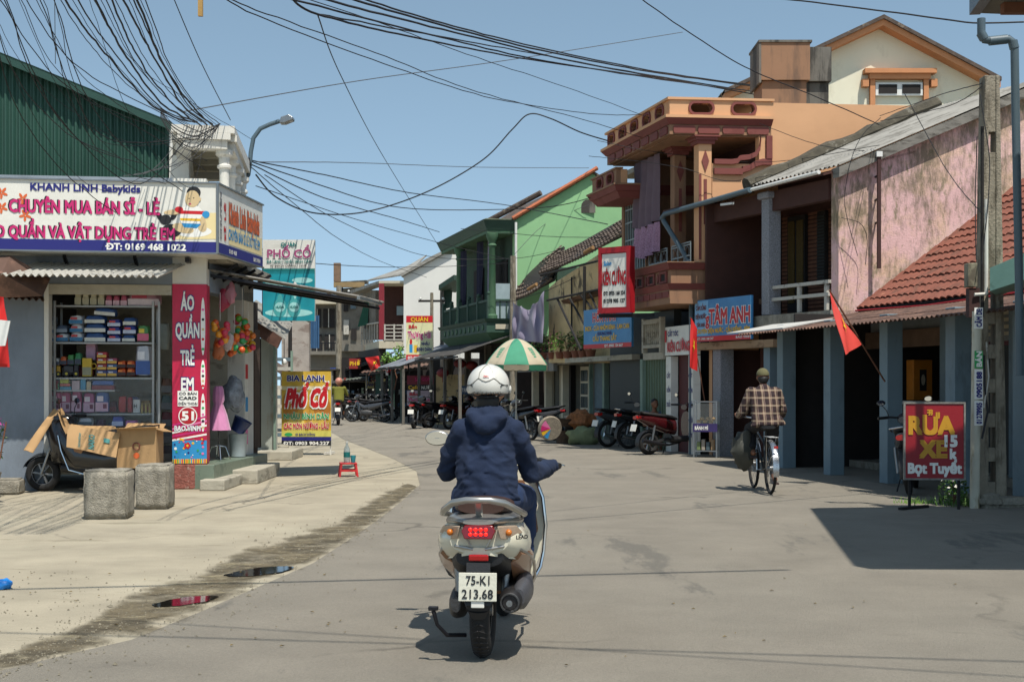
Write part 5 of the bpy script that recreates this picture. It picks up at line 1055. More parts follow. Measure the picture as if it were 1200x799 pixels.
# balcony porch
def gmould(z0, z1, p0, p1, m, nm, a0=-.0, a1=7.0, b0=-.85, b1=-.002):
    L = []
    for z, p in ((z0, p0), (z1, p1)): L += [(a0-p, b0-p, z), (a0-p, b1, z), (a1+p, b1, z), (a1+p, b0-p, z)]
    return MB(LG).add(L, [(0, 1, 2, 3), (7, 6, 5, 4), (0, 4, 5, 1), (1, 5, 6, 2), (2, 6, 7, 3), (3, 7, 4, 0)]).build(nm, m, gr)
gmould(6.12, 6.42, .02, .14, m_dgreen, 'porch_cornice'); gmould(6.02, 6.118, 0, 0, m_mgreen, 'porch_beam'); gmould(6.422, 6.47, .16, .05, mat('mossy_green_roof', '#4a4f3e', .9, var=.3), 'porch_roof')
gmould(2.75, 3.0, -.22, .02, m_mgreen, 'balcony_underside'); gmould(3.002, 3.32, .02, .02, m_dgreen, 'balcony_parapet'); gmould(3.322, 3.42, .06, .12, m_dgreen, 'balcony_sill')
for k in range(10): 
    c = .45+k*.64; MB(LG).prism([(c+.11*cos(t), -.9, 3.16+.09*sin(t)) for t in [2*pi*i/10 for i in range(10)]], (0, .028, 0)).build('parapet_rosette', m_mgreen, gr)
gbx(-.045, -.022, -.6, -.2, 3.1, 3.25, 'crest', m_cream)
for a in (.1, 4.8):
    c = LG((a, -.67, 0)); MB().lathe([(.16, 3.42), (.16, 3.52), (.115, 3.56), (.1, 5.6), (.14, 5.66), (.1, 5.72), (.13, 5.8), (.19, 5.94), (.19, 6.02)], 14, tuple(c)).build('column', m_mgreen, gr, smooth=True)
for k in range(46):
    a = .25+k*.145; gbx(a, a+.03, -.78, -.75, 3.42, 3.95, 'baluster', m_dgreen)
for k in range(3): gbx(.05, .08, -.65+k*.2, -.62+k*.2, 3.42, 3.95, 'baluster', m_dgreen)
gbx(.2, 6.9, -.8, -.73, 3.95, 4.02, 'rail', m_dgreen); gbx(.03, .1, -.75, -.05, 3.95, 4.02, 'rail', m_dgreen)
for a in (.1, 1.5, 2.9, 4.3, 5.6, 6.9): gbx(a-.06, a+.06, -.83, -.71, 3.42, 4.15, 'rail_post', m_dgreen); MB().ball(tuple(LG((a, -.77, 4.2))), .07, 8).build('finial', m_dgreen, gr, smooth=True)
gbx(.8, 2.2, -.05, -.001, 3.4, 5.3, 'balcony_door', m_dark); gbx(4, 5.4, -.05, -.001, 3.4, 5.3, 'balcony_door', m_dark)
gbx(.1, .5, -.6, -.1, 3.42, 4.5, 'pale_cabinet', mat('pale_cabinet', '#8fa0a4', .8)); 
# clothes hanging on the balcony
for i, (a, b, z0_, z1_, m, lb) in enumerate(((1.2, -.4, 4.0, 6.0, m_purple, 'long violet cloth hanging behind the near balcony column'), (2.3, -.5, 4.3, 6.0, mat('navy_cloth', '#232438', .9), 'dark navy cloth hanging in the middle of the green balcony'), (4.3, -.6, 3.9, 5.9, mat('navy_cloth', '#232438', .9), 'dark cloth hanging by the far column of the green balcony'))):
    t = thing('hanging_cloth', lb, 'cloth', tuple(FG((a, b, z0_))))
    MB().sheet(lambda u, v: LG((lerp(0, .5, u), .07*sin(u*14+v*2), lerp(0, z1_-z0_, v))), 20, 8, .004, (0, 1, 0)).build('cloth', m, t, smooth=True, ang=80)
# ground floor of the green house
gbx(-.5, 10, 1.2, 1.3, 0, 2.9, 'shop_wall', m_dark); gbx(-.1, 10, -.001, 1.2, 2.6, 2.74, 'shop_ceiling', m_dark)
for a in (.3, 3, 6, 9): gbx(a, a+.2, -.2, -.003, 0, 2.7, 'post', m_greyst)
# lean-to roof along the green house (dark, sloping to the road)
def leanto(name, label, T, a0, a1, b0, b1, z0, z1, m, posts=True, th_=.04, cat='awning', root=None):
    o = T((a0, b0, 0)); t = thing(name, label, cat, (o.x, o.y, 0)); L = lambda p: T(p)-Vector((o.x, o.y, 0))
    corr(t, 'roof_sheet', m, L((a0, b1, z1)), L((a1, b1, z1)), L((a0, b0, z0)), max(6, int(abs(a1-a0)/.16)), .018, 2, 4)
    MB(L).bar((a0, b0+.05, z0-.06), (a1, b0+.05, z0-.06), .05, .06).build('edge_beam', m_stick, t)
    if posts:
        n = max(2, int(abs(a1-a0)/2.2)+1)
        for k in range(n): a = lerp(a0+.1, a1-.1, k/(n-1)); MB(L).box(a-.045, a+.045, b0+.1, b0+.19, 0, z0-.09).build('post', m_greyst, t)
    return t
m_dsheet = mat('dark_sheet', '#3f3d3a', .8, var=.2, stain='#6b6862', ss=(2, 2, 2), st=.56); m_gsheet = mat('grey_green_sheet', '#5a6058', .8, var=.15); m_tarp = mat('grey_tarp', '#767a80', .7, var=.12, bump=.2, stain='#4e5258', ss=(1, 1, 1), st=.52)
leanto('lean_to', 'long dark sheet lean-to below the green balcony', FG, -.4, 6.5, -1.9, -.02, 2.30, 2.95, m_dsheet)
tp = leanto('tarp_awning', 'grey tarpaulin awning sloping to the road by the cafe sign', FG, 6.6, 11.5, -2.4, -.02, 2.05, 2.9, m_tarp)
# QUAN sign panels
def postsign(label, px0, px1, py0, py1, Y, draw, depth=.08, post=None, name='shop_sign', panel=None, rot=0):
    x0, _, z0 = P(px0, py1, Y); x1, _, z1 = P(px1, py0, Y); t = thing(name, label, 'sign', (x0, Y, z0), rot); w, h = x1-x0, z1-z0
    MB().box(0, w, 0, depth, 0, h).build('panel', panel or m_signw, t)
    N = Vector((0, -1, 0)); Rr = Vector((1, 0, 0))
    def tx(st, x, z, ww, hh, m, mo=None, b=.03, sh=0, ow=.04):
        o = (x*w, 0, z*h)
        if mo: otext(st, m, mo, t, o, Rr, up, ww*w, hh*h, b, ow, .012, N, shear=sh)
        else: text(st, m, t, o, Rr, up, ww*w, hh*h, b, N, .014, shear=sh)
    cnt = [0]
    def qd(x0_, x1_, z0_, z1_, m, off=.003): cnt[0] += 1; off = off+cnt[0]*.00012; return quad(t, V0, Rr, x0_*w, x1_*w, z0_*h, z1_*h, N, off, m)
    def el(cx, cz, rx, rz, m, off=.004): cnt[0] += 1; off = off+cnt[0]*.00012; return MB().add([(w*(cx+rx*cos(q)), -off, h*(cz+rz*sin(q))) for q in [2*pi*i/20 for i in range(20)]], [tuple(range(20))]).build('print', m, t, fix=False)
    draw(tx, qd, el)
    if post:
        for (x, zb) in post: MB().box(x*w-.03, x*w+.03, depth+.002, depth+.06, zb-z0, h*.9).build('post', m_blackm, t)
    return t
def dq(tx, qd, el):
    qd(0, 1, .84, 1, m_red); tx('QUÁN', .18, .865, .64, .1, m_yel); tx('Bến', .1, .7, .3, .08, m_red); tx('Thượng Hải', .06, .47, .88, .16, m_mag, m_wht)
    tx('NHẬU', .58, .3, .3, .07, m_navy); tx('BÌNH DÂN', .4, .16, .55, .08, m_navy); qd(.12, .24, .12, .32, m_sky); el(.18, .38, .05, .07, m_red); qd(.3, .42, .12, .3, m_yel); qd(0, .6, -.07, .07, m_red, .012); tx('ĐT: 0905', .06, -.03, .45, .06, m_wht)
qs = postsign('upright lemon QUÁN sign with red heading on a post', 476, 507, 370, 419, 50, dq, post=[(.08, 0)], panel=mat('sign_lemon', '#d9d6a6', .5, var=.04))
def dq2(tx, qd, el):
    tx('SÀI GÒN', .3, .82, .6, .12, m_mag); qd(0, 1, .5, .7, m_blk); tx('Café', .05, .55, .4, .12, m_yel); tx('NƯỚC', .55, .55, .4, .1, m_wht); qd(0, 1, 0, .5, mat('print_lilac', '#b9a8b4', .5)); tx('Bến', .1, .33, .3, .1, m_red); tx('Thượng Hải', .05, .08, .9, .17, m_mag)
postsign('dim maroon cafe sign under the tarpaulin below the lemon sign', 477, 508, 440, 475, 49.2, dq2, panel=mat('sign_maroon', '#7a1c30', .5), post=[(0.1, 0), (.9, 0)])
# pale sunlit wall patch and lanterns behind the scooters
pw = MB().box(0, 1.45, 0, .15, 0, 1.75).build('plaster_wall', m_ocre); pw.location = (P(511, 0, 48)[0], 48, 0); tag(pw, 'stained pale wall behind the row of scooters under red lanterns', 'wall')
for i, (px, py) in enumerate(((519, 437), (539, 426), (553, 428))):
    x, y, z = P(px, py, 44); t = thing('paper_lantern', 'dark red round lantern, %s of three under the awning'%('left', 'middle', 'right')[i], 'lantern', (x, y, z), 0, 'red lanterns under the awning')
    MB().ball((0, 0, 0), .17, 14, (1.2, 1.2, .85)).build('shade', mat('lantern_red', '#6a1a18', .7, var=.1), t, smooth=True); MB().tube([(0, 0, .14), (0, 0, .6)], .006, 4).build('cord', m_blackm, t); MB().tube([(0, 0, -.14), (0, 0, -.3)], .02, 5).build('tassel', mat('lantern_red', '#6a1a18'), t)
# small side balcony structure (dark green) left of the main balcony
lp = thing('side_porch', 'small dark green porch roof attached left of the green balcony', 'porch', (P(492, 0, 55)[0], 55, 0))
def lpx(px, py, Y): p = P(px, py, Y); return (p[0]-lp.location.x, p[1]-55, p[2])
MB().prism([lpx(514, 334, 54), lpx(532, 322, 53), lpx(532, 328, 53), lpx(514, 340, 54)], (.6, 1.5, 0)).build('roof', m_dgreen, lp); MB().tube([lpx(518, 340, 54.5), lpx(518, 430, 54.5)], .08, 8).build('post', m_greyst, lp); MB().prism([lpx(520, 340, 54.6), lpx(530, 340, 54.6), lpx(529, 360, 54.6), lpx(521, 362, 54.6)], (0, .1, 0)).build('screen', m_dgreen, lp)
# ---------------------------------------------------------------- far white walled house and red pillar balcony
wh = thing('white_house', 'far house with blank white side wall and balcony with one dark red pillar', 'house', (P(473, 0, 56)[0], 56, 0))
def wp(px, py, Y=56): p = P(px, py, Y); return Vector((p[0]-wh.location.x, p[1]-56, p[2]))
MB().prism([wp(473, 478), wp(473, 421), wp(560, 421), wp(560, 478)], (.1, .3, 0)).build('lower_wall', m_dark, wh)
MB().prism([wp(473, 420), wp(473, 324), wp(531, 292), wp(560, 300), wp(560, 420)], (.1, .3, 0)).build('side_wall', mat('white_render', '#d6d5ce', .9, var=.05, vs=1, bump=.1), wh)
MB().prism([wp(470, 324, 55.8), wp(531, 291, 55.8), wp(531, 288, 55.8), wp(500, 303, 55.8), wp(470, 321, 55.8)], (.2, 5, 0)).build('roof', m_greysheet, wh)
MB().prism([wp(430, 330, 58), wp(478, 313, 58), wp(500, 300, 60), wp(478, 322, 56)], (0, 0, .06)).build('roof', m_greysheet, wh)
MB().prism([wp(444, 408), wp(473, 408), wp(473, 399), wp(444, 399)], (0, 1.8, 0)).build('balcony_slab', m_cream, wh)
MB().prism([wp(444, 408), wp(444, 399), wp(428, 404, 62), wp(428, 411, 62)], (.1, .1, 0)).build('balcony_slab', m_cream, wh)
MB().prism([wp(444, 332), wp(473, 332), wp(473, 329), wp(444, 329)], (0, 1.8, 0)).build('top_beam', m_cream, wh)
MB().box(*[v for v in (wp(444, 0).x, wp(450, 0).x, 0, .2, wp(0, 398).z, wp(0, 332).z)]).build('red_pillar', mat('dark_red_paint', '#7c1c28', .7, var=.1), wh)
for k in range(5): y = 381+k*4.2; MB().bar(wp(450, y), wp(473, y), .05, .045).build('rail', m_railw, wh)
for x in (451, 462, 472): MB().bar(wp(x, 399), wp(x, 380), .06, .06, (0, 1, 0)).build('rail_post', m_railw, wh)
MB().box(wp(444, 0).x, wp(473, 0).x, 1.8, 1.9, wp(0, 400).z, wp(0, 330).z).build('back_wall', m_brown, wh)
MB().box(wp(461, 0).x, wp(470, 0).x, 1.6, 1.7, wp(0, 367).z, wp(0, 356).z).build('picture', mat('pale_cabinet', '#8fa0a4'), wh)
MB().prism([wp(444, 332), wp(408, 345, 63), wp(408, 341, 63), wp(444, 329)], (.2, 1, 0)).build('awning', m_greysheet, wh)
MB().prism([wp(443, 470), wp(443, 408), wp(420, 412, 64), wp(420, 470, 64)], (.3, .3, 0)).build('shop_wall', m_dark, wh)
for k in range(7): MB().bar(wp(424+k*3, 380, 62-k*.8), wp(424+k*3, 404-k*.8, 62-k*.8), .05, .05, (0, 1, 0)).build('baluster', m_railw, wh)
MB().bar(wp(424, 381, 62), wp(444, 378, 56.2), .06, .06).build('rail', m_railw, wh)
MB().prism([wp(425, 340, 63), wp(440, 340, 58), wp(440, 398, 58), wp(425, 398, 63)], (.4, .4, 0)).build('upper_wall', mat('dim_stone', '#6f6a60', .9, var=.3, vs=2), wh)
for (x0_, x1_, y0_, y1_, m) in ((427, 430, 348, 385, m_dark), (432, 436, 345, 390, m_dark)): MB().prism([wp(x0_, y1_, 61), wp(x0_, y0_, 61), wp(x1_, y0_, 60.5), wp(x1_, y1_, 60.5)], (0, -.1, 0)).build('window', m, wh)
# awnings in the far street, right side
Tw = lambda p: Vector(p)
def slab3(name, label, pts, th_, m, cat='awning'):
    c = Vector(pts[0]); t = thing(name, label, cat, (c.x, c.y, c.z)); n = len(pts)
    A_, B2, C2, D2 = [Vector(p)-c for p in pts]
    corr(t, 'roof_sheet', m, A_, B2, D2, 16, .02, 2, 4); MB().bar(A_+Vector((0, 0, -.06)), B2+Vector((0, 0, -.06)), .06, .06).build('edge_beam', m_stick, t)
    for q in (A_*.9+B2*.1, A_*.1+B2*.9): MB().tube([(q.x, q.y+.1, q.z-.06), (q.x, q.y+.1, -c.z)], .035, 6).build('post', m_greyst, t)
    return t
slab3('far_awning', 'pale grey-green awning farthest down the street on the right', [P(391, 447, 58), P(458, 440, 55), P(478, 436, 57), P(410, 442, 62)], .03, m_gsheet)
slab3('far_awning', 'rusty brown awning with a red star flag above it', [P(422, 437, 56), P(500, 430, 51.5), P(510, 424, 53), P(430, 432, 60)], .03, m_rust)
slab3('far_awning', 'dark steep awning under the red pillar balcony', [P(405, 432, 60), P(452, 419, 57), P(478, 408, 58), P(420, 424, 64)], .03, m_dsheet)
for (x0_, x1_, Y, nm, m, lb) in ((440, 447, 55, 'street_post', m_mgreen, 'thick green post beside the far parked motorbikes'), (455, 462, 53.5, 'street_post', m_mgreen, 'green post left of the dark shop entrance'), (469, 473, 52, 'street_post', m_postg, 'pale turquoise post at the edge of the tarpaulin awning')):
    x, _, _ = P(x0_, 0, Y); w_ = (x1_-x0_)/1600*Y; tag(MB().box(0, w_, 0, w_, 0, 2.25).build(nm, m_dgreen if m is m_mgreen else m, loc=(x, Y, 0)), lb, 'post')
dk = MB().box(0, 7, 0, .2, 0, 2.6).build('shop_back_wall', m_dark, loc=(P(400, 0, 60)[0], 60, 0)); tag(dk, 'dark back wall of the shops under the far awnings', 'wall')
flag('small bright red star flag over the far rusty awning', P(432, 440, 54), P(444, 417, 54), [P(444, 417, 54), P(428, 419, 54), P(435, 435, 54.1), P(446, 430, 54)])
for i, (px0, px1, py0, py1, Y, c, st, cm, lb) in enumerate(((409, 423, 420, 432, 59, '#8a2420', 'PHỞ', m_yel, 'small dark red board over the far shaded shops'), (452, 462, 428, 440, 53.5, '#d0ccc0', 'CÀ PHÊ', m_red, 'small white board hanging over the far silver motorbike'), (540, 558, 452, 462, 44, '#39506c', 'TẠP HÓA', m_wht, 'dim blue board in the shade right of the red lanterns'), (428, 440, 446, 455, 57.5, '#b0a468', 'BÁNH', m_navy, 'little yellow board behind the row of far motorbikes'), (560, 572, 462, 500, 43.4, '#a89a60', 'BIA', m_red, 'upright dim yellow board near the umbrella pole'))):
    postsign(lb, px0, px1, py0, py1, Y, lambda tx, qd, el: tx(st, .08, .3, .84, .42, cm), post=[(.1, 0)], panel=mat('board_'+c[1:], c, .6, var=.15, vs=4), name='shop_board')
q_ = random.Random(9)
for i, px in enumerate((402, 414, 431, 447, 466)):
    Y = 58-i; t = thing('market_rack', 'rack of goods in deep shade under the far awnings, %s from the left'%ORD[i], 'rack', (P(px, 0, Y)[0], Y, 0))
    for z in (.5, 1.0, 1.5): MB().box(0, .5, 0, .3, z, z+.03).build('shelf', m_greyst, t)
    for k in range(7): x = q_.uniform(0, .38); z = q_.choice([.53, 1.03, 1.53]); MB().box(x, x+.1, 0, .15, z, z+q_.uniform(.1, .25)).build('carton', colm(q_.choice(['#8a3a30', '#40607a', '#a08a50', '#5a6a50', '#a0a098'])), t)
# ---------------------------------------------------------------- end of the street
m_haz = mat('pale_stone', '#6f6b62', .9, var=.15, vs=1, stain='#5c584f', ss=(1, 1, .6), st=.52)
eb = thing('end_building', 'grey two storey building with dark balcony closing the end of the street', 'building', (P(366, 0, 75)[0], 75, 0))
def ep(px, py, Y=75): p = P(px, py, Y); return Vector((p[0]-eb.location.x, p[1]-75, p[2]))
MB().prism([ep(362, 480), ep(362, 357), ep(405, 357), ep(405, 480)], (0, .5, 0)).build('wall', m_haz, eb)
MB().prism([ep(360, 357), ep(408, 357), ep(408, 352), ep(360, 352)], (0, -.9, 0)).build('roof_slab', m_cream, eb)
for (x0_, x1_, y0_, y1_) in ((368, 376, 362, 384), (379, 392, 362, 384), (366, 377, 392, 412), (381, 392, 392, 408), (395, 402, 362, 384)):
    w_ = MB().prism([ep(x0_, y1_), ep(x0_, y0_), ep(x1_, y0_), ep(x1_, y1_)], (0, -.12, 0)).build('window', m_dark, eb)
    MB().prism([ep((x0_+x1_)/2-.5, y1_), ep((x0_+x1_)/2-.5, y0_), ep((x0_+x1_)/2+.5, y0_), ep((x0_+x1_)/2+.5, y1_)], (0, -.16, 0)).build('mullion', m_railw, w_)
MB().prism([ep(362, 416), ep(405, 416), ep(405, 412), ep(362, 412)], (0, -1.2, 0)).build('balcony_slab', m_haz, eb)
for k in range(12): MB().bar(ep(363+k*3.6, 412, 74), ep(363+k*3.6, 402, 74), .05, .05, (0, 1, 0)).build('baluster', m_blackm, eb)
MB().bar(ep(362, 402, 74), ep(405, 402, 74), .06, .06).build('rail', m_blackm, eb)
bb = thing('blue_tarp_panel', 'blue hanging tarp strip on the end building', 'tarp', tuple(P(364, 408, 71))); MB().sheet(lambda u, v: (lerp(0, .45, u), .06*sin(u*12), lerp(0, 1.7, v)), 10, 4, .02, (0, 1, 0)).build('sheet', mat('tarp_blue', '#33587c', .7), bb, smooth=True)
gc = thing('green_tarp', 'green cloth hung on the corner of the far balcony', 'tarp', tuple(P(419, 383, 60))); MB().prism([(0, 0, 0), (.45, 0, .1), (.5, 0, 1.2), (.3, 0, 1.1)], (0, .05, 0)).build('sheet', mat('tarp_green', '#1f5a45', .7), gc)
# left far: brick wall house, gate, sheds
wb = thing('brick_house', 'whitewashed brick side wall left of the far street end', 'house', (P(334, 0, 42)[0], 42, 0))
def bp_(px, py, Y=42): p = P(px, py, Y); return Vector((p[0]-wb.location.x, p[1]-42, p[2]))
m_wbrick = mat('whitewashed_brick', '#a39a90', .95, var=.15, vs=3, bump=.6, bs=30, stain='#6e5a50', ss=(2, 2, 4), st=.52, sa=.6)
MB().prism([bp_(330, 500), bp_(330, 365), bp_(362, 378), bp_(362, 500)], (0, .3, 0)).build('wall', m_wbrick, wb)
MB().prism([bp_(300, 420, 40), bp_(300, 414, 40), bp_(360, 452, 40), bp_(360, 458, 40)], (0, 1.5, 0)).build('lean_to_roof', m_oldtile, wb)
MB().prism([bp_(335, 462, 44), bp_(395, 452, 52), bp_(398, 448, 52), bp_(338, 455, 44)], (0, .8, .1)).build('shed_roof', m_dsheet, wb)
dk = thing('dark_stall', 'dim shop stalls in shade behind the beer sign on the left side', 'stall', (P(366, 0, 58)[0], 58, 0))
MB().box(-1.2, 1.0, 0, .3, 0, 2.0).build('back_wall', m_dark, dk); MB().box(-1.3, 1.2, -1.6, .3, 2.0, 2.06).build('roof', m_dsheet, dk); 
for x in (-1.1, 0, 1.0): MB().box(x, x+.08, -1.5, -1.42, 0, 2).build('post', m_greyst, dk)
def dtri(tx, qd, el): pass
bt_ = postsign('small blue square sign with an orange triangle near the street end', 387, 401, 431, 442, 60, dtri, name='road_sign', panel=mat('road_sign_blue', '#2348a0', .5))
MB().prism([(.1, -.01, .06), (.44, -.01, .06), (.27, -.01, .34)], (0, .008, 0)).build('triangle', m_org, bt_)
MB().tube([(0, 0, 0), (0, 0, 2.2)], .04, 6).build('post', m_galv, bt_, loc=(.27, .12, -bt_.location.z))
def crate_tree(label, base, h, r, seed, m=m_fol2, n=1500, tr=.12, size=.12):
    t = thing('tree', label, 'tree', base); q = random.Random(seed)
    MB().tube([(0, 0, 0), (.1, 0, h*.3), (-.05, .05, h*.6), (.05, 0, h*.85)], [tr, tr*.8, tr*.55, tr*.2], 8).build('trunk', m_wood_d, t, smooth=True)
    mb = MB()
    for i in range(9):
        a = q.random()*6.28; d = r*q.uniform(.3, .8); c = (d*cos(a), d*sin(a), h*q.uniform(.6, 1)); leaves(mb, c, r*.45, n//9, size, seed+i)
        MB().tube([(0, 0, h*.5), (c[0]*.5, c[1]*.5, h*.62), c], [tr*.4, tr*.25, .02], 5).build('branch', m_wood_d, t)
    mb.build('crown', m, t, fix=False); return t
crate_tree('dark leafy tree rising behind the end building', (P(345, 0, 88)[0], 88, 0), 6.2, 2.2, 4, size=.2)
crate_tree('small bright shrub growing above the far awnings by the lemon sign', (P(462, 0, 53)[0], 53, 1.2), 1.6, .5, 8, m_fol3, 500, .03, .08)
crate_tree('tall bush filling the gap at the far end of the street', (P(376, 0, 92)[0], 92, 0), 5.5, 2.5, 12, size=.2)
# far rooftop with old duct
fr_ = thing('roof_duct', 'rusty elbow shaped sheet duct standing on a far roof', 'duct', P(393, 330, 62)); 
MB().box(-.08, .22, 0, .3, 0, .85).build('upright', mat('brown_duct', '#77604c', .8, var=.25), fr_); MB().box(-.08, 1.3, 0, .3, -.25, -.02).build('arm', mat('ochre_metal', '#8a7450', .8), fr_); MB().tube([(.3, .1, -.25), (.3, .1, -.9)], .04, 6).build('leg', m_stick, fr_)
fb = thing('side_building', 'narrow grey building with antenna clutter left of the red pillar balcony', 'building', (P(402, 0, 66)[0], 66, 0))
def fp_(px, py, Y=66): p = P(px, py, Y); return Vector((p[0]-fb.location.x, p[1]-66, p[2]))
MB().prism([fp_(400, 480), fp_(400, 338), fp_(428, 336), fp_(428, 480)], (.1, 3, 0)).build('wall', mat('dim_stone', '#6f6a60'), fb)
MB().prism([fp_(397, 335), fp_(432, 333), fp_(432, 330), fp_(397, 332)], (0, -1.0, 0)).build('roof_slab', m_greyst, fb)
for (x0_, x1_, y0_, y1_, m) in ((403, 408, 345, 365, m_dark), (411, 417, 345, 362, mat('dusty_blue', '#61727a')), (403, 409, 375, 392, m_railw), (412, 418, 385, 398, m_dark)):
    MB().prism([fp_(x0_, y1_), fp_(x0_, y0_), fp_(x1_, y0_), fp_(x1_, y1_)], (0, -.12, 0)).build('window', m, fb)
MB().prism([fp_(400, 412), fp_(426, 412), fp_(426, 404), fp_(400, 404)], (0, -1.2, 0)).build('balcony', m_haz, fb)
# ================================================================ VEHICLES
m_tyre = mat('tyre_rubber', '#1b1a19', .85, var=.15, vs=20, bump=.3, bs=40)
m_rim = mat('alloy_rim', '#8d8f90', .35, metal=.8, var=.1)
m_chrome = mat('chrome', '#c8c8c8', .12, metal=1, var=.04, bump=0)
m_mirror = mat('mirror_glass', '#d8dde0', .02, metal=1, var=0, bump=0)
m_seat = mat('seat_vinyl', '#1c1c1d', .45, var=.1, bump=.1)
m_blackp = mat('black_plastic', '#1a1a1b', .5, var=.12, vs=9, bump=.08)
m_tail = mat('tail_lens_red', '#a01010', .15, var=.05, bump=0, spec=.8)
m_amber = mat('amber_lens', '#c06a20', .2, var=.05, bump=0)
m_eng = mat('engine_metal', '#4a4a4a', .5, metal=.6, var=.3, vs=12, bump=.3)
def paint(nm, c, r=.25): return mat('paint_'+nm, c, r, var=.04, bump=0, coat=.6)
def wheel(parent, c, R, tr, spokes='alloy', name='wheel', tw=1.0, tread=False):
    """wheel rolling along +Y, axle X; tyre > rim"""
    w = MB().torus((0, 0, 0), R-tr, tr, 'X', 40, 12, tw).build('wheel', m_tyre, parent, smooth=True, loc=c)
    rm = MB().lathe([(R-tr*1.9, -tr*.55), (R-tr*1.45, -tr*.62), (R-tr*1.3, 0), (R-tr*1.45, tr*.62), (R-tr*1.9, tr*.55)], 32, (0, 0, 0), 'X'); rm.f = rm.f[:-2] if len(rm.f[-1]) > 4 else rm.f
    rm.build('rim', m_rim, w, smooth=True)
    mb = MB().lathe([(.001, -.05), (.03, -.05), (.03, .05), (.001, .05)], 12, (0, 0, 0), 'X')
    if spokes == 'alloy':
        for k in range(6): t = k*pi/3; mb.bar((0, .02*cos(t), .02*sin(t)), (0, (R-tr*1.6)*cos(t+.12), (R-tr*1.6)*sin(t+.12)), .03, .022)
    else:
        for k in range(24): t = k*pi/12; sd_ = .03 if k % 2 else -.03; mb.tube([(sd_, .02*cos(t), .02*sin(t)), (0, (R-tr*1.5)*cos(t+.25), (R-tr*1.5)*sin(t+.25))], .0018 if spokes == 'thin' else .0026, 4, False)
    mb.build('spokes', m_rim, w, smooth=False); return w
def lath_poly(profile_yz, w0, w1=None, n=1, m=None): pass
def loft(sections, closed=True, cap=True):
    """sections: list of lists of points of equal length"""
    mb = MB(); n = len(sections[0])
    for s_ in sections: mb.v += [Vector(p) for p in s_]
    for i in range(len(sections)-1):
        for j in range(n if closed else n-1): a = i*n+j; b = i*n+(j+1)%n; mb.f.append((a, b, b+n, a+n))
    if cap: mb.f.append(tuple(reversed(range(n)))); mb.f.append(tuple(range((len(sections)-1)*n, len(sections)*n)))
    return mb
def ring(y, x, z, rx, rz, n=16, p=2.4, dx=0):
    L = []
    for i in range(n):
        t = 2*pi*i/n; c, s_ = cos(t), sin(t); L.append((x+dx+rx*abs(c)**(2/p)*(1 if c > 0 else -1), y, z+rz*abs(s_)**(2/p)*(1 if s_ > 0 else -1)))
    return L
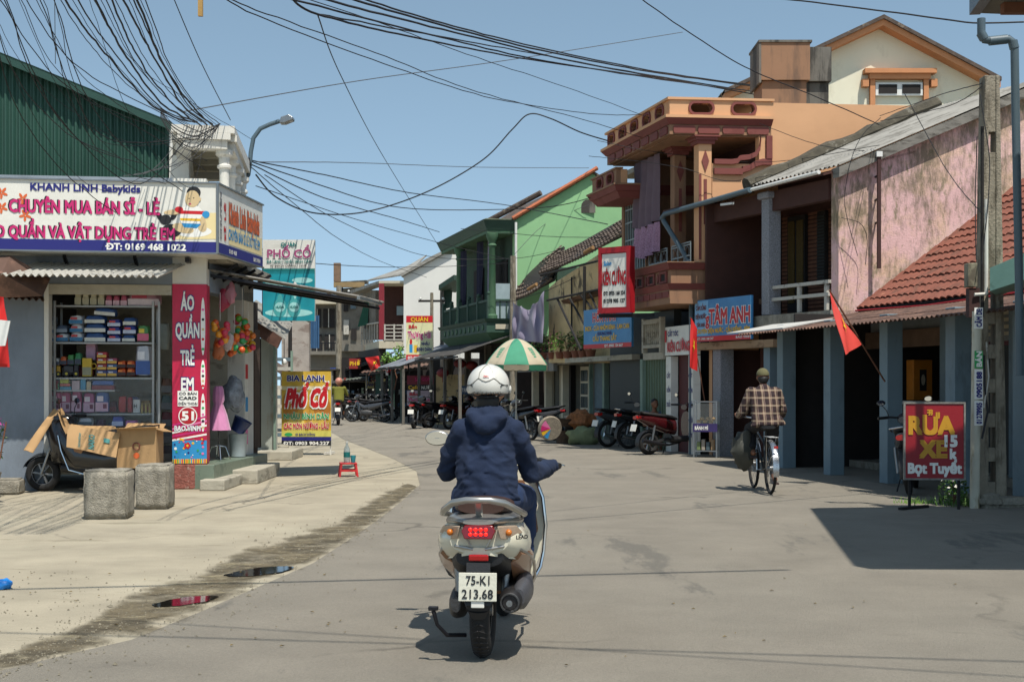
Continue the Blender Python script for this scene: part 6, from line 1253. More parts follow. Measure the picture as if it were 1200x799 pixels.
def motorbike(label, pos, rz, body, kind='cub', group=None, seatm=None, tail=m_tail, plate=True, lean=0, racks=False, cat='motorbike'):
    """parked underbone bike or scooter, rear wheel at the local origin, nose towards +Y; 1.24 m wheelbase"""
    t = thing('motorbike', label, cat, pos, rz, group); t.rotation_euler = (0, lean, rz); sc_ = kind == 'scooter'
    R = .235 if sc_ else .29; tr = .05 if sc_ else .038; WB = 1.24
    wheel(t, (0, 0, R), R, tr, 'alloy' if sc_ else 'wire'); wheel(t, (0, WB, R), R, tr, 'alloy' if sc_ else 'wire')
    # fork, handlebar, headset
    MB().tube([(0.07, WB, R), (0.07, WB-.20, .78)], .018, 8).build('fork_leg', m_steel, t, smooth=True); MB().tube([(-.07, WB, R), (-.07, WB-.20, .78)], .018, 8).build('fork_leg', m_steel, t, smooth=True)
    MB().tube([(-.34, WB-.42, 1.0), (-.2, WB-.32, 1.0), (0, WB-.3, .97), (.2, WB-.32, 1.0), (.34, WB-.42, 1.0)], .014, 8).build('handlebar', m_blackp, t, smooth=True)
    for s_ in (-1, 1):
        MB().tube([(s_*.24, WB-.35, 1.0), (s_*.36, WB-.44, 1.0)], .02, 8).build('grip', m_seat, t, smooth=True)
        mr_ = MB().tube([(s_*.22, WB-.33, 1.0), (s_*.25, WB-.33, 1.1), (s_*.3, WB-.34, 1.17)], .006, 5).ball((s_*.31, WB-.33, 1.2), .06, 12, (1, .35, .65)).build('mirror', m_blackp, t, smooth=True)
        MB().add([(s_*.31+.05*cos(q), WB-.355, 1.2+.032*sin(q)) for q in [2*pi*i/14 for i in range(14)]], [tuple(range(14))]).build('mirror_glass', m_mirror, mr_, fix=False)
    loft([ring(WB-.38, 0, .95, .1, .05), ring(WB-.28, 0, .96, .13, .085), ring(WB-.18, 0, .93, .11, .085), ring(WB-.13, 0, .92, .06, .05)]).build('headset', body, t, smooth=True)
    MB().ball((0, WB-.14, .91), .07, 12, (1.1, .5, .8)).build('headlight', m_galv, t, smooth=True)
    # front fender
    MB().sheet(lambda u, v: ((u-.5)*.12, WB+(R+.03)*cos(lerp(.35, 2.5, v))*1.0, R+(R+.035-.03*abs(u-.5)*2)*sin(lerp(.35, 2.5, v))), 6, 14, .006).build('front_fender', body, t, smooth=True)
    # leg shield
    if sc_: loft([ring(WB-.16, 0, .55, .14, .2), ring(WB-.26, 0, .62, .21, .27), ring(WB-.32, 0, .6, .19, .27)]).build('leg_shield', body, t, smooth=True)
    else:
        for s_ in (-1, 1): loft([[(s_*.04, WB-.2, .75), (s_*.16, WB-.24, .72), (s_*.17, WB-.3, .42), (s_*.13, WB-.36, .3), (s_*.06, WB-.3, .4)], [(s_*.04, WB-.26, .75), (s_*.13, WB-.32, .72), (s_*.14, WB-.38, .42), (s_*.11, WB-.42, .3), (s_*.06, WB-.36, .4)]]).build('leg_shield', body, t, smooth=True)
    # frame spine / floor
    if sc_: loft([ring(WB-.3, 0, .32, .15, .06), ring(.55, 0, .3, .17, .07), ring(.45, 0, .34, .15, .1)]).build('floorboard', m_blackp, t, smooth=True)
    else: loft([ring(WB-.28, 0, .62, .06, .1), ring(.75, 0, .55, .06, .08), ring(.5, 0, .6, .07, .09)]).build('frame_cover', body, t, smooth=True); loft([ring(.85, 0, .36, .11, .1), ring(.62, 0, .34, .13, .14), ring(.45, 0, .34, .09, .1)]).build('engine', m_eng, t, smooth=True)
    # body and seat
    k = .03 if sc_ else 0
    loft([ring(.6, 0, .55, .1+k, .16), ring(.35, 0, .6, .13+k, .13+k), ring(0, 0, .68, .12+k, .09+k), ring(-.28, 0, .76, .07, .05)]).build('side_cowl', body, t, smooth=True)
    loft([ring(.66, 0, .72, .06, .03), ring(.52, 0, .755, .12, .04), ring(.2, 0, .79, .125, .045), ring(-.15, 0, .84, .11, .04), ring(-.24, 0, .86, .08, .02)]).build('seat', seatm or m_seat, t, smooth=True)
    tl = loft([ring(-.22, 0, .75, .09, .045), ring(-.33, 0, .75, .07, .035)]).build('taillight', tail, t, smooth=True)
    MB().sheet(lambda u, v: ((u-.5)*.14, -(R+.04)*cos(lerp(-.2, 1.9, v)), R+(R+.04-.02*abs(u-.5)*2)*sin(lerp(-.2, 1.9, v))), 6, 12, .006).build('rear_fender', m_blackp, t, smooth=True)
    if plate: MB().cb((0, -.36, .55), (.19, .012, .14), (-.3, 0, 0)).build('number_plate', m_signw, t)
    MB().tube([(-.12, -.17, .83), (-.14, -.28, .87), (0, -.33, .88), (.14, -.28, .87), (.12, -.17, .83)], .011, 6).build('grab_rail', m_chrome if racks else m_blackp, t, smooth=True)
    # exhaust, shocks, stand, pegs
    MB().tube([(.1, .7, .25), (.14, .4, .2), (.16, .15, .22), (.17, -.25, .3)], [.02, .02, .042, .042], 10).build('exhaust', m_chrome if not sc_ else m_blackm, t, smooth=True)
    for s_ in (-1, 1): MB().tube([(s_*.11, .0, R), (s_*.12, .08, .62)], .022, 8).build('shock_absorber', m_steel, t, smooth=True)
    MB().bar((0, 0, R), (-.0, .5, .33), .1, .05).build('swing_arm', m_eng, t)
    MB().tube([(-.1, .5, .28), (-.2, .48, .0)], .01, 6).build('kickstand', m_blackm, t, smooth=True)
    return t
red_ = paint('red', '#38080c'); blk_ = paint('black', '#141416'); blu_ = paint('blue', '#1b2450'); gry_ = paint('grey', '#3c3e42'); wht_ = paint('white', '#c8c6be')  # red darkened to stand in for building shade on the bikes
def gpos(px, py): x, y, _ = G(px, py); return (x, y, 0)
motorbike('dark red motorbike nearest the glass cabinet, tail towards the road', gpos(760, 533), radians(-62), red_, 'scooter')
motorbike('black motorbike with long chrome exhaust, between the red bike and the sacks', gpos(737, 526), radians(-68), blk_, 'cub', racks=True)
motorbike('black motorbike leftmost of the three by the dark shutters', gpos(712, 524), radians(-55), gry_, 'cub')
motorbike('silver framed motorbike partly hidden behind the car wash sign', gpos(1066, 580), radians(-20), gry_, 'cub', racks=True, plate=False, lean=radians(-6))
motorbike('grey motorbike under the umbrella with its mirrors up', gpos(648, 516), radians(70), gry_, 'cub')
motorbike('black motorbike half hidden by the rider left of the umbrella', gpos(622, 516), radians(40), blk_, 'cub')
motorbike('black scooter with white plate, leftmost of the row by the turquoise post', gpos(485, 502.5), radians(-12), blk_, 'scooter', group='scooters parked by the cafe')
motorbike('black scooter second from left in the cafe row, angled to the kerb', gpos(503, 501.5), radians(-50), blk_, 'scooter')
motorbike('red and black motorbike nearest the rider in the cafe row', gpos(526, 503), radians(-40), red_, 'cub')
motorbike('dark scooter in the cafe row behind the red and black one', gpos(536, 501), radians(-38), blk_, 'scooter')
for i, px in enumerate((409, 417, 426)): motorbike('small dark motorbike far down the street, %s of the shaded row'%('left end', 'middle', 'right')[i], (P(px, 0, 54-i)[0], 54-i, 0), radians(-60), blk_, 'scooter', group='far parked motorbikes')
motorbike('far silver grey motorbike parked sideways before the green post', (P(450, 0, 51)[0], 51, 0), radians(80), gry_, 'cub')
# black scooter under cardboard at the shop
bs_ = motorbike('glossy black scooter parked sideways under cardboard before the shop', (-4.98, 18.02, 0), radians(86), blk_, 'scooter', plate=False)
MB().tube([(-.22, .95, .75), (-.24, .9, .55), (-.23, .8, .3), (-.22, .5, .22), (-.22, .25, .24)], .011, 6).build('crash_bar', m_chrome, bs_, smooth=True)
MB().prism([(-.19, .9, .62), (-.19, .6, .6), (-.19, .72, .38)], (.02, 0, 0)).build('bronze_panel', mat('bronze_paint', '#6a4c30', .3, metal=.4, var=.1), bs_)
loft([ring(1.16, 0, .8, .1, .1), ring(1.06, 0, .7, .2, .3), ring(.92, 0, .66, .22, .34), ring(.74, 0, .46, .2, .22), ring(.35, 0, .42, .19, .2), ring(-.15, 0, .5, .16, .16)]).build('fairing', blk_, bs_, smooth=True)
m_card = mat('cardboard', '#a8865c', .85, var=.1, vs=3, bump=.2, bs=30, stain='#8c6d48', ss=(2, 2, 2), st=.55, sa=.5)
def card(name, label, pts, th_=.01, parts=None):
    c = Vector(P(*pts[0])); t = thing(name, label, 'cardboard', tuple(c)); L = [Vector(P(*p))-c for p in pts]
    N = (L[1]-L[0]).cross(L[2]-L[0]).normalized()
    A, B, Cc, D = L
    MB().sheet(lambda u, v: A.lerp(B, u).lerp(D.lerp(Cc, u), v)+N*.012*sin(u*5+v*3), 8, 5, th_, N).build('sheet', m_card, t, smooth=True); return t, L, N
card('cardboard_sheet', 'brown cardboard sheet leaning over the front of the black scooter', [(28, 528, 17.7), (38, 530, 17.6), (70, 482, 18.1), (64, 479, 18.2)])
card('cardboard_sheet', 'narrow folded cardboard strip at the scooter handlebar', [(68, 480, 17.8), (72, 478, 18.1), (86, 505, 18.0), (78, 508, 17.7)])
t_, L, N = card('cardboard_flap', 'flattened cardboard carton with dark green print lying over the scooter seat', [(78, 524, 17.55), (136, 536, 17.55), (141, 508, 17.7), (80, 497, 17.7)])
R_ = (L[1]-L[0]).normalized(); U_ = (L[3]-L[0]).normalized(); Nf = R_.cross(U_)
text('NAKO', m_teal, t_, L[0]+R_*.36+U_*.04, U_, -R_, .2, .08, .03, Nf, .022); text('MADE IN VIETNAM', m_teal, t_, L[0]+R_*.18+U_*.03, U_, -R_, .2, .03, .02, Nf, .022)
MB().add([L[0]+R_*a+U_*b+Nf*.022 for a, b in ((.48, .17), (.56, .17), (.56, .23), (.48, .23))], [(0, 1, 2, 3)]).build('print', m_teal, t_, fix=False)
card('cardboard_flap', 'upper fold of the flattened carton catching the sun behind its print', [(76, 505, 17.85), (140, 512, 17.8), (135, 501, 18.1), (80, 497, 18.1)])
cbx = thing('cardboard_box', 'open upright cardboard box with brown ring mark standing behind the concrete cubes', 'box', (P(137, 0, 17.7)[0], 17.7, P(0, 549, 17.7)[2]-.05))
w = 46/1600*17.7; h = .56
for nm, a in (('front_side', (0, w, 0, .008)), ('back_side', (0, w, .36, .368)), ('left_side', (0, .008, .009, .359)), ('right_side', (w-.008, w, .009, .359))): MB().box(*a, 0, h).build(nm, m_card, cbx)
MB().box(.009, w-.009, .009, .359, .0, .01).build('bottom', m_card, cbx)
MB().prism([(0, 0, h), (w, 0, h), (w+.02, -.1, h+.03), (-.02, -.12, h+.01)], (0, 0, .008)).build('flap', m_card, cbx); MB().prism([(0, .36, h), (w, .36, h), (w, .5, h+.05), (0, .5, h+.06)], (0, 0, .008)).build('flap', m_card, cbx); MB().prism([(w, 0, h), (w, .36, h), (w+.12, .36, h-.05), (w+.1, 0, h-.03)], (0, 0, .008)).build('flap', m_card, cbx)
MB().torus((w*.5, -.012, .34), .045, .007, 'Y', 20, 5).build('print', m_mar, cbx); MB().add([(w*.5+.05*cos(q)*.8, -.005, .22+.04*sin(q)) for q in [i*pi/6 for i in range(12)]], [tuple(range(12))]).build('print', m_org, cbx, fix=False)
MB().lathe([(.25, 0), (.25, .02)], 3, (w*.5, .18, -.02)) 
tag(MB().box(0, .5, 0, .4, 0, .33).build('crate', m_blackp, loc=(-5.05, 17.7, .0)), 'dark low crate carrying the cardboard box behind the concrete cubes', 'crate')
# ---------------------------------------------------------------- the foreground scooter
FS_ = thing('scooter', 'cream and copper scooter ridden away from the camera in the middle of the road', 'scooter', (-.15, 7.12, 0), radians(-4.5))
m_cream_p = paint('cream', '#cfcab4', .22); m_copper = paint('copper', '#8a6244', .3); m_silver = mat('satin_silver', '#a8a6a0', .3, metal=.75, var=.05, bump=0)
R = .245
w_ = wheel(FS_, (0, 0, R), R, .055, 'alloy', tw=.95)
mb = MB()
for i in range(44):
    t0 = 2*pi*i/44
    for s_ in (-1, 1):
        p0 = Vector((0, (R+.001)*cos(t0), (R+.001)*sin(t0))); t1 = t0+.1; p1 = Vector((s_*.038, (R-.02)*cos(t1), (R-.02)*sin(t1))); mb.bar(p0+Vector((s_*.004, 0, 0)), p1, .012, .006)
mb.build('tread_block', mat('tread_rubber', '#262423', .9, var=.2), w_)
wheel(FS_, (0, 1.27, .24), .24, .045, 'alloy')
# tail body shells
def shell(secs, nm, m, par=FS_, n=20, **k): return loft([ring(*s_[:5], n, *(s_[5:] or ())) for s_ in secs]).build(nm, m, par, smooth=True, **k)
# main side cowl cream (wide, wrapping the tail)
shell([(.62, 0, .52, .17, .15), (.45, 0, .555, .215, .15), (.2, 0, .58, .24, .155), (-.02, 0, .605, .235, .135), (-.14, 0, .62, .2, .105), (-.2, 0, .63, .15, .07)], 'side_cowl', m_cream_p)
# lower flank, copper, each side
for s_ in (-1, 1):
    loft([[(s_*.15, .62, .56), (s_*.20, .60, .50), (s_*.21, .60, .36), (s_*.14, .6, .26)], [(s_*.2, .35, .56), (s_*.245, .33, .5), (s_*.225, .33, .4), (s_*.14, .3, .32)], [(s_*.215, .1, .57), (s_*.245, .08, .52), (s_*.22, .08, .46), (s_*.15, .05, .42)], [(s_*.19, -.1, .575), (s_*.21, -.1, .55), (s_*.19, -.08, .52), (s_*.15, -.08, .5)]], closed=True).build('lower_flank', m_copper, FS_, smooth=True)
    MB().tube([(s_*.03, -.215, .585), (s_*.12, -.2, .60), (s_*.2, -.1, .575), (s_*.235, .05, .53), (s_*.25, .25, .47), (s_*.24, .5, .36), (s_*.21, .75, .29)], .0085, 8).build('flank_trim', m_silver, FS_, smooth=True)
    MB().tube([(s_*.085, -.235, .70), (s_*.07, -.23, .655), (s_*.04, -.225, .60)], .006, 6).build('tail_trim', m_silver, FS_, smooth=True)
    # turn signal lens
    loft([[(s_*.095, -.245, .705), (s_*.19, -.17, .70), (s_*.215, -.10, .66), (s_*.15, -.2, .635), (s_*.11, -.235, .64)], [(s_*.095, -.19, .705), (s_*.18, -.12, .70), (s_*.2, -.06, .66), (s_*.14, -.15, .635), (s_*.11, -.18, .64)]]).build('turn_signal', mat('clear_lens', '#a8927c', .08, var=.1, vs=30, bump=.1, spec=.8), FS_, smooth=True, bevel=.004)
    MB().ball((s_*.15, -.205, .67), .017, 10).build('signal_bulb', m_amber, FS_, smooth=True)
# lower arch (cream lip over the wheel opening), black undertail
MB().sheet(lambda u, v: ((u-.5)*.36, -.205-.02*cos((u-.5)*3)+.13*abs(u-.5)*2*abs(u-.5)*2+v*.0, .595-.075*(abs(u-.5)*2)**2-.035*v*(1-(abs(u-.5)*2)**3)), 18, 3, .012, (0, 1, 0)).build('tail_lip', m_cream_p, FS_, smooth=True)
shell([(.4, 0, .42, .17, .14), (.1, 0, .47, .165, .11), (-.12, 0, .52, .15, .07), (-.185, 0, .54, .12, .05)], 'undertail', m_blackp)
MB().cb((0, -.235, .545), (.1, .02, .032), (.1, 0, 0)).build('reflector', m_tail, FS_, bevel=.006)
# tail light with glowing LEDs
tlp = loft([[(-.068, -.25, .71), (.068, -.25, .71), (.085, -.262, .68), (.07, -.262, .642), (-.07, -.262, .642), (-.085, -.262, .68)], [(-.075, -.18, .715), (.075, -.18, .715), (.09, -.18, .68), (.075, -.18, .635), (-.075, -.18, .635), (-.09, -.18, .68)]]).build('taillight', mat('lens_deep_red', '#6e0a0c', .12, var=0, bump=0, spec=.8), FS_, smooth=True, bevel=.004)
m_led = mat('red_led', '#ff2418', .3, var=0, bump=0, emit='#ff1a10', es=1.6)
for r_ in range(2):
    for c in range(4): MB().ball((-.039+c*.026, -.264, .666+r_*.024), .0095, 10, (1, .4, 1)).build('led', m_led, tlp, smooth=True)
# seat, silver top cowl, grab rail
shell([(.78, 0, .70, .07, .03), (.6, 0, .745, .13, .05), (.3, 0, .765, .15, .055), (.0, 0, .785, .15, .05), (-.12, 0, .79, .12, .035)], 'seat', mat('brown_seat', '#3f2a22', .5, var=.1, bump=.15))
shell([(.2, 0, .70, .2, .05), (-.05, 0, .715, .19, .045), (-.18, 0, .725, .13, .028), (-.24, 0, .725, .08, .014)], 'tail_top', m_silver)
MB().tube([(-.19, .2, .72), (-.215, .02, .745), (-.19, -.12, .775), (-.13, -.235, .822), (-.06, -.27, .838), (.06, -.27, .838), (.13, -.235, .822), (.19, -.12, .775), (.215, .02, .745), (.19, .2, .72)], [.012, .016, .018, .018, .017, .017, .018, .018, .016, .012], 10).build('grab_rail', m_silver, FS_, smooth=True)
MB().bar((0, -.262, .838), (0, -.17, .735), .035, .02).build('rail_stem', m_silver, FS_, bevel=.004)
# plate
pl = MB().cb((0, -.285, .405), (.192, .006, .142), (-.12, 0, 0)).build('number_plate', mat('plate_white', '#c9c7b6', .5, var=.05, vs=8), FS_, bevel=.006)
pR = Vector((1, 0, 0)); pU = Vector((0, .12, 1)).normalized(); pN = pR.cross(pU)
text('75-K1', m_blk, pl, (-.058, -.2870, .4165), pR, pU, .118, .046, .012, pN, .002); text('213.68', m_blk, pl, (-.078, -.2952, .3495), pR, pU, .156, .046, .012, pN, .002)
MB().bar((0, -.24, .52), (0, -.275, .38), .12, .012).build('plate_bracket', m_blackp, FS_)
loft([ring(-.235, 0, .33, .075, .04), ring(-.26, 0, .30, .06, .03), ring(-.25, 0, .255, .04, .02)]).build('mudguard', m_blackp, FS_, smooth=True); MB().cb((0, -.283, .318), (.066, .012, .036)).build('white_reflector', m_signw, FS_, bevel=.004)
MB().sheet(lambda u, v: ((u-.5)*.13, -(R+.035)*cos(lerp(.25, 2.2, v)), R+(R+.03-.02*abs(u-.5)*2)*sin(lerp(.25, 2.2, v))), 6, 14, .006).build('hugger', m_blackp, FS_, smooth=True)
# exhaust: fat canister right
MB().lathe([(.001, -.22), (.036, -.22), (.056, -.2), (.063, -.14), (.063, .12), (.055, .2), (.02, .28)], 24, (.155, .02, .315), 'Y').build('exhaust', mat('black_exhaust', '#2a2828', .45, metal=.3, var=.2), FS_, smooth=True)
MB().torus((.155, -.205, .315), .045, .006, 'Y', 24, 6).build('exhaust_ring', m_eng, FS_, smooth=True); MB().lathe([(.016, -.235), (.016, -.22), (.001, -.219)], 12, (.155, 0, .315), 'Y').build('exhaust_tip', m_steel, FS_, smooth=True)
loft([ring(-.14, .195, .33, .028, .045), ring(-.08, .2, .33, .042, .068), ring(.15, .205, .34, .05, .075), ring(.3, .2, .35, .04, .06)]).build('exhaust_guard', mat('heat_guard', '#47474a', .45, var=.1), FS_, smooth=True)
# transmission case left, shock, stand
shell([(.32, -.13, .28, .05, .08), (.1, -.135, .27, .05, .085), (-.06, -.13, .28, .042, .07), (-.12, -.13, .29, .025, .04)], 'drive_case', m_eng)
MB().tube([(-.11, -.05, .27), (-.13, -.02, .55)], .025, 10).build('shock_absorber', m_steel, FS_, smooth=True); MB().tube([(.11, .0, .27), (.12, .02, .5)], .02, 10).build('shock_absorber', m_steel, FS_, smooth=True)
MB().tube([(-.08, -.1, .13), (-.17, -.16, .14), (-.215, -.2, .20), (-.235, -.2, .27)], [.011, .011, .01, .012], 8).build('kickstand', m_blackm, FS_, smooth=True); MB().cb((-.235, -.2, .282), (.05, .03, .02)).build('stand_foot', m_blackm, FS_, bevel=.004)
# floorboard, leg shield, front
shell([(1.0, 0, .30, .15, .05), (.6, 0, .30, .17, .06), (.5, 0, .34, .15, .09)], 'floorboard', m_copper)
for s_ in (-1, 1):
    loft([[(s_*.05, .93, .92), (s_*.16, .9, .93), (s_*.25, .88, .80), (s_*.275, .87, .62), (s_*.245, .86, .42), (s_*.19, .84, .30), (s_*.05, .84, .3)], [(s_*.05, 1.12, .94), (s_*.15, 1.02, .94), (s_*.235, .98, .80), (s_*.26, .96, .62), (s_*.23, .94, .42), (s_*.17, .94, .28), (s_*.05, 1.0, .26)]]).build('leg_shield', m_cream_p, FS_, smooth=True)
    MB().tube([(s_*.15, .885, .94), (s_*.22, .87, .87), (s_*.262, .86, .76), (s_*.28, .86, .6), (s_*.268, .85, .45), (s_*.25, .84, .36), (s_*.2, .8, .27)], .011, 8).build('shield_trim', m_chrome, FS_, smooth=True)
    loft([[(s_*.06, .875, .86), (s_*.15, .87, .86), (s_*.215, .865, .72), (s_*.235, .865, .58), (s_*.2, .86, .36), (s_*.06, .86, .34)], [(s_*.06, .9, .86), (s_*.15, .9, .86), (s_*.215, .9, .72), (s_*.235, .9, .58), (s_*.2, .89, .36), (s_*.06, .89, .34)]]).build('inner_panel', m_copper, FS_, smooth=True)
shell([(.92, 0, .98, .13, .06), (1.0, 0, 1.0, .17, .08), (1.08, 0, .98, .12, .07), (1.13, 0, .96, .06, .03)], 'handlebar_cowl', m_cream_p)
MB().tube([(-.31, .85, .95), (-.2, .93, .985), (0, .97, .985), (.2, .93, .985), (.33, .83, .95)], .013, 8).build('handlebar', m_blackp, FS_, smooth=True)
for s_ in (-1, 1):
    MB().tube([(s_*.24, .9, .975), (s_*(.345+.02*s_), .82, .945)], .018, 10).build('grip', m_seat, FS_, smooth=True)
    MB().tube([(s_*.2, .99, .97), (s_*.3, .95, .955), (s_*(.365+.025*s_), .88, .945)], .006, 6).build('brake_lever', m_chrome, FS_, smooth=True)
    MB().tube([(s_*.16, .97, 1.0), (s_*.18, 1.0, 1.08), (s_*(.33 if s_ < 0 else .08), .98, 1.105)], .007, 6).build('mirror_stalk', m_blackm, FS_, smooth=True)
    mr_ = MB().ball((s_*.37 if s_ < 0 else .06, .97, 1.10), .075, 18, (1, .3, .62)).build('mirror', m_silver, FS_, smooth=True)
    xx = s_*.37 if s_ < 0 else .06
    MB().add([(xx+.066*cos(q), .948, 1.10+.039*sin(q)) for q in [2*pi*i/22 for i in range(22)]], [tuple(range(22))]).build('mirror_glass', m_mirror, mr_, fix=False)
text('LEAD', m_blk, FS_, (.172, -.165, .632), (.75, .6, 0), (0, 0, 1), .07, .02, .04, (.5, -.85, .1), .03)
MB().sheet(lambda u, v: ((u-.5)*.13, 1.27+.27*cos(lerp(.3, 2.6, v)), .24+(.275-.03*abs(u-.5)*2)*sin(lerp(.3, 2.6, v))), 6, 14, .006).build('front_fender', m_cream_p, FS_, smooth=True)
for s_ in (-1, 1): MB().tube([(s_*.07, 1.27, .24), (s_*.06, 1.12, .62)], .018, 8).build('fork_leg', m_steel, FS_, smooth=True)
# ---------------------------------------------------------------- bicycle
BX, BY = (904-600)/1600*17.55, 17.62
BC = thing('bicycle', 'old black town bicycle with steel mudguards being ridden away near the columns', 'bicycle', (BX, BY, 0), radians(1))
for y in (0, 1.1): wheel(BC, (0, y, .335), .335, .02, 'thin')
m_fr = mat('bike_frame', '#22262a', .4, var=.1); m_mud = mat('steel_mudguard', '#b4b6b8', .2, metal=.9, var=.1)
def tb(pts, r, nm, m): return MB().tube(pts, r, 8).build(nm, m, BC, smooth=True)
tb([(0, .42, .29), (0, .28, .80)], .015, 'seat_tube', m_fr); tb([(0, .42, .29), (0, .93, .70)], .015, 'down_tube', m_fr); tb([(0, .32, .62), (0, .92, .80)], .013, 'top_tube', m_fr); tb([(0, .92, .68), (0, .90, .92)], .017, 'head_tube', m_fr)
for s_ in (-1, 1):
    tb([(s_*.05, 0, .335), (s_*.03, .42, .29)], .009, 'chain_stay', m_fr); tb([(s_*.05, 0, .335), (s_*.03, .3, .70)], .008, 'seat_stay', m_fr); tb([(s_*.05, 1.1, .335), (s_*.045, .98, .60), (s_*.03, .93, .69)], .011, 'fork_leg', m_fr)
    tb([(s_*.02, .42, .29), (s_*.09, .42, .29)], .009, 'crank_axle', m_chrome)
    tb([(s_*.28, .62, .99), (s_*.26, .8, 1.0), (s_*.12, .9, .97), (0, .91, .96)], .011, 'handlebar', m_chrome); tb([(s_*.28, .6, .99), (s_*.28, .7, .995)], .017, 'grip', m_blackp)
    tb([(s_*.055, .0, .335), (s_*.06, -.06, .73)], .004, 'mudguard_stay', m_chrome); tb([(s_*.05, .0, .335), (s_*.05, -.3, .5)], .003, 'mudguard_stay', m_chrome)
for y0 in (0, 1.1):
    MB().sheet(lambda u, v: ((u-.5)*.075, y0-(.365)*cos(lerp(-.25 if y0 == 0 else .5, 1.9, v)), .335+(.368-.018*(abs(u-.5)*2)**2)*sin(lerp(-.25 if y0 == 0 else .5, 1.9, v))), 6, 20, .003).build('mudguard', m_mud, BC, smooth=True)
tb([(.09, .42, .29), (.09, .40, .12)], .009, 'crank', m_chrome); tb([(-.09, .42, .29), (-.09, .44, .46)], .009, 'crank', m_chrome)
MB().cb((.14, .39, .115), (.09, .07, .02)).build('pedal', m_blackp, BC); MB().cb((-.14, .44, .465), (.09, .07, .02)).build('pedal', m_blackp, BC)
MB().lathe([(.001, .055), (.09, .055), (.09, .06), (.001, .06)], 20, (0, .42, .29), 'X').build('chainring', m_chrome, BC)
loft([ring(.42, 0, .83, .03, .02), ring(.3, 0, .845, .07, .03), ring(.18, 0, .86, .11, .03), ring(.12, 0, .86, .09, .02)]).build('saddle', m_blackp, BC, smooth=True)
# rack
for s_ in (-1, 1): tb([(s_*.055, .2, .74), (s_*.06, -.22, .74)], .005, 'rack_bar', m_steel)
for k in range(4): tb([(-.06, .18-k*.12, .742), (.06, .18-k*.12, .742)], .004, 'rack_bar', m_steel)
tb([(-.06, -.22, .74), (.06, -.22, .74)], .005, 'rack_bar', m_steel); MB().cb((0, -.345, .62), (.05, .015, .03)).build('reflector', m_tail, BC)
# sack hanging left of the bike
hb = crumple((BX-.24, BY+.62, .52), .2, 5, (.75, .9, 1.35), 18).build('hanging_bag', mat('olive_bag', '#3c3c34', .7, var=.2, vs=6), smooth=True); tag(hb, 'grey-olive bag hanging from the left handlebar of the bicycle', 'bag')
# ================================================================ PEOPLE
def organic(name, limbs, m, parent, voxel=.012, smooth=6, fn=None, subdiv=0, loc=None):
    """limbs: lists of (point, radius) or (point,(rx,ry,rz)); welded into one continuous surface"""
    bm = bmesh.new()
    for L in limbs:
        for i in range(len(L)):
            p0, r0 = L[i]; p1, r1 = L[min(i+1, len(L)-1)]; p0 = Vector(p0); p1 = Vector(p1)
            r0 = Vector((r0,)*3) if isinstance(r0, (int, float)) else Vector(r0); r1 = Vector((r1,)*3) if isinstance(r1, (int, float)) else Vector(r1)
            d = (p1-p0).length; k = max(1, int(d/(min(min(r0), min(r1))*.45))) if i < len(L)-1 else 1
            for j in range(k):
                f = j/k; p = p0.lerp(p1, f); r = r0.lerp(r1, f)
                bmesh.ops.create_icosphere(bm, subdivisions=2, radius=1, matrix=Matrix.Translation(p)@Matrix.Diagonal((*r, 1)))
    me = bpy.data.meshes.new(name); bm.to_mesh(me); bm.free(); o = bpy.data.objects.new(name, me); C.objects.link(o)
    md = o.modifiers.new('r', 'REMESH'); md.mode = 'VOXEL'; md.voxel_size = voxel
    sm = o.modifiers.new('s', 'SMOOTH'); sm.factor = .6; sm.iterations = smooth
    dg = bpy.context.evaluated_depsgraph_get(); me2 = bpy.data.meshes.new_from_object(o.evaluated_get(dg)); o.modifiers.clear(); o.data = me2; bpy.data.meshes.remove(me)
    me2.name = name; me2.materials.clear(); me2.materials.append(m)
    if fn:
        nn_ = [v.normal.copy() for v in me2.vertices]
        for v, n_ in zip(me2.vertices, nn_): v.co = v.co+n_*fn(v.co, n_)
    for p in me2.polygons: p.use_smooth = True
    if parent: o.parent = parent
    if loc: o.location = loc
    return o
m_skin = mat('skin', '#a5765a', .55, var=.08, vs=20, bump=.05); m_skin_d = mat('tanned_skin', '#7a5038', .6, var=.1, vs=20, bump=.05)
def denim(nm, c): return mat(nm, c, .9, var=.12, vs=6, bump=.35, bs=160, sheen=.25, stain=None)
m_hood = mat('navy_hoodie', '#16243d', .95, var=.16, vs=5, bump=.4, bs=180, stain='#233654', ss=(3, 3, 3), st=.52, sw=.3, sa=.5)
m_jean = mat('blue_jeans', '#1d2f4e', .9, var=.15, vs=6, bump=.3, bs=160)
def folds(seed, amp=.006, f=9): 
    def q(p, n):
        s_ = Vector((p.x*1.2, p.y*1.2, p.z*.8)); w = mnoise.noise(s_*3+Vector((seed, 0, 0)))
        a = 1-abs(mnoise.noise(Vector((p.x*f*.7+w*2, p.y*f*.7, p.z*f*.9+p.x*4)))*2.2)
        r2 = max(0, 1-abs(mnoise.noise(Vector((p.x*8+seed, p.y*8, p.z*20+p.x*14*(1 if p.x > 0 else -1)))))*4.5)*max(0, .5+mnoise.noise(p*6))
        return amp*(a-.4)+amp*.4*mnoise.noise(p*24)+amp*.9*r2
    return q
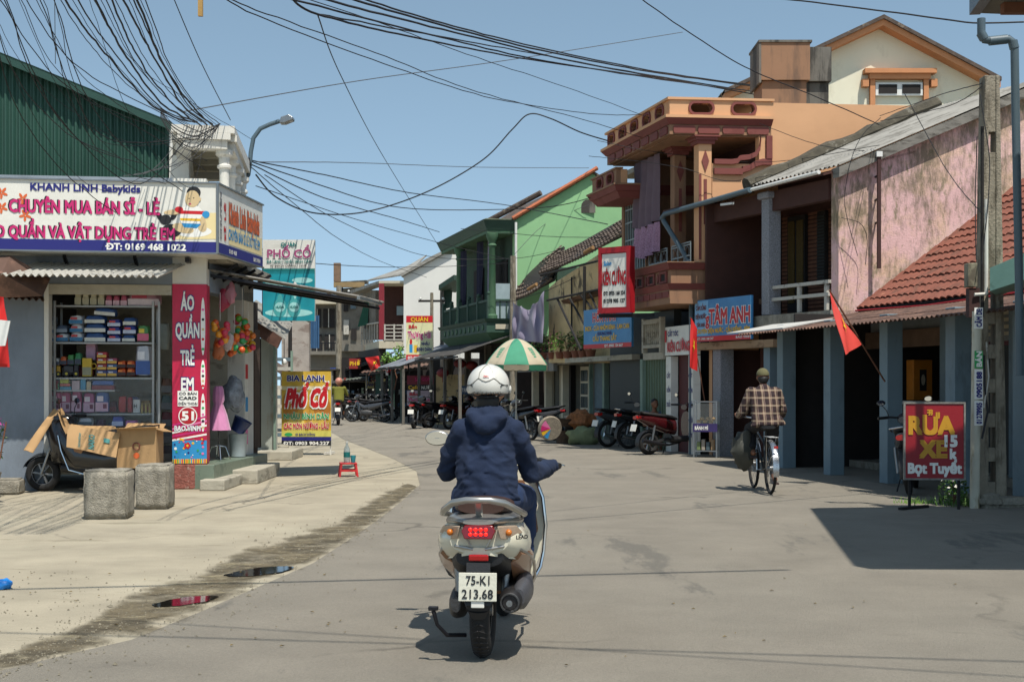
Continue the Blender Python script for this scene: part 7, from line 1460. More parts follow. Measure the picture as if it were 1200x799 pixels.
def hand(limbs, wrist, d, thumb, r=1.0, curl=0.5, side=1):
    """append palm and five fingers curled about a bar; d = pointing direction, thumb = direction of the thumb side"""
    w = Vector(wrist); d = Vector(d).normalized(); t = Vector(thumb).normalized(); n = d.cross(t).normalized()*side
    limbs.append([(w, .026*r), (w+d*.045*r, (.03*r)), (w+d*.085*r, .027*r)])
    for i, L in enumerate((.072, .08, .074, .058)):
        b = w+d*.085*r+t*(.027-.018*i)*r; p1 = b+d*L*.45*r+n*.012*r*curl; p2 = p1+(d*(1-curl)+n*curl*1.3).normalized()*L*.34*r; p3 = p2+(d*(.6-curl)+n*curl*1.5).normalized()*L*.28*r
        limbs.append([(b, .0095*r), (p1, .0088*r), (p2, .008*r), (p3, .007*r)])
    b = w+d*.03*r+t*.025*r; limbs.append([(b, .013*r), (b+(d*.6+t*.7)*.035*r, .0105*r), (b+(d*.95+t*.75+n*.4)*.06*r, .009*r)])
# ---- scooter rider (seen from behind); coordinates local to the person, seat height .80
rd = thing('person', 'rider in navy hooded sweatshirt and white helmet sitting on the cream scooter', 'person', (-.135, 7.42, .0), radians(-4.5))
def E3(p, r): return (p, r)
Ls = Vector((-.135, .02, 1.165)); Rs = Vector((.14, .02, 1.165))
Le = Vector((-.235, .13, .935)); Re = Vector((.225, .15, .93)); Lw = Vector((-.265, .42, .95)); Rw = Vector((.33, .40, .95))
body = [[((0, .02, .80), (.15, .13, .1)), ((0, .03, 1.0), (.13, .1, .1)), ((0, .05, 1.12), (.12, .09, .08))],
        [((0, .05, 1.18), .065), ((0, .06, 1.25), .055), ((0, .07, 1.30), .06)], [((0, .08, 1.38), (.076, .096, .105))], [((0, .165, 1.325), (.035, .02, .03))], [((0, .176, 1.37), (.013, .02, .018))], [((-.078, .08, 1.37), (.012, .02, .03))], [((.078, .08, 1.37), (.012, .02, .03))],
        [(Ls, .036), (Le, .03), (Lw, .027)], [(Rs, .036), (Re, .03), (Rw, .027)],
        [((-.1, .05, .80), .085), ((-.155, .43, .76), .065), ((-.15, .47, .42), .042), ((-.15, .44, .37), .04), ((-.15, .56, .365), .034)],
        [((.1, .05, .80), .085), ((.155, .43, .76), .065), ((.15, .47, .42), .042), ((.15, .44, .37), .04), ((.15, .56, .365), .034)]]
hand(body, Lw+Vector((0, .0, 0)), (.05, .7, -.2), (1, .2, 0), 1, .75, -1); hand(body, Rw, (-.05, .7, -.2), (-1, .2, 0), 1, .75, 1)
organic('body', body, m_skin, rd, .0085, 4)
def sleeve(S_, E_, W_, s_):
    return [[(S_+Vector((-.06*s_, 0, .03)), .055), (S_, .068), (S_.lerp(E_, .5)+Vector((.008*s_, 0, .01)), .062), (E_, .058), (E_.lerp(W_, .5)+Vector((.006*s_, 0, -.006)), .052), (E_.lerp(W_, .85), .045), (W_+Vector((0, -.015, 0)), .037), (W_, .039)]]
hood = [[((0, .01, .745), (.193, .15, .07)), ((0, .01, .84), (.18, .14, .07)), ((0, .02, .92), (.172, .132, .08)), ((0, .03, 1.03), (.172, .125, .08)), ((0, .035, 1.11), (.17, .118, .07)), ((0, .04, 1.175), (.14, .10, .055)), ((0, .05, 1.225), (.09, .08, .04))]]
hood += sleeve(Ls, Le, Lw, -1)+sleeve(Rs, Re, Rw, 1)
hood += [[((-.075, .0, 1.262), (.04, .05, .03)), ((-.06, -.05, 1.235), (.042, .04, .038)), ((-.03, -.075, 1.205), (.045, .036, .045)), ((0, -.08, 1.195), (.05, .034, .05)), ((.03, -.075, 1.205), (.045, .036, .045)), ((.06, -.05, 1.235), (.042, .04, .038)), ((.075, .0, 1.262), (.04, .05, .03))], [((-.06, .02, 1.275), (.03, .05, .03)), ((0, -.03, 1.265), (.06, .04, .03)), ((.06, .02, 1.275), (.03, .05, .03))]]
def hoodf(p, n):
    v = folds(2, .011, 9)(p, n)
    # drawn diagonal creases towards the waist, ribbed hem
    c = sin((p.x*9+p.z*16)+2*mnoise.noise(p*4))*.005*max(0, 1-abs(p.z-.92)*4)
    hem = -.012 if .79 < p.z < .80 else 0
    under = -.012*max(0, 1-abs(p.z-(1.14+p.x*p.x*6))/.018)*(1 if n.y < -.2 and abs(p.x) < .15 else 0)
    return v+c+hem+under
organic('hoodie', hood, m_hood, rd, .0085, 7, hoodf)
# hem band and cuffs
m_rib = mat('navy_rib', '#0f182a', .95, var=.15, vs=60, bump=.3)
MB().lathe([(1.0, 0), (1.03, .012), (1.03, .045), (.99, .058)], 40, (0, .01, .675), 'Z', .186, .142).build('hem_band', m_rib, rd, smooth=True)
jn = [[((0, .04, .80), (.17, .15, .085))], [((-.1, .04, .80), .105), ((-.165, .43, .765), .085), ((-.16, .47, .6), .075), ((-.155, .475, .46), .068)], [((.1, .04, .80), .105), ((.165, .43, .765), .085), ((.165, .47, .6), .078), ((.16, .475, .46), .07)]]
organic('jeans', jn, m_jean, rd, .012, 5, folds(7, .006, 9))
for s_ in (-1, 1): organic('shoe', [[((s_*.15, .42, .375), (.045, .05, .04)), ((s_*.15, .55, .365), (.045, .06, .032)), ((s_*.155, .62, .36), (.04, .04, .026))]], mat('brown_leather', '#3c2a20', .5), rd, .01, 4)
# helmet
m_helm = mat('helmet_white', '#cbc9c0', .3, var=.05, vs=9, bump=.02, coat=.4, stain='#8b877b', ss=(14, 14, 14), st=.58, sa=.5)
hc = Vector((0, .07, 1.412))
def hel(u, v):
    t = 2*pi*u; ph = lerp(0, 1.95, v); r = Vector((.117*sin(ph)*cos(t), .14*sin(ph)*sin(t), .118*cos(ph)))
    if sin(t) > .45 and ph > 1.35: r = r*lerp(1, .93, min(1, (sin(t)-.45)*3)); 
    return hc+r
hm_ = MB().sheet(hel, 48, 22); hb_ = hm_.build('helmet', m_helm, rd, smooth=True); so = hb_.modifiers.new('s', 'SOLIDIFY'); so.thickness = .012; so.offset = -1
# ridge bands, rear grille and vents on the helmet
def onhel(x, zf, r=1.01): # point on the rear surface
    z = zf; x *= .9; z *= .88; k = sqrt(max(.01, 1-(x/.117)**2-((z)/.118)**2)); return hc+Vector((x, -.14*k, z))*r
mb = MB().tube([onhel(-.118, -.005, 1.0), onhel(-.08, .015), onhel(-.045, .045), onhel(-.02, .03), onhel(0, .024), onhel(.02, .03), onhel(.045, .045), onhel(.08, .015), onhel(.118, -.005, 1.0)], .0035, 6); m_ridge = mat('helmet_seam', '#8d8a80', .5); mb.build('helmet_ridge', m_ridge, hb_, smooth=True)
MB().tube([onhel(-.045, .045), onhel(-.04, .08), onhel(-.02, .11), hc+Vector((0, -.03, .119))], .003, 6).build('helmet_ridge', m_ridge, hb_, smooth=True); MB().tube([onhel(.045, .045), onhel(.04, .08), onhel(.02, .11), hc+Vector((0, -.03, .119))], .003, 6).build('helmet_ridge', m_helm, hb_, smooth=True)
for k in range(7):
    x = -.075+k*.025; MB().tube([onhel(x-.007, -.048, 1.0), onhel(x+.007, -.044, 1.0)], .010, 8, flat=.8).build('vent_slot', mat('grimy_grey', '#4c4a44', .7, var=.3, vs=30), hb_, smooth=True)
for s_ in (-1, 1): MB().tube([onhel(s_*.122, .0, .99), onhel(s_*.09, .003, 1.0), onhel(s_*.085, -.008, 1.0)], .005, 6).build('side_vent', m_blackp, hb_, smooth=True); MB().ball(hc+Vector((s_*.114, .04, -.02)), .022, 12, (.5, 1, 1)).build('visor_pivot', m_helm, hb_, smooth=True)
text('ASIA', m_red, hb_, onhel(-.016, .052, 1.02), (1, 0, 0), (0, .3, 1), .032, .009, .03, (0, -1, 0), .004)
MB().tube([onhel(-.1, -.055, 1.0), onhel(-.06, -.066, 1.0), onhel(0, -.07, 1.0), onhel(.06, -.066, 1.0), onhel(.1, -.055, 1.0)], .005, 6).build('helmet_rim', m_blackp, hb_, smooth=True)
organic('hair', [[((0, .03, 1.33), (.07, .06, .05)), ((0, .02, 1.29), (.055, .045, .035))]], mat('black_hair', '#141110', .6, var=.3, vs=40), rd, .009, 3)
# ---- cyclist
cy = thing('person', 'cyclist in brown and cream plaid shirt and olive cap riding the town bicycle', 'person', (BX, BY, 0), radians(1))
sh_l = Vector((-.165, .42, 1.31)); sh_r = Vector((.165, .42, 1.31)); el_l = Vector((-.265, .47, 1.06)); el_r = Vector((.25, .45, 1.08)); wr_l = Vector((-.29, .66, 1.0)); wr_r = Vector((.29, .66, 1.0))
cb_ = [[((0, .3, .92), (.15, .12, .1)), ((0, .36, 1.15), (.14, .1, .1)), ((0, .42, 1.32), (.14, .09, .06))], [((0, .44, 1.36), .055), ((0, .47, 1.44), .05)], [((0, .49, 1.52), (.075, .092, .105))], [((0, .575, 1.46), (.035, .02, .03))], [((0, .585, 1.51), (.012, .018, .016))], [((-.077, .49, 1.505), (.012, .02, .03))], [((.077, .49, 1.505), (.012, .02, .03))],
       [(sh_l, .045), (el_l, .036), (wr_l, .025)], [(sh_r, .045), (el_r, .036), (wr_r, .025)],
       [((-.09, .32, .9), .075), ((-.13, .68, .82), .06), ((-.135, .50, .52), .04), ((-.135, .42, .505), .034), ((-.14, .5, .49), .033), ((-.14, .58, .485), .026)],
       [((.09, .32, .9), .075), ((.135, .56, .56), .06), ((.135, .42, .2), .038), ((.135, .35, .165), .034), ((.14, .42, .15), .034), ((.14, .5, .14), .026)]]
hand(cb_, wr_l, (.0, .8, -.1), (1, 0, 0), 1, .7, -1); hand(cb_, wr_r, (0, .8, -.1), (-1, 0, 0), 1, .7, 1)
organic('body', cb_, m_skin_d, cy, .01, 4)
organic('trousers', [[((0, .31, .9), (.16, .13, .1))], [((-.09, .32, .9), .095), ((-.135, .68, .82), .08), ((-.14, .52, .6), .062)], [((.09, .32, .9), .095), ((.14, .56, .56), .08), ((.14, .44, .28), .06)]], mat('black_trousers', '#17171a', .9, var=.2), cy, .013, 4, folds(3, .005))
# plaid: crossed stripes woven in the cloth
m_pl = bpy.data.materials.new('plaid_flannel'); m_pl.use_nodes = True; n_ = m_pl.node_tree.nodes; l_ = m_pl.node_tree.links; b_ = n_['Principled BSDF']; b_.inputs['Roughness'].default_value = .95
tcn = n_.new('ShaderNodeTexCoord'); spx = n_.new('ShaderNodeSeparateXYZ'); l_.new(tcn.outputs['Object'], spx.inputs[0])
def stripes(sock, period, w, ph):
    a = n_.new('ShaderNodeMath'); a.operation = 'MULTIPLY_ADD'; l_.new(sock, a.inputs[0]); a.inputs[1].default_value = 1/period; a.inputs[2].default_value = ph
    f = n_.new('ShaderNodeMath'); f.operation = 'FRACT'; l_.new(a.outputs[0], f.inputs[0]); p = n_.new('ShaderNodeMath'); p.operation = 'PINGPONG'; l_.new(f.outputs[0], p.inputs[0]); p.inputs[1].default_value = .5
    m = n_.new('ShaderNodeMapRange'); m.inputs[1].default_value = w; m.inputs[2].default_value = w+.04; m.inputs[3].default_value = 1; m.inputs[4].default_value = 0; l_.new(p.outputs[0], m.inputs[0]); return m.outputs[0]
def mixc(f, a, c, fac=1.0):
    t = n_.new('ShaderNodeMix'); t.data_type = 'RGBA'
    if fac != 1: q = n_.new('ShaderNodeMath'); q.operation = 'MULTIPLY'; l_.new(f, q.inputs[0]); q.inputs[1].default_value = fac; f = q.outputs[0]
    l_.new(f, t.inputs[0])
    for i, v in ((6, a), (7, c)):
        if isinstance(v, tuple): t.inputs[i].default_value = (*v, 1)
        else: l_.new(v, t.inputs[i])
    return t.outputs[2]
c_ = mixc(stripes(spx.outputs[0], .092, .24, .0), srgb('#43271f'), srgb('#21171a'), .8); c_ = mixc(stripes(spx.outputs[2], .1, .24, .1), c_, srgb('#2c1f22'), .6)
c_ = mixc(stripes(spx.outputs[0], .092, .09, .5), c_, srgb('#b8a58c'), .38); c_ = mixc(stripes(spx.outputs[2], .1, .09, .6), c_, srgb('#b8a58c'), .38)
c_ = mixc(stripes(spx.outputs[0], .092, .018, .25), c_, srgb('#a88f80'), .5); l_.new(c_, b_.inputs['Base Color'])
shirt = [[((0, .26, .90), (.20, .15, .06)), ((0, .3, 1.0), (.195, .14, .08)), ((0, .35, 1.15), (.2, .13, .08)), ((0, .39, 1.27), (.18, .115, .06)), ((0, .41, 1.33), (.13, .09, .045)), ((0, .43, 1.39), (.075, .065, .03))],
         [(sh_l+Vector((.05, 0, 0)), .07), (sh_l, .078), (el_l, .07), (wr_l, .045)], [(sh_r+Vector((-.05, 0, 0)), .07), (sh_r, .078), (el_r, .07), (wr_r, .045)], [((.2, .22, .90), (.06, .06, .03)), ((.15, .25, .95), (.07, .09, .06))], [((-.15, .22, .88), (.07, .06, .03))]]
organic('plaid_shirt', shirt, m_pl, cy, .012, 5, folds(11, .007, 8))
m_cap = mat('olive_cap', '#5e5a3c', .9, var=.12, bump=.2)
MB().sheet(lambda u, v: (.085*sin(lerp(0, 1.55, v))*cos(2*pi*u), .49+.103*sin(lerp(0, 1.55, v))*sin(2*pi*u), 1.535+.095*cos(lerp(0, 1.55, v))), 28, 10, .004, (0, 0, 1)).build('cap', m_cap, cy, smooth=True)
MB().sheet(lambda u, v: (.07*(u-.5)*2*(1-.4*v*v), .58+.08*v-.03*(abs(u-.5)*2)**2, 1.535-.012*v-.02*(abs(u-.5)*2)**2), 10, 5, .004).build('cap_peak', m_cap, cy, smooth=True)
organic('hair', [[((0, .46, 1.49), (.076, .075, .055)), ((0, .44, 1.46), (.06, .05, .04))]], mat('black_hair', '#141110'), cy, .01, 3)
for s_, (x, y, z) in ((-1, (-.14, .5, .487)), (1, (.14, .42, .145))): MB().cb((x, y, z-.035), (.085, .24, .018)).build('sandal', mat('sandal', '#3a2420', .6), cy, bevel=.008); MB().tube([(x-.04, y+.06, z-.03), (x, y+.05, z+.035), (x+.04, y+.06, z-.03)], .009, 6).build('strap', mat('sandal', '#3a2420', .6), cy, smooth=True)
# ---- far rider on a scooter
fx, fy = P(396, 0, 47)[0], 47
fb_ = motorbike('small red and black scooter ridden down the far end of the street', (fx, fy, 0), radians(6), red_, 'scooter')
fr = thing('person', 'far rider in an olive yellow shirt and pinkish helmet', 'person', (fx, fy+.25, 0), radians(6))
organic('body', [[((0, 0, .82), (.15, .12, .1)), ((0, .05, 1.25), (.15, .1, .08))], [((0, .07, 1.3), .05), ((0, .08, 1.5), (.08, .09, .1))], [((-.18, .05, 1.28), .045), ((-.28, .2, 1.03), .04), ((-.32, .5, 1.0), .03)], [((.18, .05, 1.28), .045), ((.28, .2, 1.03), .04), ((.32, .5, 1.0), .03)],
                 [((-.09, .02, .82), .09), ((-.15, .42, .78), .07), ((-.14, .4, .4), .045), ((-.14, .5, .37), .035)], [((.09, .02, .82), .09), ((.15, .42, .78), .07), ((.14, .4, .4), .045), ((.14, .5, .37), .035)]], m_skin_d, fr, .02, 3)
organic('shirt', [[((0, 0, .85), (.19, .15, .08)), ((0, .04, 1.1), (.19, .13, .1)), ((0, .05, 1.28), (.17, .11, .06))], [((-.18, .05, 1.28), .075), ((-.27, .18, 1.06), .065)], [((.18, .05, 1.28), .075), ((.27, .18, 1.06), .065)]], mat('olive_shirt', '#6c6c26', .9), fr, .02, 3)
organic('trousers', [[((-.09, .02, .82), .11), ((-.15, .42, .78), .085), ((-.14, .42, .5), .07)], [((.09, .02, .82), .11), ((.15, .42, .78), .085), ((.14, .42, .5), .07)]], m_blackp, fr, .02, 3)
MB().ball((0, .08, 1.52), .13, 16, (1, 1.1, 1)).build('helmet', mat('pink_helmet', '#b87c68', .4), fr, smooth=True)
# ---- man sitting by the motorbikes
sp_ = P(765, 520, 29.5)
sm = thing('person', 'seated man in blue-grey shirt resting among the parked motorbikes in the shade', 'person', (sp_[0], 29.4, 0), radians(200))
organic('body', [[((0, 0, .42), (.15, .12, .1)), ((0, .04, .75), (.14, .1, .1))], [((0, .05, .82), .055), ((0, .06, .92), .05)], [((0, .07, 1.0), (.075, .09, .105))], [((0, .155, .94), (.034, .02, .03))], [((0, .165, .985), (.012, .018, .016))], [((-.078, .07, .99), (.012, .02, .028))], [((.078, .07, .99), (.012, .02, .028))],
                 [((-.18, .04, .78), .045), ((-.26, .1, .55), .038), ((-.15, .32, .5), .028), ((-.1, .38, .5), .03)], [((.18, .04, .78), .045), ((.26, .1, .55), .038), ((.15, .32, .5), .028), ((.1, .38, .5), .03)],
                 [((-.1, .03, .42), .085), ((-.16, .42, .48), .065), ((-.16, .4, .1), .04), ((-.16, .52, .04), .035)], [((.1, .03, .42), .085), ((.16, .42, .48), .065), ((.16, .4, .1), .04), ((.16, .52, .04), .035)]], m_skin_d, sm, .014, 3)
organic('shirt', [[((0, 0, .42), (.18, .14, .06)), ((0, .03, .6), (.18, .13, .1)), ((0, .04, .77), (.17, .11, .05))], [((-.18, .04, .78), .07), ((-.24, .08, .62), .062)], [((.18, .04, .78), .07), ((.24, .08, .62), .062)]], mat('bluegrey_shirt', '#4b5a78', .9), sm, .016, 3, folds(4, .006))
organic('trousers', [[((-.1, .03, .42), .105), ((-.16, .42, .48), .08), ((-.16, .41, .18), .06)], [((.1, .03, .42), .105), ((.16, .42, .48), .08), ((.16, .41, .18), .06)]], m_blackp, sm, .016, 3)
organic('hair', [[((0, .05, 1.04), (.082, .09, .075))]], mat('black_hair', '#141110'), sm, .012, 2)
for s_ in (-1, 1): MB().ball((s_*.03, .155, 1.005), .008, 8).build('eye', m_blk, sm, smooth=True)
MB().box(-.03, .03, .17, .175, .945, .952).build('mouth', mat('lip', '#5a3028', .6), sm)
st_ = thing('stool', 'low dark stool under the seated man', 'stool', (sp_[0], 29.4, 0), radians(20)); MB().box(-.15, .15, -.15, .15, .3, .33).build('seat', m_wood_d, st_)
for a in (-1, 1):
    for b in (-1, 1): MB().box(a*.12-.02, a*.12+.02, b*.12-.02, b*.12+.02, 0, .3).build('leg', m_wood_d, st_)
# ================================================================ STREET FURNITURE, STALL GOODS, CABLES
# ---- car wash board
cw_ = thing('car_wash_sign', 'red board reading RỬA XE 15k Bọt Tuyết on two legs', 'sign', (P(1061, 0, 15.45)[0], 15.45, 0), radians(-4))
w = 67/1600*15.45; z0, z1 = EYE+(450-560)/1600*15.45, EYE+(450-473)/1600*15.45; hB = z1-z0
brd = MB().box(0, w, 0, .02, z0, z1).build('board', mat('board_red', '#8e1520', .5, var=.08, vs=2), cw_)
m_fram = mat('rusted_frame', '#86827a', .6, metal=.4, var=.3, vs=20)
for a in ((0, w, z0-.02, z0), (0, w, z1, z1+.02)): MB().box(a[0]-.02, a[1]+.02, -.01, .03, a[2], a[3]).build('frame_bar', m_fram, cw_)
for x in (-.02, w): MB().box(x, x+.02, -.01, .03, z0, z1).build('frame_bar', m_fram, cw_)
for x in (.04, w-.06): MB().box(x, x+.03, .03, .06, 0, z1-.3).build('leg', m_stick, cw_)
MB().bar((-.08, -.1, .02), (.3, .25, .02), .05, .03).build('foot_bar', m_stick, cw_)
rx = lambda f: (f*w, 0, 0); NB = (0, -1, 0)
def ct(st, x0, x1, zb, h, m): text(st, m, cw_, (x0*w, -.002, z0+zb*hB), (1, 0, 0), up, (x1-x0)*w, h*hB, .05, NB, .004)
m_gold = mat('print_gold', '#c08c20', .5, var=.04, bump=0)
ct('RỬA', .07, .83, .60, .235, m_gold); ct('XE', .25, .70, .285, .225, m_gold); ct('15', .68, .88, .43, .15, m_wht); ct('k', .77, .87, .265, .135, m_wht); ct('Bọt Tuyết', .05, .96, .07, .135, m_wht)
# ---- concrete utility pole with openings
up_ = thing('utility_pole', 'weathered concrete utility pole with rectangular openings rising by the car wash board', 'pole', (P(1163, 0, 15.9)[0], 15.9, 0))
m_pole = mat('pole_concrete', '#8a8272', .95, var=.2, vs=6, bump=.8, bs=35, stain='#544c3e', ss=(5, 5, 1.2), st=.5, sa=.75)
hp = EYE+(450-88)/1600*15.9
def pole_w(z): return lerp(.175, .088, z/hp)
for s_ in (-1, 1): MB().prism([(s_*pole_w(0), 0, 0), (s_*.042, 0, 0), (s_*.042, 0, hp), (s_*pole_w(hp), 0, hp)], (0, .2, 0)).build('flange', m_pole, up_, bevel=.012)
z = .12; k = 0
while z < hp-.1:
    zz = min(z+.16 if z < 2.3 else z+1.6, hp); wv = pole_w(z); MB().box(-.041, .041, .015, .17, z, zz).build('web', m_pole, up_); z = zz+.24; k += 1
blockc('stone', tuple(Vector(up_.location)+Vector((-.14, -.25, 0))), .3, .25, .16, .4, 'rounded grey stone at the foot of the utility pole', 'stone', m_conc, 31, .05)
blockc('stone', tuple(Vector(up_.location)+Vector((.15, -.1, 0))), .42, .36, .12, .1, 'broken concrete footing slab under the utility pole', 'stone', m_conc, 33, .04)
pb = thing('pole_meter_box', 'rusty meter box with conduit strapped to the utility pole above head height', 'box', (up_.location.x-.24, 15.75, 0))
ub = lambda py: EYE+(450-py)/1600*15.8
MB().box(-.11, .0, -.05, .1, ub(337), ub(309)).build('meter_box', mat('rusty_cover', '#7e7864', .7, var=.3, vs=8, stain='#4e4436', ss=(6, 6, 3), st=.5), pb, bevel=.01)
MB().box(-.09, .03, -.03, .09, ub(372), ub(338)).build('lower_box', mat('rusty_iron', '#3c211d'), pb); MB().tube([(.1, -.05, ub(235)), (.1, -.05, ub(345))], .022, 8).build('conduit', m_white, pb, smooth=True); MB().tube([(.1, -.05, ub(345)), (-.04, -.06, ub(346))], .018, 8).build('elbow', m_white, pb, smooth=True); MB().tube([(.06, -.03, ub(150)), (.06, -.03, ub(372))], .02, 8).build('cable_sleeve', m_stick, pb, smooth=True)
wp_ = thing('white_post', 'slim pale post plastered with blue phone number stickers beside the utility pole', 'post', (P(1145, 0, 15.6)[0], 15.6, 0))
MB().tube([(-.03, 0, 0), (0, 0, 2.25)], .055, 14).build('pipe', mat('post_white', '#bdb9a6', .6, var=.08, stain='#8a7850', ss=(6, 6, 1.5), st=.52), wp_, smooth=True)
for i, (z, h) in enumerate(((2.05, .24), (1.6, .2), (1.25, .34), (.95, .28))): MB().prism([(-.05, -.058, z), (.045, -.062, z), (.045, -.062, z+h), (-.05, -.058, z+h)], (0, -.003, 0)).build('sticker', m_wht if i != 1 else m_grn, wp_); text(('CĂM DE', 'BÁN', '0905188', '01278905')[i], m_navy if i != 1 else m_wht, wp_, (.03, -.066, z+.02), up, (-1, 0, 0), h*.85, .06, .04, (0, -1, 0), .002)
MB().tube([(.07, -.03, 1.75), (.06, -.08, 1.4), (.1, -.06, 1.1), (.02, -.1, .8)], .012, 6).build('loose_cable', m_blackm, wp_, smooth=True); MB().tube([(.1, -.02, 1.9), (.11, -.07, 1.5), (.05, -.08, 1.15)], .01, 6).build('loose_cable', m_railw, wp_, smooth=True)
# weeds by the pole
wd_ = MB(); q = random.Random(21)
for i in range(150):
    x, y = q.gauss(0, .2), q.gauss(0, .12); a = q.random()*6.3; h = q.uniform(.04, .15); dx, dy = cos(a)*h*.5, sin(a)*h*.5; w2 = .006
    wd_.add([(x-w2, y, 0), (x+w2, y, 0), (x+dx*.5+w2, y+dy*.5, h*.7), (x+dx*.5-w2, y+dy*.5, h*.7), (x+dx, y+dy, h)], [(0, 1, 2, 3), (3, 2, 4)])
px_, py_, _ = G(1128, 592); o = wd_.build('weeds', m_fol, kind='stuff', loc=(px_, py_, 0), fix=False)
wp2 = thing('wild_plant', 'leafy wild plant with pale flowers growing between car wash board and post', 'plant', (P(1118, 0, 15.9)[0], 15.9, 0)); mb = MB(); leaves(mb, (0, 0, .2), .2, 200, .035, 77, (1, .7, 1)); mb.build('foliage', m_fol, wp2, fix=False); mb = MB(); leaves(mb, (-.05, -.1, .32), .14, 26, .04, 78, (1, .5, 1.5)); mb.build('flowers', m_signw, wp2, fix=False)
for i in range(5): MB().tube([(0, 0, 0), (q.uniform(-.15, .15), q.uniform(-.1, .1), .4)], .005, 4).build('stem', m_wood_d, wp2)
for i, (x, y, s_) in enumerate(((1076, 590, .7), (1150, 590, .6))):
    wd2 = MB(); 
    for v, f in ((0, 0),): 
        for j in range(70):
            xx, yy = q.gauss(0, .13), q.gauss(0, .05); h = q.uniform(.03, .1); wd2.add([(xx-.005, yy, 0), (xx+.005, yy, 0), (xx+q.gauss(0, .03), yy, h)], [(0, 1, 2)])
    a_, b_, _ = G(x, y); wd2.build('grass', m_fol3, kind='stuff', loc=(a_, b_, 0), fix=False)
# ---- glass cabinet with banner of goods by the down pipe
gc_ = thing('glass_cabinet', 'glass street vendor cabinet with purple band standing by the grey down pipe', 'cabinet', (P(812, 0, 26.4)[0], 26.4, 0), radians(-15))
for x in (0, .44):
    for y in (0, .4): MB().box(x, x+.03, y, y+.03, 0, 1.1).build('frame_post', m_steel, gc_)
for z in (.12, .5, .62, 1.07): MB().box(.03, .44, 0, .43, z, z+.02).build('shelf', m_steel, gc_)
MB().box(0, .47, -.012, -.002, .5, .66).build('band', mat('purple_band', '#35285c', .5), gc_); text('BÁNH MÌ', m_wht, gc_, (.04, -.014, .54), (1, 0, 0), up, .25, .07, .03, NB, .004)
MB().box(.03, .44, .002, .006, .66, 1.05).build('glass_front', m_glass, gc_)
for i in range(6): MB().ball((.09+.06*i, .2, .70+.05*(i%2)), .05, 8, (1, 1, .7)).build('bread_roll', mat('bread', '#8f7040', .8), gc_, smooth=True)
for i in range(4): MB().box(.06+.09*i, .13+.09*i, .1, .3, .14, .3+.05*(i%2)).build('jar', colm(('#708050', '#9a8f80', '#4a5a60', '#8a7050')[i]), gc_, bevel=.01)
# ---- sacks, baskets near the dark shutters
def sack(label, px, py, Y, r, m, sc, seed, nm='sack'): x, y, z = P(px, py, Y); return tag(crumple((x, y, max(z, r*sc[2]*.85)), r, seed, sc, 18).build(nm, m, smooth=True), label, nm)
sack('pale green tied sack lying on the ground beside the motorbikes', 683, 512, 32.0, .36, mat('sack_green', '#7d8662', .9, var=.2, vs=8, bump=.3), (1.1, .6, .62), 4)
sack('orange-brown basket bundle resting on the pale green sack', 682, 492, 32.3, .3, mat('basket_orange', '#8c5a34', .8, var=.5, vs=16, bump=.3), (1.1, .7, .8), 8, 'bundle')
wbk = thing('winnowing_tray', 'round bamboo tray with pink and yellow print leaning near the umbrella', 'tray', P(645, 503, 31.5)); wbk.rotation_euler = (radians(12), 0, radians(18))
MB().lathe([(.001, -.02), (.27, -.02), (.29, .05), (.275, .05), (.26, .0), (.001, .0)], 28, (0, 0, .02), 'Y').build('tray', mat('woven_bamboo', '#82796a', .9, var=.35, vs=30, bump=.4), wbk, smooth=True)
for i, (c, a0) in enumerate(((m_pnk, 2.2), (m_mag, 2.8), (m_yel, 3.5), (m_sky, 3.9))): MB().add([(0, -.026, .02)]+[(.24*cos(a0+k*.15), -.026, .02+.24*sin(a0+k*.15)) for k in range(5)], [(0, 1, 2, 3, 4, 5)]).build('print', c, wbk, fix=False)
for i, (px, py, r, h, lb) in enumerate(((664, 514, .3, .3, 'dark woven basket left of the sacks'), (660, 494, .42, .16, 'wide brown basin on top of baskets by the window'), (672, 514, .22, .45, 'tall dark bin beside the sacks'))):
    x, y, z = P(px, py, 32.6); t = thing('basket', lb, 'basket', (x, y, 0 if i != 1 else .42)); MB().lathe([(r*.8, 0), (r, h), (r*1.05, h+.02), (r*.94, h), (r*.75, .03)], 18).build('weave', mat('dark_basket', '#4a3c30', .9, var=.4, vs=20, bump=.4) if i != 2 else m_blackp, t, smooth=True)
# ---- beer sign boards on the left
def dpc(tx, qd, el):
    qd(0, 1, 0, .62, mat('beer_teal', '#1d8a96', .4, var=.2, vs=3, bump=0)); qd(0, 1, .62, .645, m_teal, .006); qd(0, 1, .58, .62, mat('beer_teal_dark', '#1b7a80', .4)); el(.22, .45, .2, .04, mat('beer_pale', '#9ad0cc', .4, bump=0), .0045); el(.76, .5, .2, .035, mat('beer_pale', '#9ad0cc'), .0045); el(.5, .1, .46, .05, mat('beer_pale', '#9ad0cc'), .0044)
    tx('QUÁN', .35, .915, .3, .05, m_teal); tx('PHỐ CỔ', .09, .78, .83, .10, mat('print_mauve', '#a04a74', .5), m_wht); tx('BIA LẠNH - NHẬU BÌNH DÂN', .08, .715, .85, .03, m_teal); tx('42 BẠCH ĐẰNG - HUẾ', .14, .67, .7, .018, m_blk)
    for c, b in ((.33, .03), (.6, .06)):
        el(c, .16, .13, .115, mat('bottle_glass', '#4aa0a0', .3), .007+b*.01); el(c, .17, .10, .06, mat('beer_pale', '#9ad0cc'), .009+b*.01); tx('HUDA', c-.08, .155, .16, .03, m_teal); el(c, .27, .05, .06, mat('bottle_glass', '#4aa0a0'), .0075+b*.01)
    el(.62, .36, .035, .09, mat('beer_pale', '#9ad0cc'), .009); el(.62, .45, .03, .03, m_whitepl, .0095)
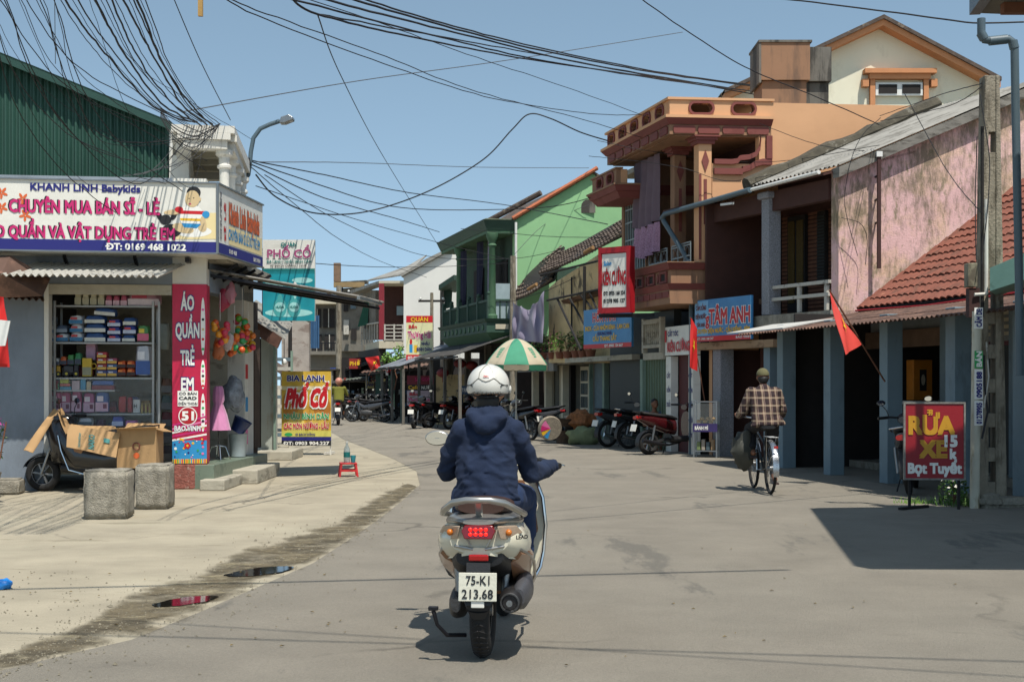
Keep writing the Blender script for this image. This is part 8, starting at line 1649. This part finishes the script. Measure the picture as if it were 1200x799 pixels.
pcs = postsign('tall PHỐ CỔ beer sign, white above teal bottles, fixed high on posts', 308, 369, 281, 376, 26.5, dpc, post=[(.0, 0)], rot=0)
def dbl(tx, qd, el):
    ye = mat('beer_gold', '#c9a53c', .5, var=.35, vs=3, bump=0); qd(0, 1, .18, 1, ye, .002)
    for c, z_, c2 in ((.18, .55, '#b87a28'), (.5, .45, '#c89838'), (.82, .5, '#a86a24'), (.3, .25, '#d8c060'), (.75, .25, '#c8a84c')): el(c, z_, .17, .2, mat('beer_'+c2[1:], c2, .5, var=.25, vs=6, bump=0), .003)
    qd(0, 1, .75, .8, mat('foam', '#d8c89a', .6), .0035); qd(0, 1, 0, .07, m_blk); qd(0, 1, .07, .12, m_navy); qd(0, 1, .12, .2, mat('beer_lemon', '#c8c05c', .5))
    tx('BIA LẠNH', .12, .87, .74, .075, m_navy, m_wht); tx('Phố Cổ', .08, .53, .86, .24, m_red, m_wht, .05, .35, .06); tx('NHẬU BÌNH DÂN', .05, .36, .9, .07, m_grn, m_wht); tx('CÁC MÓN NƯỚNG - LẨU', .05, .23, .9, .07, m_red, m_wht); tx('ĐT: 0903 904.227', .04, .012, .92, .045, m_wht); el(.14, .15, .08, .025, m_grn, .006); tx('42 BẠCH ĐẰNG', .28, .14, .4, .025, m_navy)
bls = postsign('yellow BIA LẠNH Phố Cổ beer board standing on the ground with black phone strip', 330, 388, 435, 522, 27.4, dbl, depth=.03)
zb = bls.location.z; w = 58/1600*27.4
for x in (.0, w-.03): MB().box(x, x+.03, .031, .06, -zb, 1.45).build('leg', m_white, bls)
MB().bar((w-.1, -.18, -zb+.04), (w+.02, .3, -zb+.04), .04, .05).build('foot', m_white, bls); MB().bar((-.05, -.18, -zb+.04), (.05, .3, -zb+.04), .04, .05).build('foot', m_white, bls)
blockc('stone', (P(332, 0, 27.2)[0], 27.2, 0), .2, .2, .22, 0, 'small concrete weight at the left foot of the beer board', 'stone', m_conc_l, 41, .02)
# neighbour shed left
nb = thing('neighbour_house', 'small lime-washed house with sagging cement roof between shop and beer signs', 'house', (P(307, 0, 26)[0], 26, 0))
def nq(px, py, Y): p = P(px, py, Y); return Vector((p[0]-nb.location.x, p[1]-26, p[2]))
m_lime = mat('limewash', '#a2a69c', .9, var=.1, vs=2, bump=.3, stain='#8a7656', ss=(1.5, 1.5, .8), st=.52, sw=.1, sa=.8)
MB().prism([nq(306, 532, 26), nq(306, 395, 26), nq(322, 402, 26), nq(322, 530, 26)], (0, .3, 0)).build('wall', m_lime, nb); MB().prism([nq(320.5, 532, 25.9), nq(320.5, 400, 25.9), nq(323, 402, 25.9), nq(323, 532, 25.9)], (0, .05, 0)).build('corner_post', m_postg, nb)
MB().box(-.8, .0, .3, .4, .2, 2.3).build('door_wall', mat('dark_wood', '#2e2420'), nb)
corr(nb, 'roof_sheet', m_greysheet, nq(283, 366, 24.5), nq(300, 352, 29), nq(334, 398, 25.2), 12, .03, 2, 5)
MB().prism([nq(299, 372, 25), nq(299, 392, 25), nq(325, 408, 25), nq(330, 396, 25)], (0, .08, 0)).build('fascia', mat('rotten_fascia', '#5a3e32', .9, var=.4, vs=8), nb)
st = MB().box(0, .68, 0, 1.4, 0, .17).build('doorstep', m_conc_l, nb, bevel=.015); st.location = (P(299, 0, 25.4)[0]-nb.location.x, -.6, 0)
lb_ = thing('light_bulb', 'bare white bulb hanging left of the beer board', 'lamp', P(333, 424, 26)); MB().ball((0, 0, 0), .05, 12, (1, 1, 1.3)).build('bulb', m_whitepl, lb_, smooth=True); MB().tube([(0, 0, .05), (0, 0, .5)], .008, 5).build('cord', m_blackm, lb_)
# ---- stool with bottle and cup
sx, sy, _ = G(408, 558)
sl_ = thing('stool', 'small red plastic stool at the road edge holding a bottle and cup', 'stool', (sx, sy, 0), .2); m_rp = mat('red_plastic', '#c02828', .4, var=.05, bump=0)
MB().box(-.13, .13, -.13, .13, .19, .215).build('seat', m_rp, sl_, bevel=.008)
for a in (-1, 1):
    for b in (-1, 1): MB().prism([(a*.125, b*.125, .19), (a*.095, b*.125, .19), (a*.125, b*.14, 0), (a*.15, b*.14, 0)], (0, -b*.025, 0)).build('leg', m_rp, sl_)
for b in (-1, 1): MB().box(-.12, .12, b*.125-.006, b*.125+.006, .08, .11).build('side_rail', m_rp, sl_)
bt1 = thing('water_bottle', 'clear plastic bottle with teal label standing on the red stool', 'bottle', (sx-.02, sy, .215)); MB().lathe([(.045, 0), (.05, .02), (.05, .2), (.018, .27), (.018, .3)], 14).build('bottle', mat('clear_plastic', '#a8b8b8', .1, alpha=.55, bump=0), bt1, smooth=True); MB().lathe([(.051, .08), (.051, .16)], 14).build('label', m_teal, bt1); MB().lathe([(.02, .3), (.02, .325), (.001, .325)], 10).build('cap', m_signw, bt1)
tag(MB().lathe([(.03, 0), (.045, .11), (.04, .11), (.026, .01)], 14).build('cup', mat('teal_plastic', '#2a8a94', .4), smooth=True, loc=(sx+.08, sy-.03, .215)), 'teal plastic cup beside the bottle on the red stool', 'cup')
# ---- goods hanging at the shop side
def balls(label, pts, seed, cl):
    t = thing('ball_bag', label, 'toy balls', P(*pts), 0, 'net bags of coloured balls'); q = random.Random(seed)
    for i in range(16): MB().ball((q.uniform(-.1, .1), q.uniform(-.08, .08), -.3*i/16+q.uniform(-.02, .02)), .05, 10).build('ball', mat('ball_'+cl[i%len(cl)][1:], cl[i%len(cl)], .35, var=0, bump=0), t, smooth=True)
    MB().tube([(0, 0, .02), (0, 0, .42)], .004, 4).build('string', m_wht, t)
bc_ = ['#d05a28', '#6aa83a', '#d8a82a', '#c83a50', '#3a9a5a', '#e07a30']
balls('net bag of coloured balls hanging highest at the shop side entrance', (284, 372, 19.9), 1, bc_); balls('net bag of orange and red balls low at the shop side', (275, 392, 19.7), 2, bc_[3:]+bc_[:1]); balls('net bag of green and red balls nearest the side pilaster', (291, 388, 20.2), 3, bc_[1:]); balls('net bag of mostly orange balls by the red banner', (258, 378, 19.2), 4, ['#d05a28', '#e09a30', '#c83a50'])
for i, (px, py, c, lb) in enumerate(((262, 352, '#a83248', 'red doll bag hanging in the shop side entrance'), (266, 400, '#b8a8a0', 'white packet with red print hanging by the balls'), (270, 345, '#b87a84', 'pink toy packet hanging from the entrance beam'), (256, 410, '#c07048', 'orange toy packet hanging low beside the banner'))): x, y, z = P(px, py, 19.5); tag(crumple((x, y, z), .12, i+3, (.7, .4, 1.3)).build('hanging_toy', colm(c), smooth=True), lb, 'toy')
dr = thing('pink_dress', 'pink child dress on a chrome stand in the shop side entrance', 'dress', (P(256, 0, 19.6)[0], 19.6, .34)); m_dress = mat('dress_pink', '#c47ea6', .8, var=.12, vs=6, sheen=.3)
MB().lathe([(.05, 1.05), (.07, 1.0), (.08, .85), (.06, .8), (.11, .65), (.16, .42), (.15, .42)], 26).build('dress', m_dress, dr, smooth=True); disp(dr.children[0], lambda p: Vector((p.x*(1+.12*sin(9*atan2(p.y, p.x))), p.y*(1+.12*sin(9*atan2(p.y, p.x))), p.z))); MB().tube([(0, 0, .05), (0, 0, 1.05)], .01, 6).build('stand', m_chrome, dr)
for k in range(4): a = k*pi/2+.4; MB().tube([(0, 0, .2), (.1*cos(a), .1*sin(a), .18), (.17*cos(a), .17*sin(a), 0)], .008, 6).build('foot', m_chrome, dr, smooth=True)
x, y, z = P(274, 462, 20.3); tag(crumple((x, y, z), .2, 9, (.8, .6, 1.3)).build('plastic_bag', mat('cloudy_plastic', '#7f858c', .25, var=.4, vs=14), smooth=True), 'cloudy plastic bag of toys hanging over the bucket', 'bag')
bk = thing('bucket', 'pale grey plastic bin with a dark blue bucket tipped on top', 'bucket', (P(279, 0, 20.4)[0], 20.4, .34)); MB().lathe([(.11, 0), (.14, .33), (.15, .34), (.13, .33)], 20).build('bin', mat('bin_grey', '#98a2a4', .5), bk, smooth=True)
b2 = MB().lathe([(.1, 0), (.14, .2), (.15, .21), (.125, .2), (.09, .01)], 20).build('blue_bucket', mat('bucket_blue', '#1e2c58', .4), smooth=True, loc=(P(279, 0, 20.4)[0]-.02, 20.4, .71)); b2.rotation_euler = (0, .5, 0); tag(b2, 'dark blue bucket tipped over the pale bin in the shop entrance', 'bucket')
# ---- left edge: flowers, flag, rusty awning
ra = MB(); 
era = thing('rusty_awning', 'rusty brown corrugated awning corner at the left edge above the flag', 'awning', P(0, 325, 17.3)); c0 = Vector(era.location)
corr(era, 'roof_sheet', m_rust, Vector(P(-90, 345, 17.6))-c0, Vector(P(52, 352, 17.9))-c0, Vector(P(-95, 310, 18.6))-c0, 18, .02, 2, 5)
MB().prism([Vector(P(-80, 332, 17.0))-c0, Vector(P(2, 320, 17.2))-c0, Vector(P(50, 347, 17.5))-c0, Vector(P(-70, 352, 17.3))-c0], (0, .3, .25)).build('sheet_edge', m_rust, era)
f_ = flag('red and yellow flag partly cut by the left frame edge under the awning', P(-12, 500, 15.6), P(-10, 335, 15.6), [P(-16, 345, 15.6), P(-16, 430, 15.6), P(12, 430, 15.7), P(5, 348, 15.7)])
pt = MB().prism([P(-8, 406, 15.2), P(6, 405, 15.2), P(12, 376, 15.2), P(-8, 374, 15.2)], (0, .02, 0)).build('white_plate', m_whitepl); tag(pt, 'small white tilted plate in front of the flag at the left edge', 'plate')
fp = thing('flowering_shrub', 'bougainvillea with magenta flowers at the left edge by the blue-grey wall', 'shrub', (P(2, 0, 17.0)[0], 17.0, 0))
for i in range(5): MB().tube([(0, 0, 0), (.1*i-.2, 0, .5), (.13*i-.25, .02, .95)], .01, 5).build('stem', m_wood_d, fp)
fp.location.x -= .22
mb = MB(); leaves(mb, (-.02, 0, .75), .3, 420, .035, 3, (1, .6, 1.3)); mb.build('foliage', m_fol2, fp, fix=False)
mb = MB()
for i, (x, z, n) in enumerate(((.1, 1.12, 90), (-.05, 1.25, 90), (.16, .95, 60), (-.1, 1.0, 80), (.08, .62, 40), (-.05, .75, 50))): leaves(mb, (x, -.06, z), .11, n, .024, i+50)
mb.build('flowers', mat('bougainvillea', '#b0358c', .6, var=.25, vs=20, bump=0), fp, fix=False)
MB().lathe([(.14, 0), (.2, .3), (.21, .32), (.18, .3)], 16).build('pot', m_conc, fp, smooth=True)
# ---- street lamp
sl2 = thing('street_lamp', 'street lamp with curved grey arm bracketed to the white roof terrace corner', 'lamp', P(292, 190, 21.8)); c0 = Vector(sl2.location)
LP_ = [(281, 219), (286, 212), (291, 205), (293, 190), (294, 178), (297, 162), (305, 151), (316, 146), (328, 142)]
MB().tube([Vector(P(x, y, 21.8))-c0 for x, y in LP_], .035, 10).build('arm', m_pipe, sl2, smooth=True)
MB().prism([Vector(P(x, y, 21.7))-c0 for x, y in ((327, 144), (329, 137), (338, 134), (343, 137), (343, 140), (333, 144))], (0, .2, 0)).build('lamp_head', m_steel, sl2, bevel=.01); MB().ball(Vector(P(338, 141, 21.8))-c0, .07, 12, (1.2, 1, .5)).build('lamp_lens', mat('lamp_lens', '#b8bcbc', .1, spec=.8), sl2, smooth=True)
MB().bar(Vector(P(283, 192, 21.8))-c0, Vector(P(294, 190, 21.8))-c0, .1, .12).build('bracket', m_blackm, sl2)
# ---- thin rods, far poles
def upole(label, px, pyt, Y, r, arm=True, m=None):
    x = P(px, 0, Y)[0]; h = P(px, pyt, Y)[2]; t = thing('utility_pole', label, 'pole', (x, Y, 0)); MB().tube([(0, 0, 0), (0, 0, h)], [r, r*.75], 8).build('shaft', m or m_pole, t, smooth=True)
    if arm: MB().box(-.5, .5, -.04, .04, h-.35, h-.27).build('crossarm', m_stick, t); [MB().ball((x_, 0, h-.22), .05, 8).build('insulator', m_whitepl, t) for x_ in (-.42, 0, .42)]
    return t
upole('slender far pole with short crossarm before the white side wall', 506, 343, 51, .08); upole('grey pole standing in front of the green house balcony', 601, 300, 39.5, .11, False); upole('distant grey pole crowded with wires near the street end', 397, 335, 58, .14); upole('thin dark iron pole behind the yellow beer board', 340, 300, 36, .06, False, m_stick)
gt = thing('blue_gate', 'low white and blue barred gate beside the beer board', 'gate', (P(318, 0, 32)[0], 32, 0))
for k in range(9): MB().box(0, .45, 0, .04, .2+k*.22, .28+k*.22).build('rail', m_railw if k % 2 else mat('dusty_blue', '#61727a'), gt)
for x in (-.04, .45): MB().box(x, x+.05, 0, .05, 0, 2.2).build('post', m_postg, gt)
# ---- cables
m_cab = mat('cable', '#17171a', .7, var=.1, bump=0); m_cabg = mat('grey_cable', '#4d4e50', .7, var=.1, bump=0)
def cable(label, pts, r=.01, m=None, group=None, wob=0, n=10, seed=0):
    pts = [Vector(p) for p in pts]; out = []
    for i in range(len(pts)-1):
        p0, p1, p2, p3 = pts[max(i-1, 0)], pts[i], pts[i+1], pts[min(i+2, len(pts)-1)]
        for k in range(n):
            t = k/n; out.append(.5*((2*p1)+(p2-p0)*t+(2*p0-5*p1+4*p2-p3)*t*t+(3*p1-p0-3*p2+p3)*t**3))
    out.append(pts[-1])
    if wob: out = [p+Vector((mnoise.noise(p*3+Vector((seed, 0, 0))), 0, mnoise.noise(p*3+Vector((0, seed, 0)))))*wob for p in out]
    c = out[0].copy(); o = MB().tube([p-c for p in out], r, 5, False).build('cable', m or m_cab, smooth=True, loc=tuple(c), fix=False); return tag(o, label, 'cable', group)
def cp(L, **k): return [P(x, y, Y) for x, y, Y in L]
gA = 'cables converging on the white roof terrace'
q = random.Random(12)
# upper-left bundle: start over the top left, end at terrace corner
xs_ = sorted([72, 78, 86, 92, 113, 119, 125, 131, 136, 146, 152, 157, 162, 166, 171])
for i, x0 in enumerate(xs_):
    th = (.005, .011, .004, .008, .012, .004, .006, .010)[i%8]; ex, ey = 220+i*2.7, 143+q.uniform(0, 7); bw = q.uniform(0, 9)
    cable('cable sweeping to the white roof terrace, %s from the left at the top edge'%ORD[i], cp([(x0-80, -160, 10.5), (x0-1, 0, 13), (lerp(x0, ex, .40)-4-bw, 66+q.uniform(0, 8), 15.5), (lerp(x0, ex, .74)-3-bw*.7, 118+q.uniform(0, 8), 17.3), (ex, ey, 18.8)]), th, m_cab, gA, .018 if th > .009 else .008, 12, i)
L_ = sorted([(q.uniform(-20, 110), q.uniform(60, 190), q.uniform(120, 225)) for i in range(17)])
for i, (x0, d, yb) in enumerate(L_):
    xe = x0+d; ed = (q.uniform(205, 250), q.uniform(150, 172)) if i % 2 else (xe+60, yb+q.uniform(20, 50))
    cable('thin drooping cable over the green shed wall, %s from the left at its upper end'%ORD[i], cp([(x0-60, -120, 10.5), (x0, 0, 13), (lerp(x0, xe, .38), yb*.6, 14.6), (xe*.97, yb, 16.2), (ed[0], ed[1], 17.4)]), q.choice([.003, .004, .0055]), m_cab, 'cables drooping over the green shed', .015, 10, i+40)
for i in range(6):
    dz = i*4.5
    cable('slack cable loop below the white terrace edge, %s from the top'%ORD[i], cp([(188, 128+i*2, 18.3), (204, 146+dz*.8, 18.3), (226, 155+dz, 18.35), (246, 150+dz*.5, 18.45), (258, 145, 18.6)]), (.005, .009, .006, .004, .007, .004)[i], m_cab, 'cable loops at the terrace', .008, 12, i+80)
for i in range(6): cable('thin wire dropping from terrace to shop sign, %s from the right'%ORD[i], cp([(252-i*6, 148, 18.5), (240-i*12, 178+i*4, 18.2), (205-i*12, 196+i*2, 17.9)]), .004, m_cabg, 'wires dropping behind the sign', .01, 8, i+90)
# bundle across the sky to the orange house parapet
sky_ = [([(300, -14, 13), (345, 0, 14), (500, 40, 18), (640, 72, 23), (800, 97, 28), (880, 107, 31)], .012, 'thick dark cable'), ([(330, -16, 13), (420, 10, 15), (560, 45, 20), (700, 78, 25), (870, 106, 31)], .014, 'dark cable under the topmost pair'),
 ([(395, -6, 15), (500, 25, 18), (620, 56, 22), (760, 84, 27), (880, 101, 31)], .015, 'thickest cable'), ([(410, -6, 15), (520, 28, 18), (640, 58, 22), (780, 86, 27), (890, 101, 31)], .012, 'upper cable of the sagging bunch'),
 ([(340, -4, 14), (372, 17, 14.5), (480, 43, 18), (620, 70, 23), (780, 93, 28), (890, 112, 31)], .013, 'lower dark cable of the bunch'), ([(372, 17, 14.5), (470, 35, 18), (620, 62, 23), (760, 88, 28), (885, 108, 31)], .01, 'slim cable within the bunch'),
 ([(250, -10, 12), (300, 12, 14), (440, 62, 18), (560, 108, 22), (700, 145, 27), (820, 185, 31)], .007, 'long thin wire under the bunch'), ([(240, -20, 12), (300, 18, 14), (450, 75, 18), (580, 116, 22), (700, 134, 27), (760, 134, 29)], .007, 'thin wire with a kink'),
 ([(270, -30, 12), (430, 22, 17), (560, 68, 21), (690, 112, 26), (820, 160, 30), (900, 185, 33)], .006, 'fine wire crossing behind the parapet')]
for i, (L, r, lb) in enumerate(sky_): cable(lb+' crossing the sky from upper left to the orange house', cp(L), r, m_cab, None, .012, 10, i+100)
cable('straight thin wire crossing the sky from the left roof to the upper right', cp([(215, 131, 19), (420, 95, 24), (600, 70, 28), (800, 38, 34)]), .008, m_cabg)
cable('steep thin wire rising from the terrace corner to the frame top', cp([(270, 141, 19), (235, 72, 17), (200, -10, 15)]), .006)
cable('very thin vertical wire near the left top edge', cp([(65, 75, 15), (64, -10, 14)]), .004, m_cabg)
cable('slanted wire falling from the bunch junction toward the red pillar house', cp([(372, 17, 14.5), (400, 90, 22), (450, 185, 34), (515, 290, 50)]), .008)
for i, L in enumerate(([(293, 188, 21.8), (380, 205, 26), (480, 226, 32), (590, 240, 38), (712, 263, 30)], [(293, 189, 21.8), (360, 212, 25), (450, 240, 31), (520, 246, 34), (640, 243, 33), (712, 226, 31)], [(293, 192, 21.8), (380, 232, 28), (470, 258, 36), (515, 272, 46)], [(293, 195, 21.8), (340, 235, 26), (400, 282, 34), (450, 308, 44), (500, 325, 50)],
 [(300, 190, 22), (420, 191, 30), (560, 196, 36), (690, 197, 42)], [(370, 309, 27), (450, 313, 34), (530, 312, 42), (600, 308, 40)], [(310, 205, 22), (400, 260, 30), (500, 300, 40), (600, 303, 41), (660, 292, 40)], [(300, 218, 22), (420, 258, 30), (520, 286, 40), (600, 305, 39.5)], [(540, 268, 41), (640, 277, 36), (712, 278, 32)], [(603, 298, 39.5), (640, 262, 42), (690, 240, 42)])):
    cable(['twisted cable from the street lamp over the green porch to the orange house', 'twisted cable from the street lamp sagging low before the green gable', 'dark cable from the street lamp to the green porch roof', 'dark slanting cable from the street lamp to the far pole', 'pale level wire across the sky above the green house', 'black cable level with the green balcony from the beer sign', 'thin wire looping under the green porch', 'fine wire from the lamp to the grey pole', 'thin wire over the old tile roof', 'stay wire slanting across the green gable wall'][i], cp(L), .011 if i < 3 else .008, m_cab if i not in (4, 9) else m_cabg, None, .006, 10, i+120)
cable('wavy black cable climbing from left to a hump beside the orange house', cp([(300, 205, 22), (325, 232, 24), (370, 250, 26), (430, 248, 28), (500, 225, 28), (565, 188, 28), (600, 152, 28), (620, 134, 28), (645, 139, 28), (680, 155, 28.5), (712, 165, 29)]), .014)
for i, L in enumerate(([(910, -2, 16), (1040, 14, 15), (1140, 27, 14.2), (1200, 26, 14)], [(750, -2, 20), (810, 40, 21), (880, 82, 22), (960, 115, 23), (1030, 146, 23.5)], [(700, 165, 28), (780, 180, 28), (900, 190, 27), (1030, 170, 23.5)], [(890, 145, 27), (960, 170, 25), (1031, 178, 23.4)], [(690, 183, 29), (790, 195, 27), (850, 212, 27), (905, 205, 25)], [(1150, 98, 15.8), (1100, 112, 19), (1031, 136, 23.4)], [(1150, 102, 15.8), (1110, 125, 19), (1032, 142, 23.4)], [(1032, 138, 23.4), (1004, 170, 23.3), (990, 235, 23.3), (1005, 300, 23.3)], [(1148, 110, 15.8), (1160, 200, 15.7), (1150, 310, 15.6)], [(986, 255, 23.3), (1008, 262, 23.3), (1016, 280, 23.35), (1014, 310, 23.35)], [(1145, 160, 15.8), (1143, 240, 15.75), (1144, 305, 15.7)], [(1060, 110, 20), (1110, 200, 19), (1150, 250, 15.7)])):
    cable(['dark cable crossing the top right corner to the drain pipe', 'dark cable slanting from the top over the roof boxes to the pink gable', 'thin wire across the orange side wall', 'pale wire from the orange wall to the iron post', 'thin cable along the loggia trim of the orange house', 'cable from the pole top to the iron post', 'lower cable from the pole top to the iron post', 'wire drooping down the pink wall', 'cable running down the utility pole front', 'short black wire looped on the pink wall corner', 'second cable strapped down the utility pole', 'thin stay across the pink gable'][i], cp(L), .009 if i in (0, 1) else .006, m_cab, None, .008, 10, i+140)
# overhead line crossing the road nearer than the frame, known by its shadow
def over(label, g0, g1, z, r, sag=0):
    a = Vector(G(*g0)); b = Vector(G(*g1)); k = SUNV/SUNV.z; return cable(label, [a+k*(z+.0), a.lerp(b, .5)+k*(z-sag), b+k*z], r)
over('thick cable bundle crossing high over the road above the camera', (-60, 692), (925, 668), 6.2, .024, .05); over('thin overhead cable above the foreground of the road', (-100, 738), (1210, 776), 6.0, .012, .02); over('second thin overhead cable above the foreground', (150, 728), (1300, 800), 6.1, .009, .02)
over('thin overhead cable across the road by the cyclist', (560, 618), (1020, 578), 6.6, .012, .04); over('fine overhead cable beyond the cyclist', (640, 600), (960, 566), 6.4, .008, .03)
# short wooden spacer on the top-left cables
sp3 = thing('cable_spacer', 'short yellow wooden spacer stick hanging among cables at the top edge', 'spacer', P(235, -4, 15)); MB().box(-.025, .025, -.02, .02, -.22, .3).build('stick', mat('yellow_wood', '#a8854c', .8), sp3)
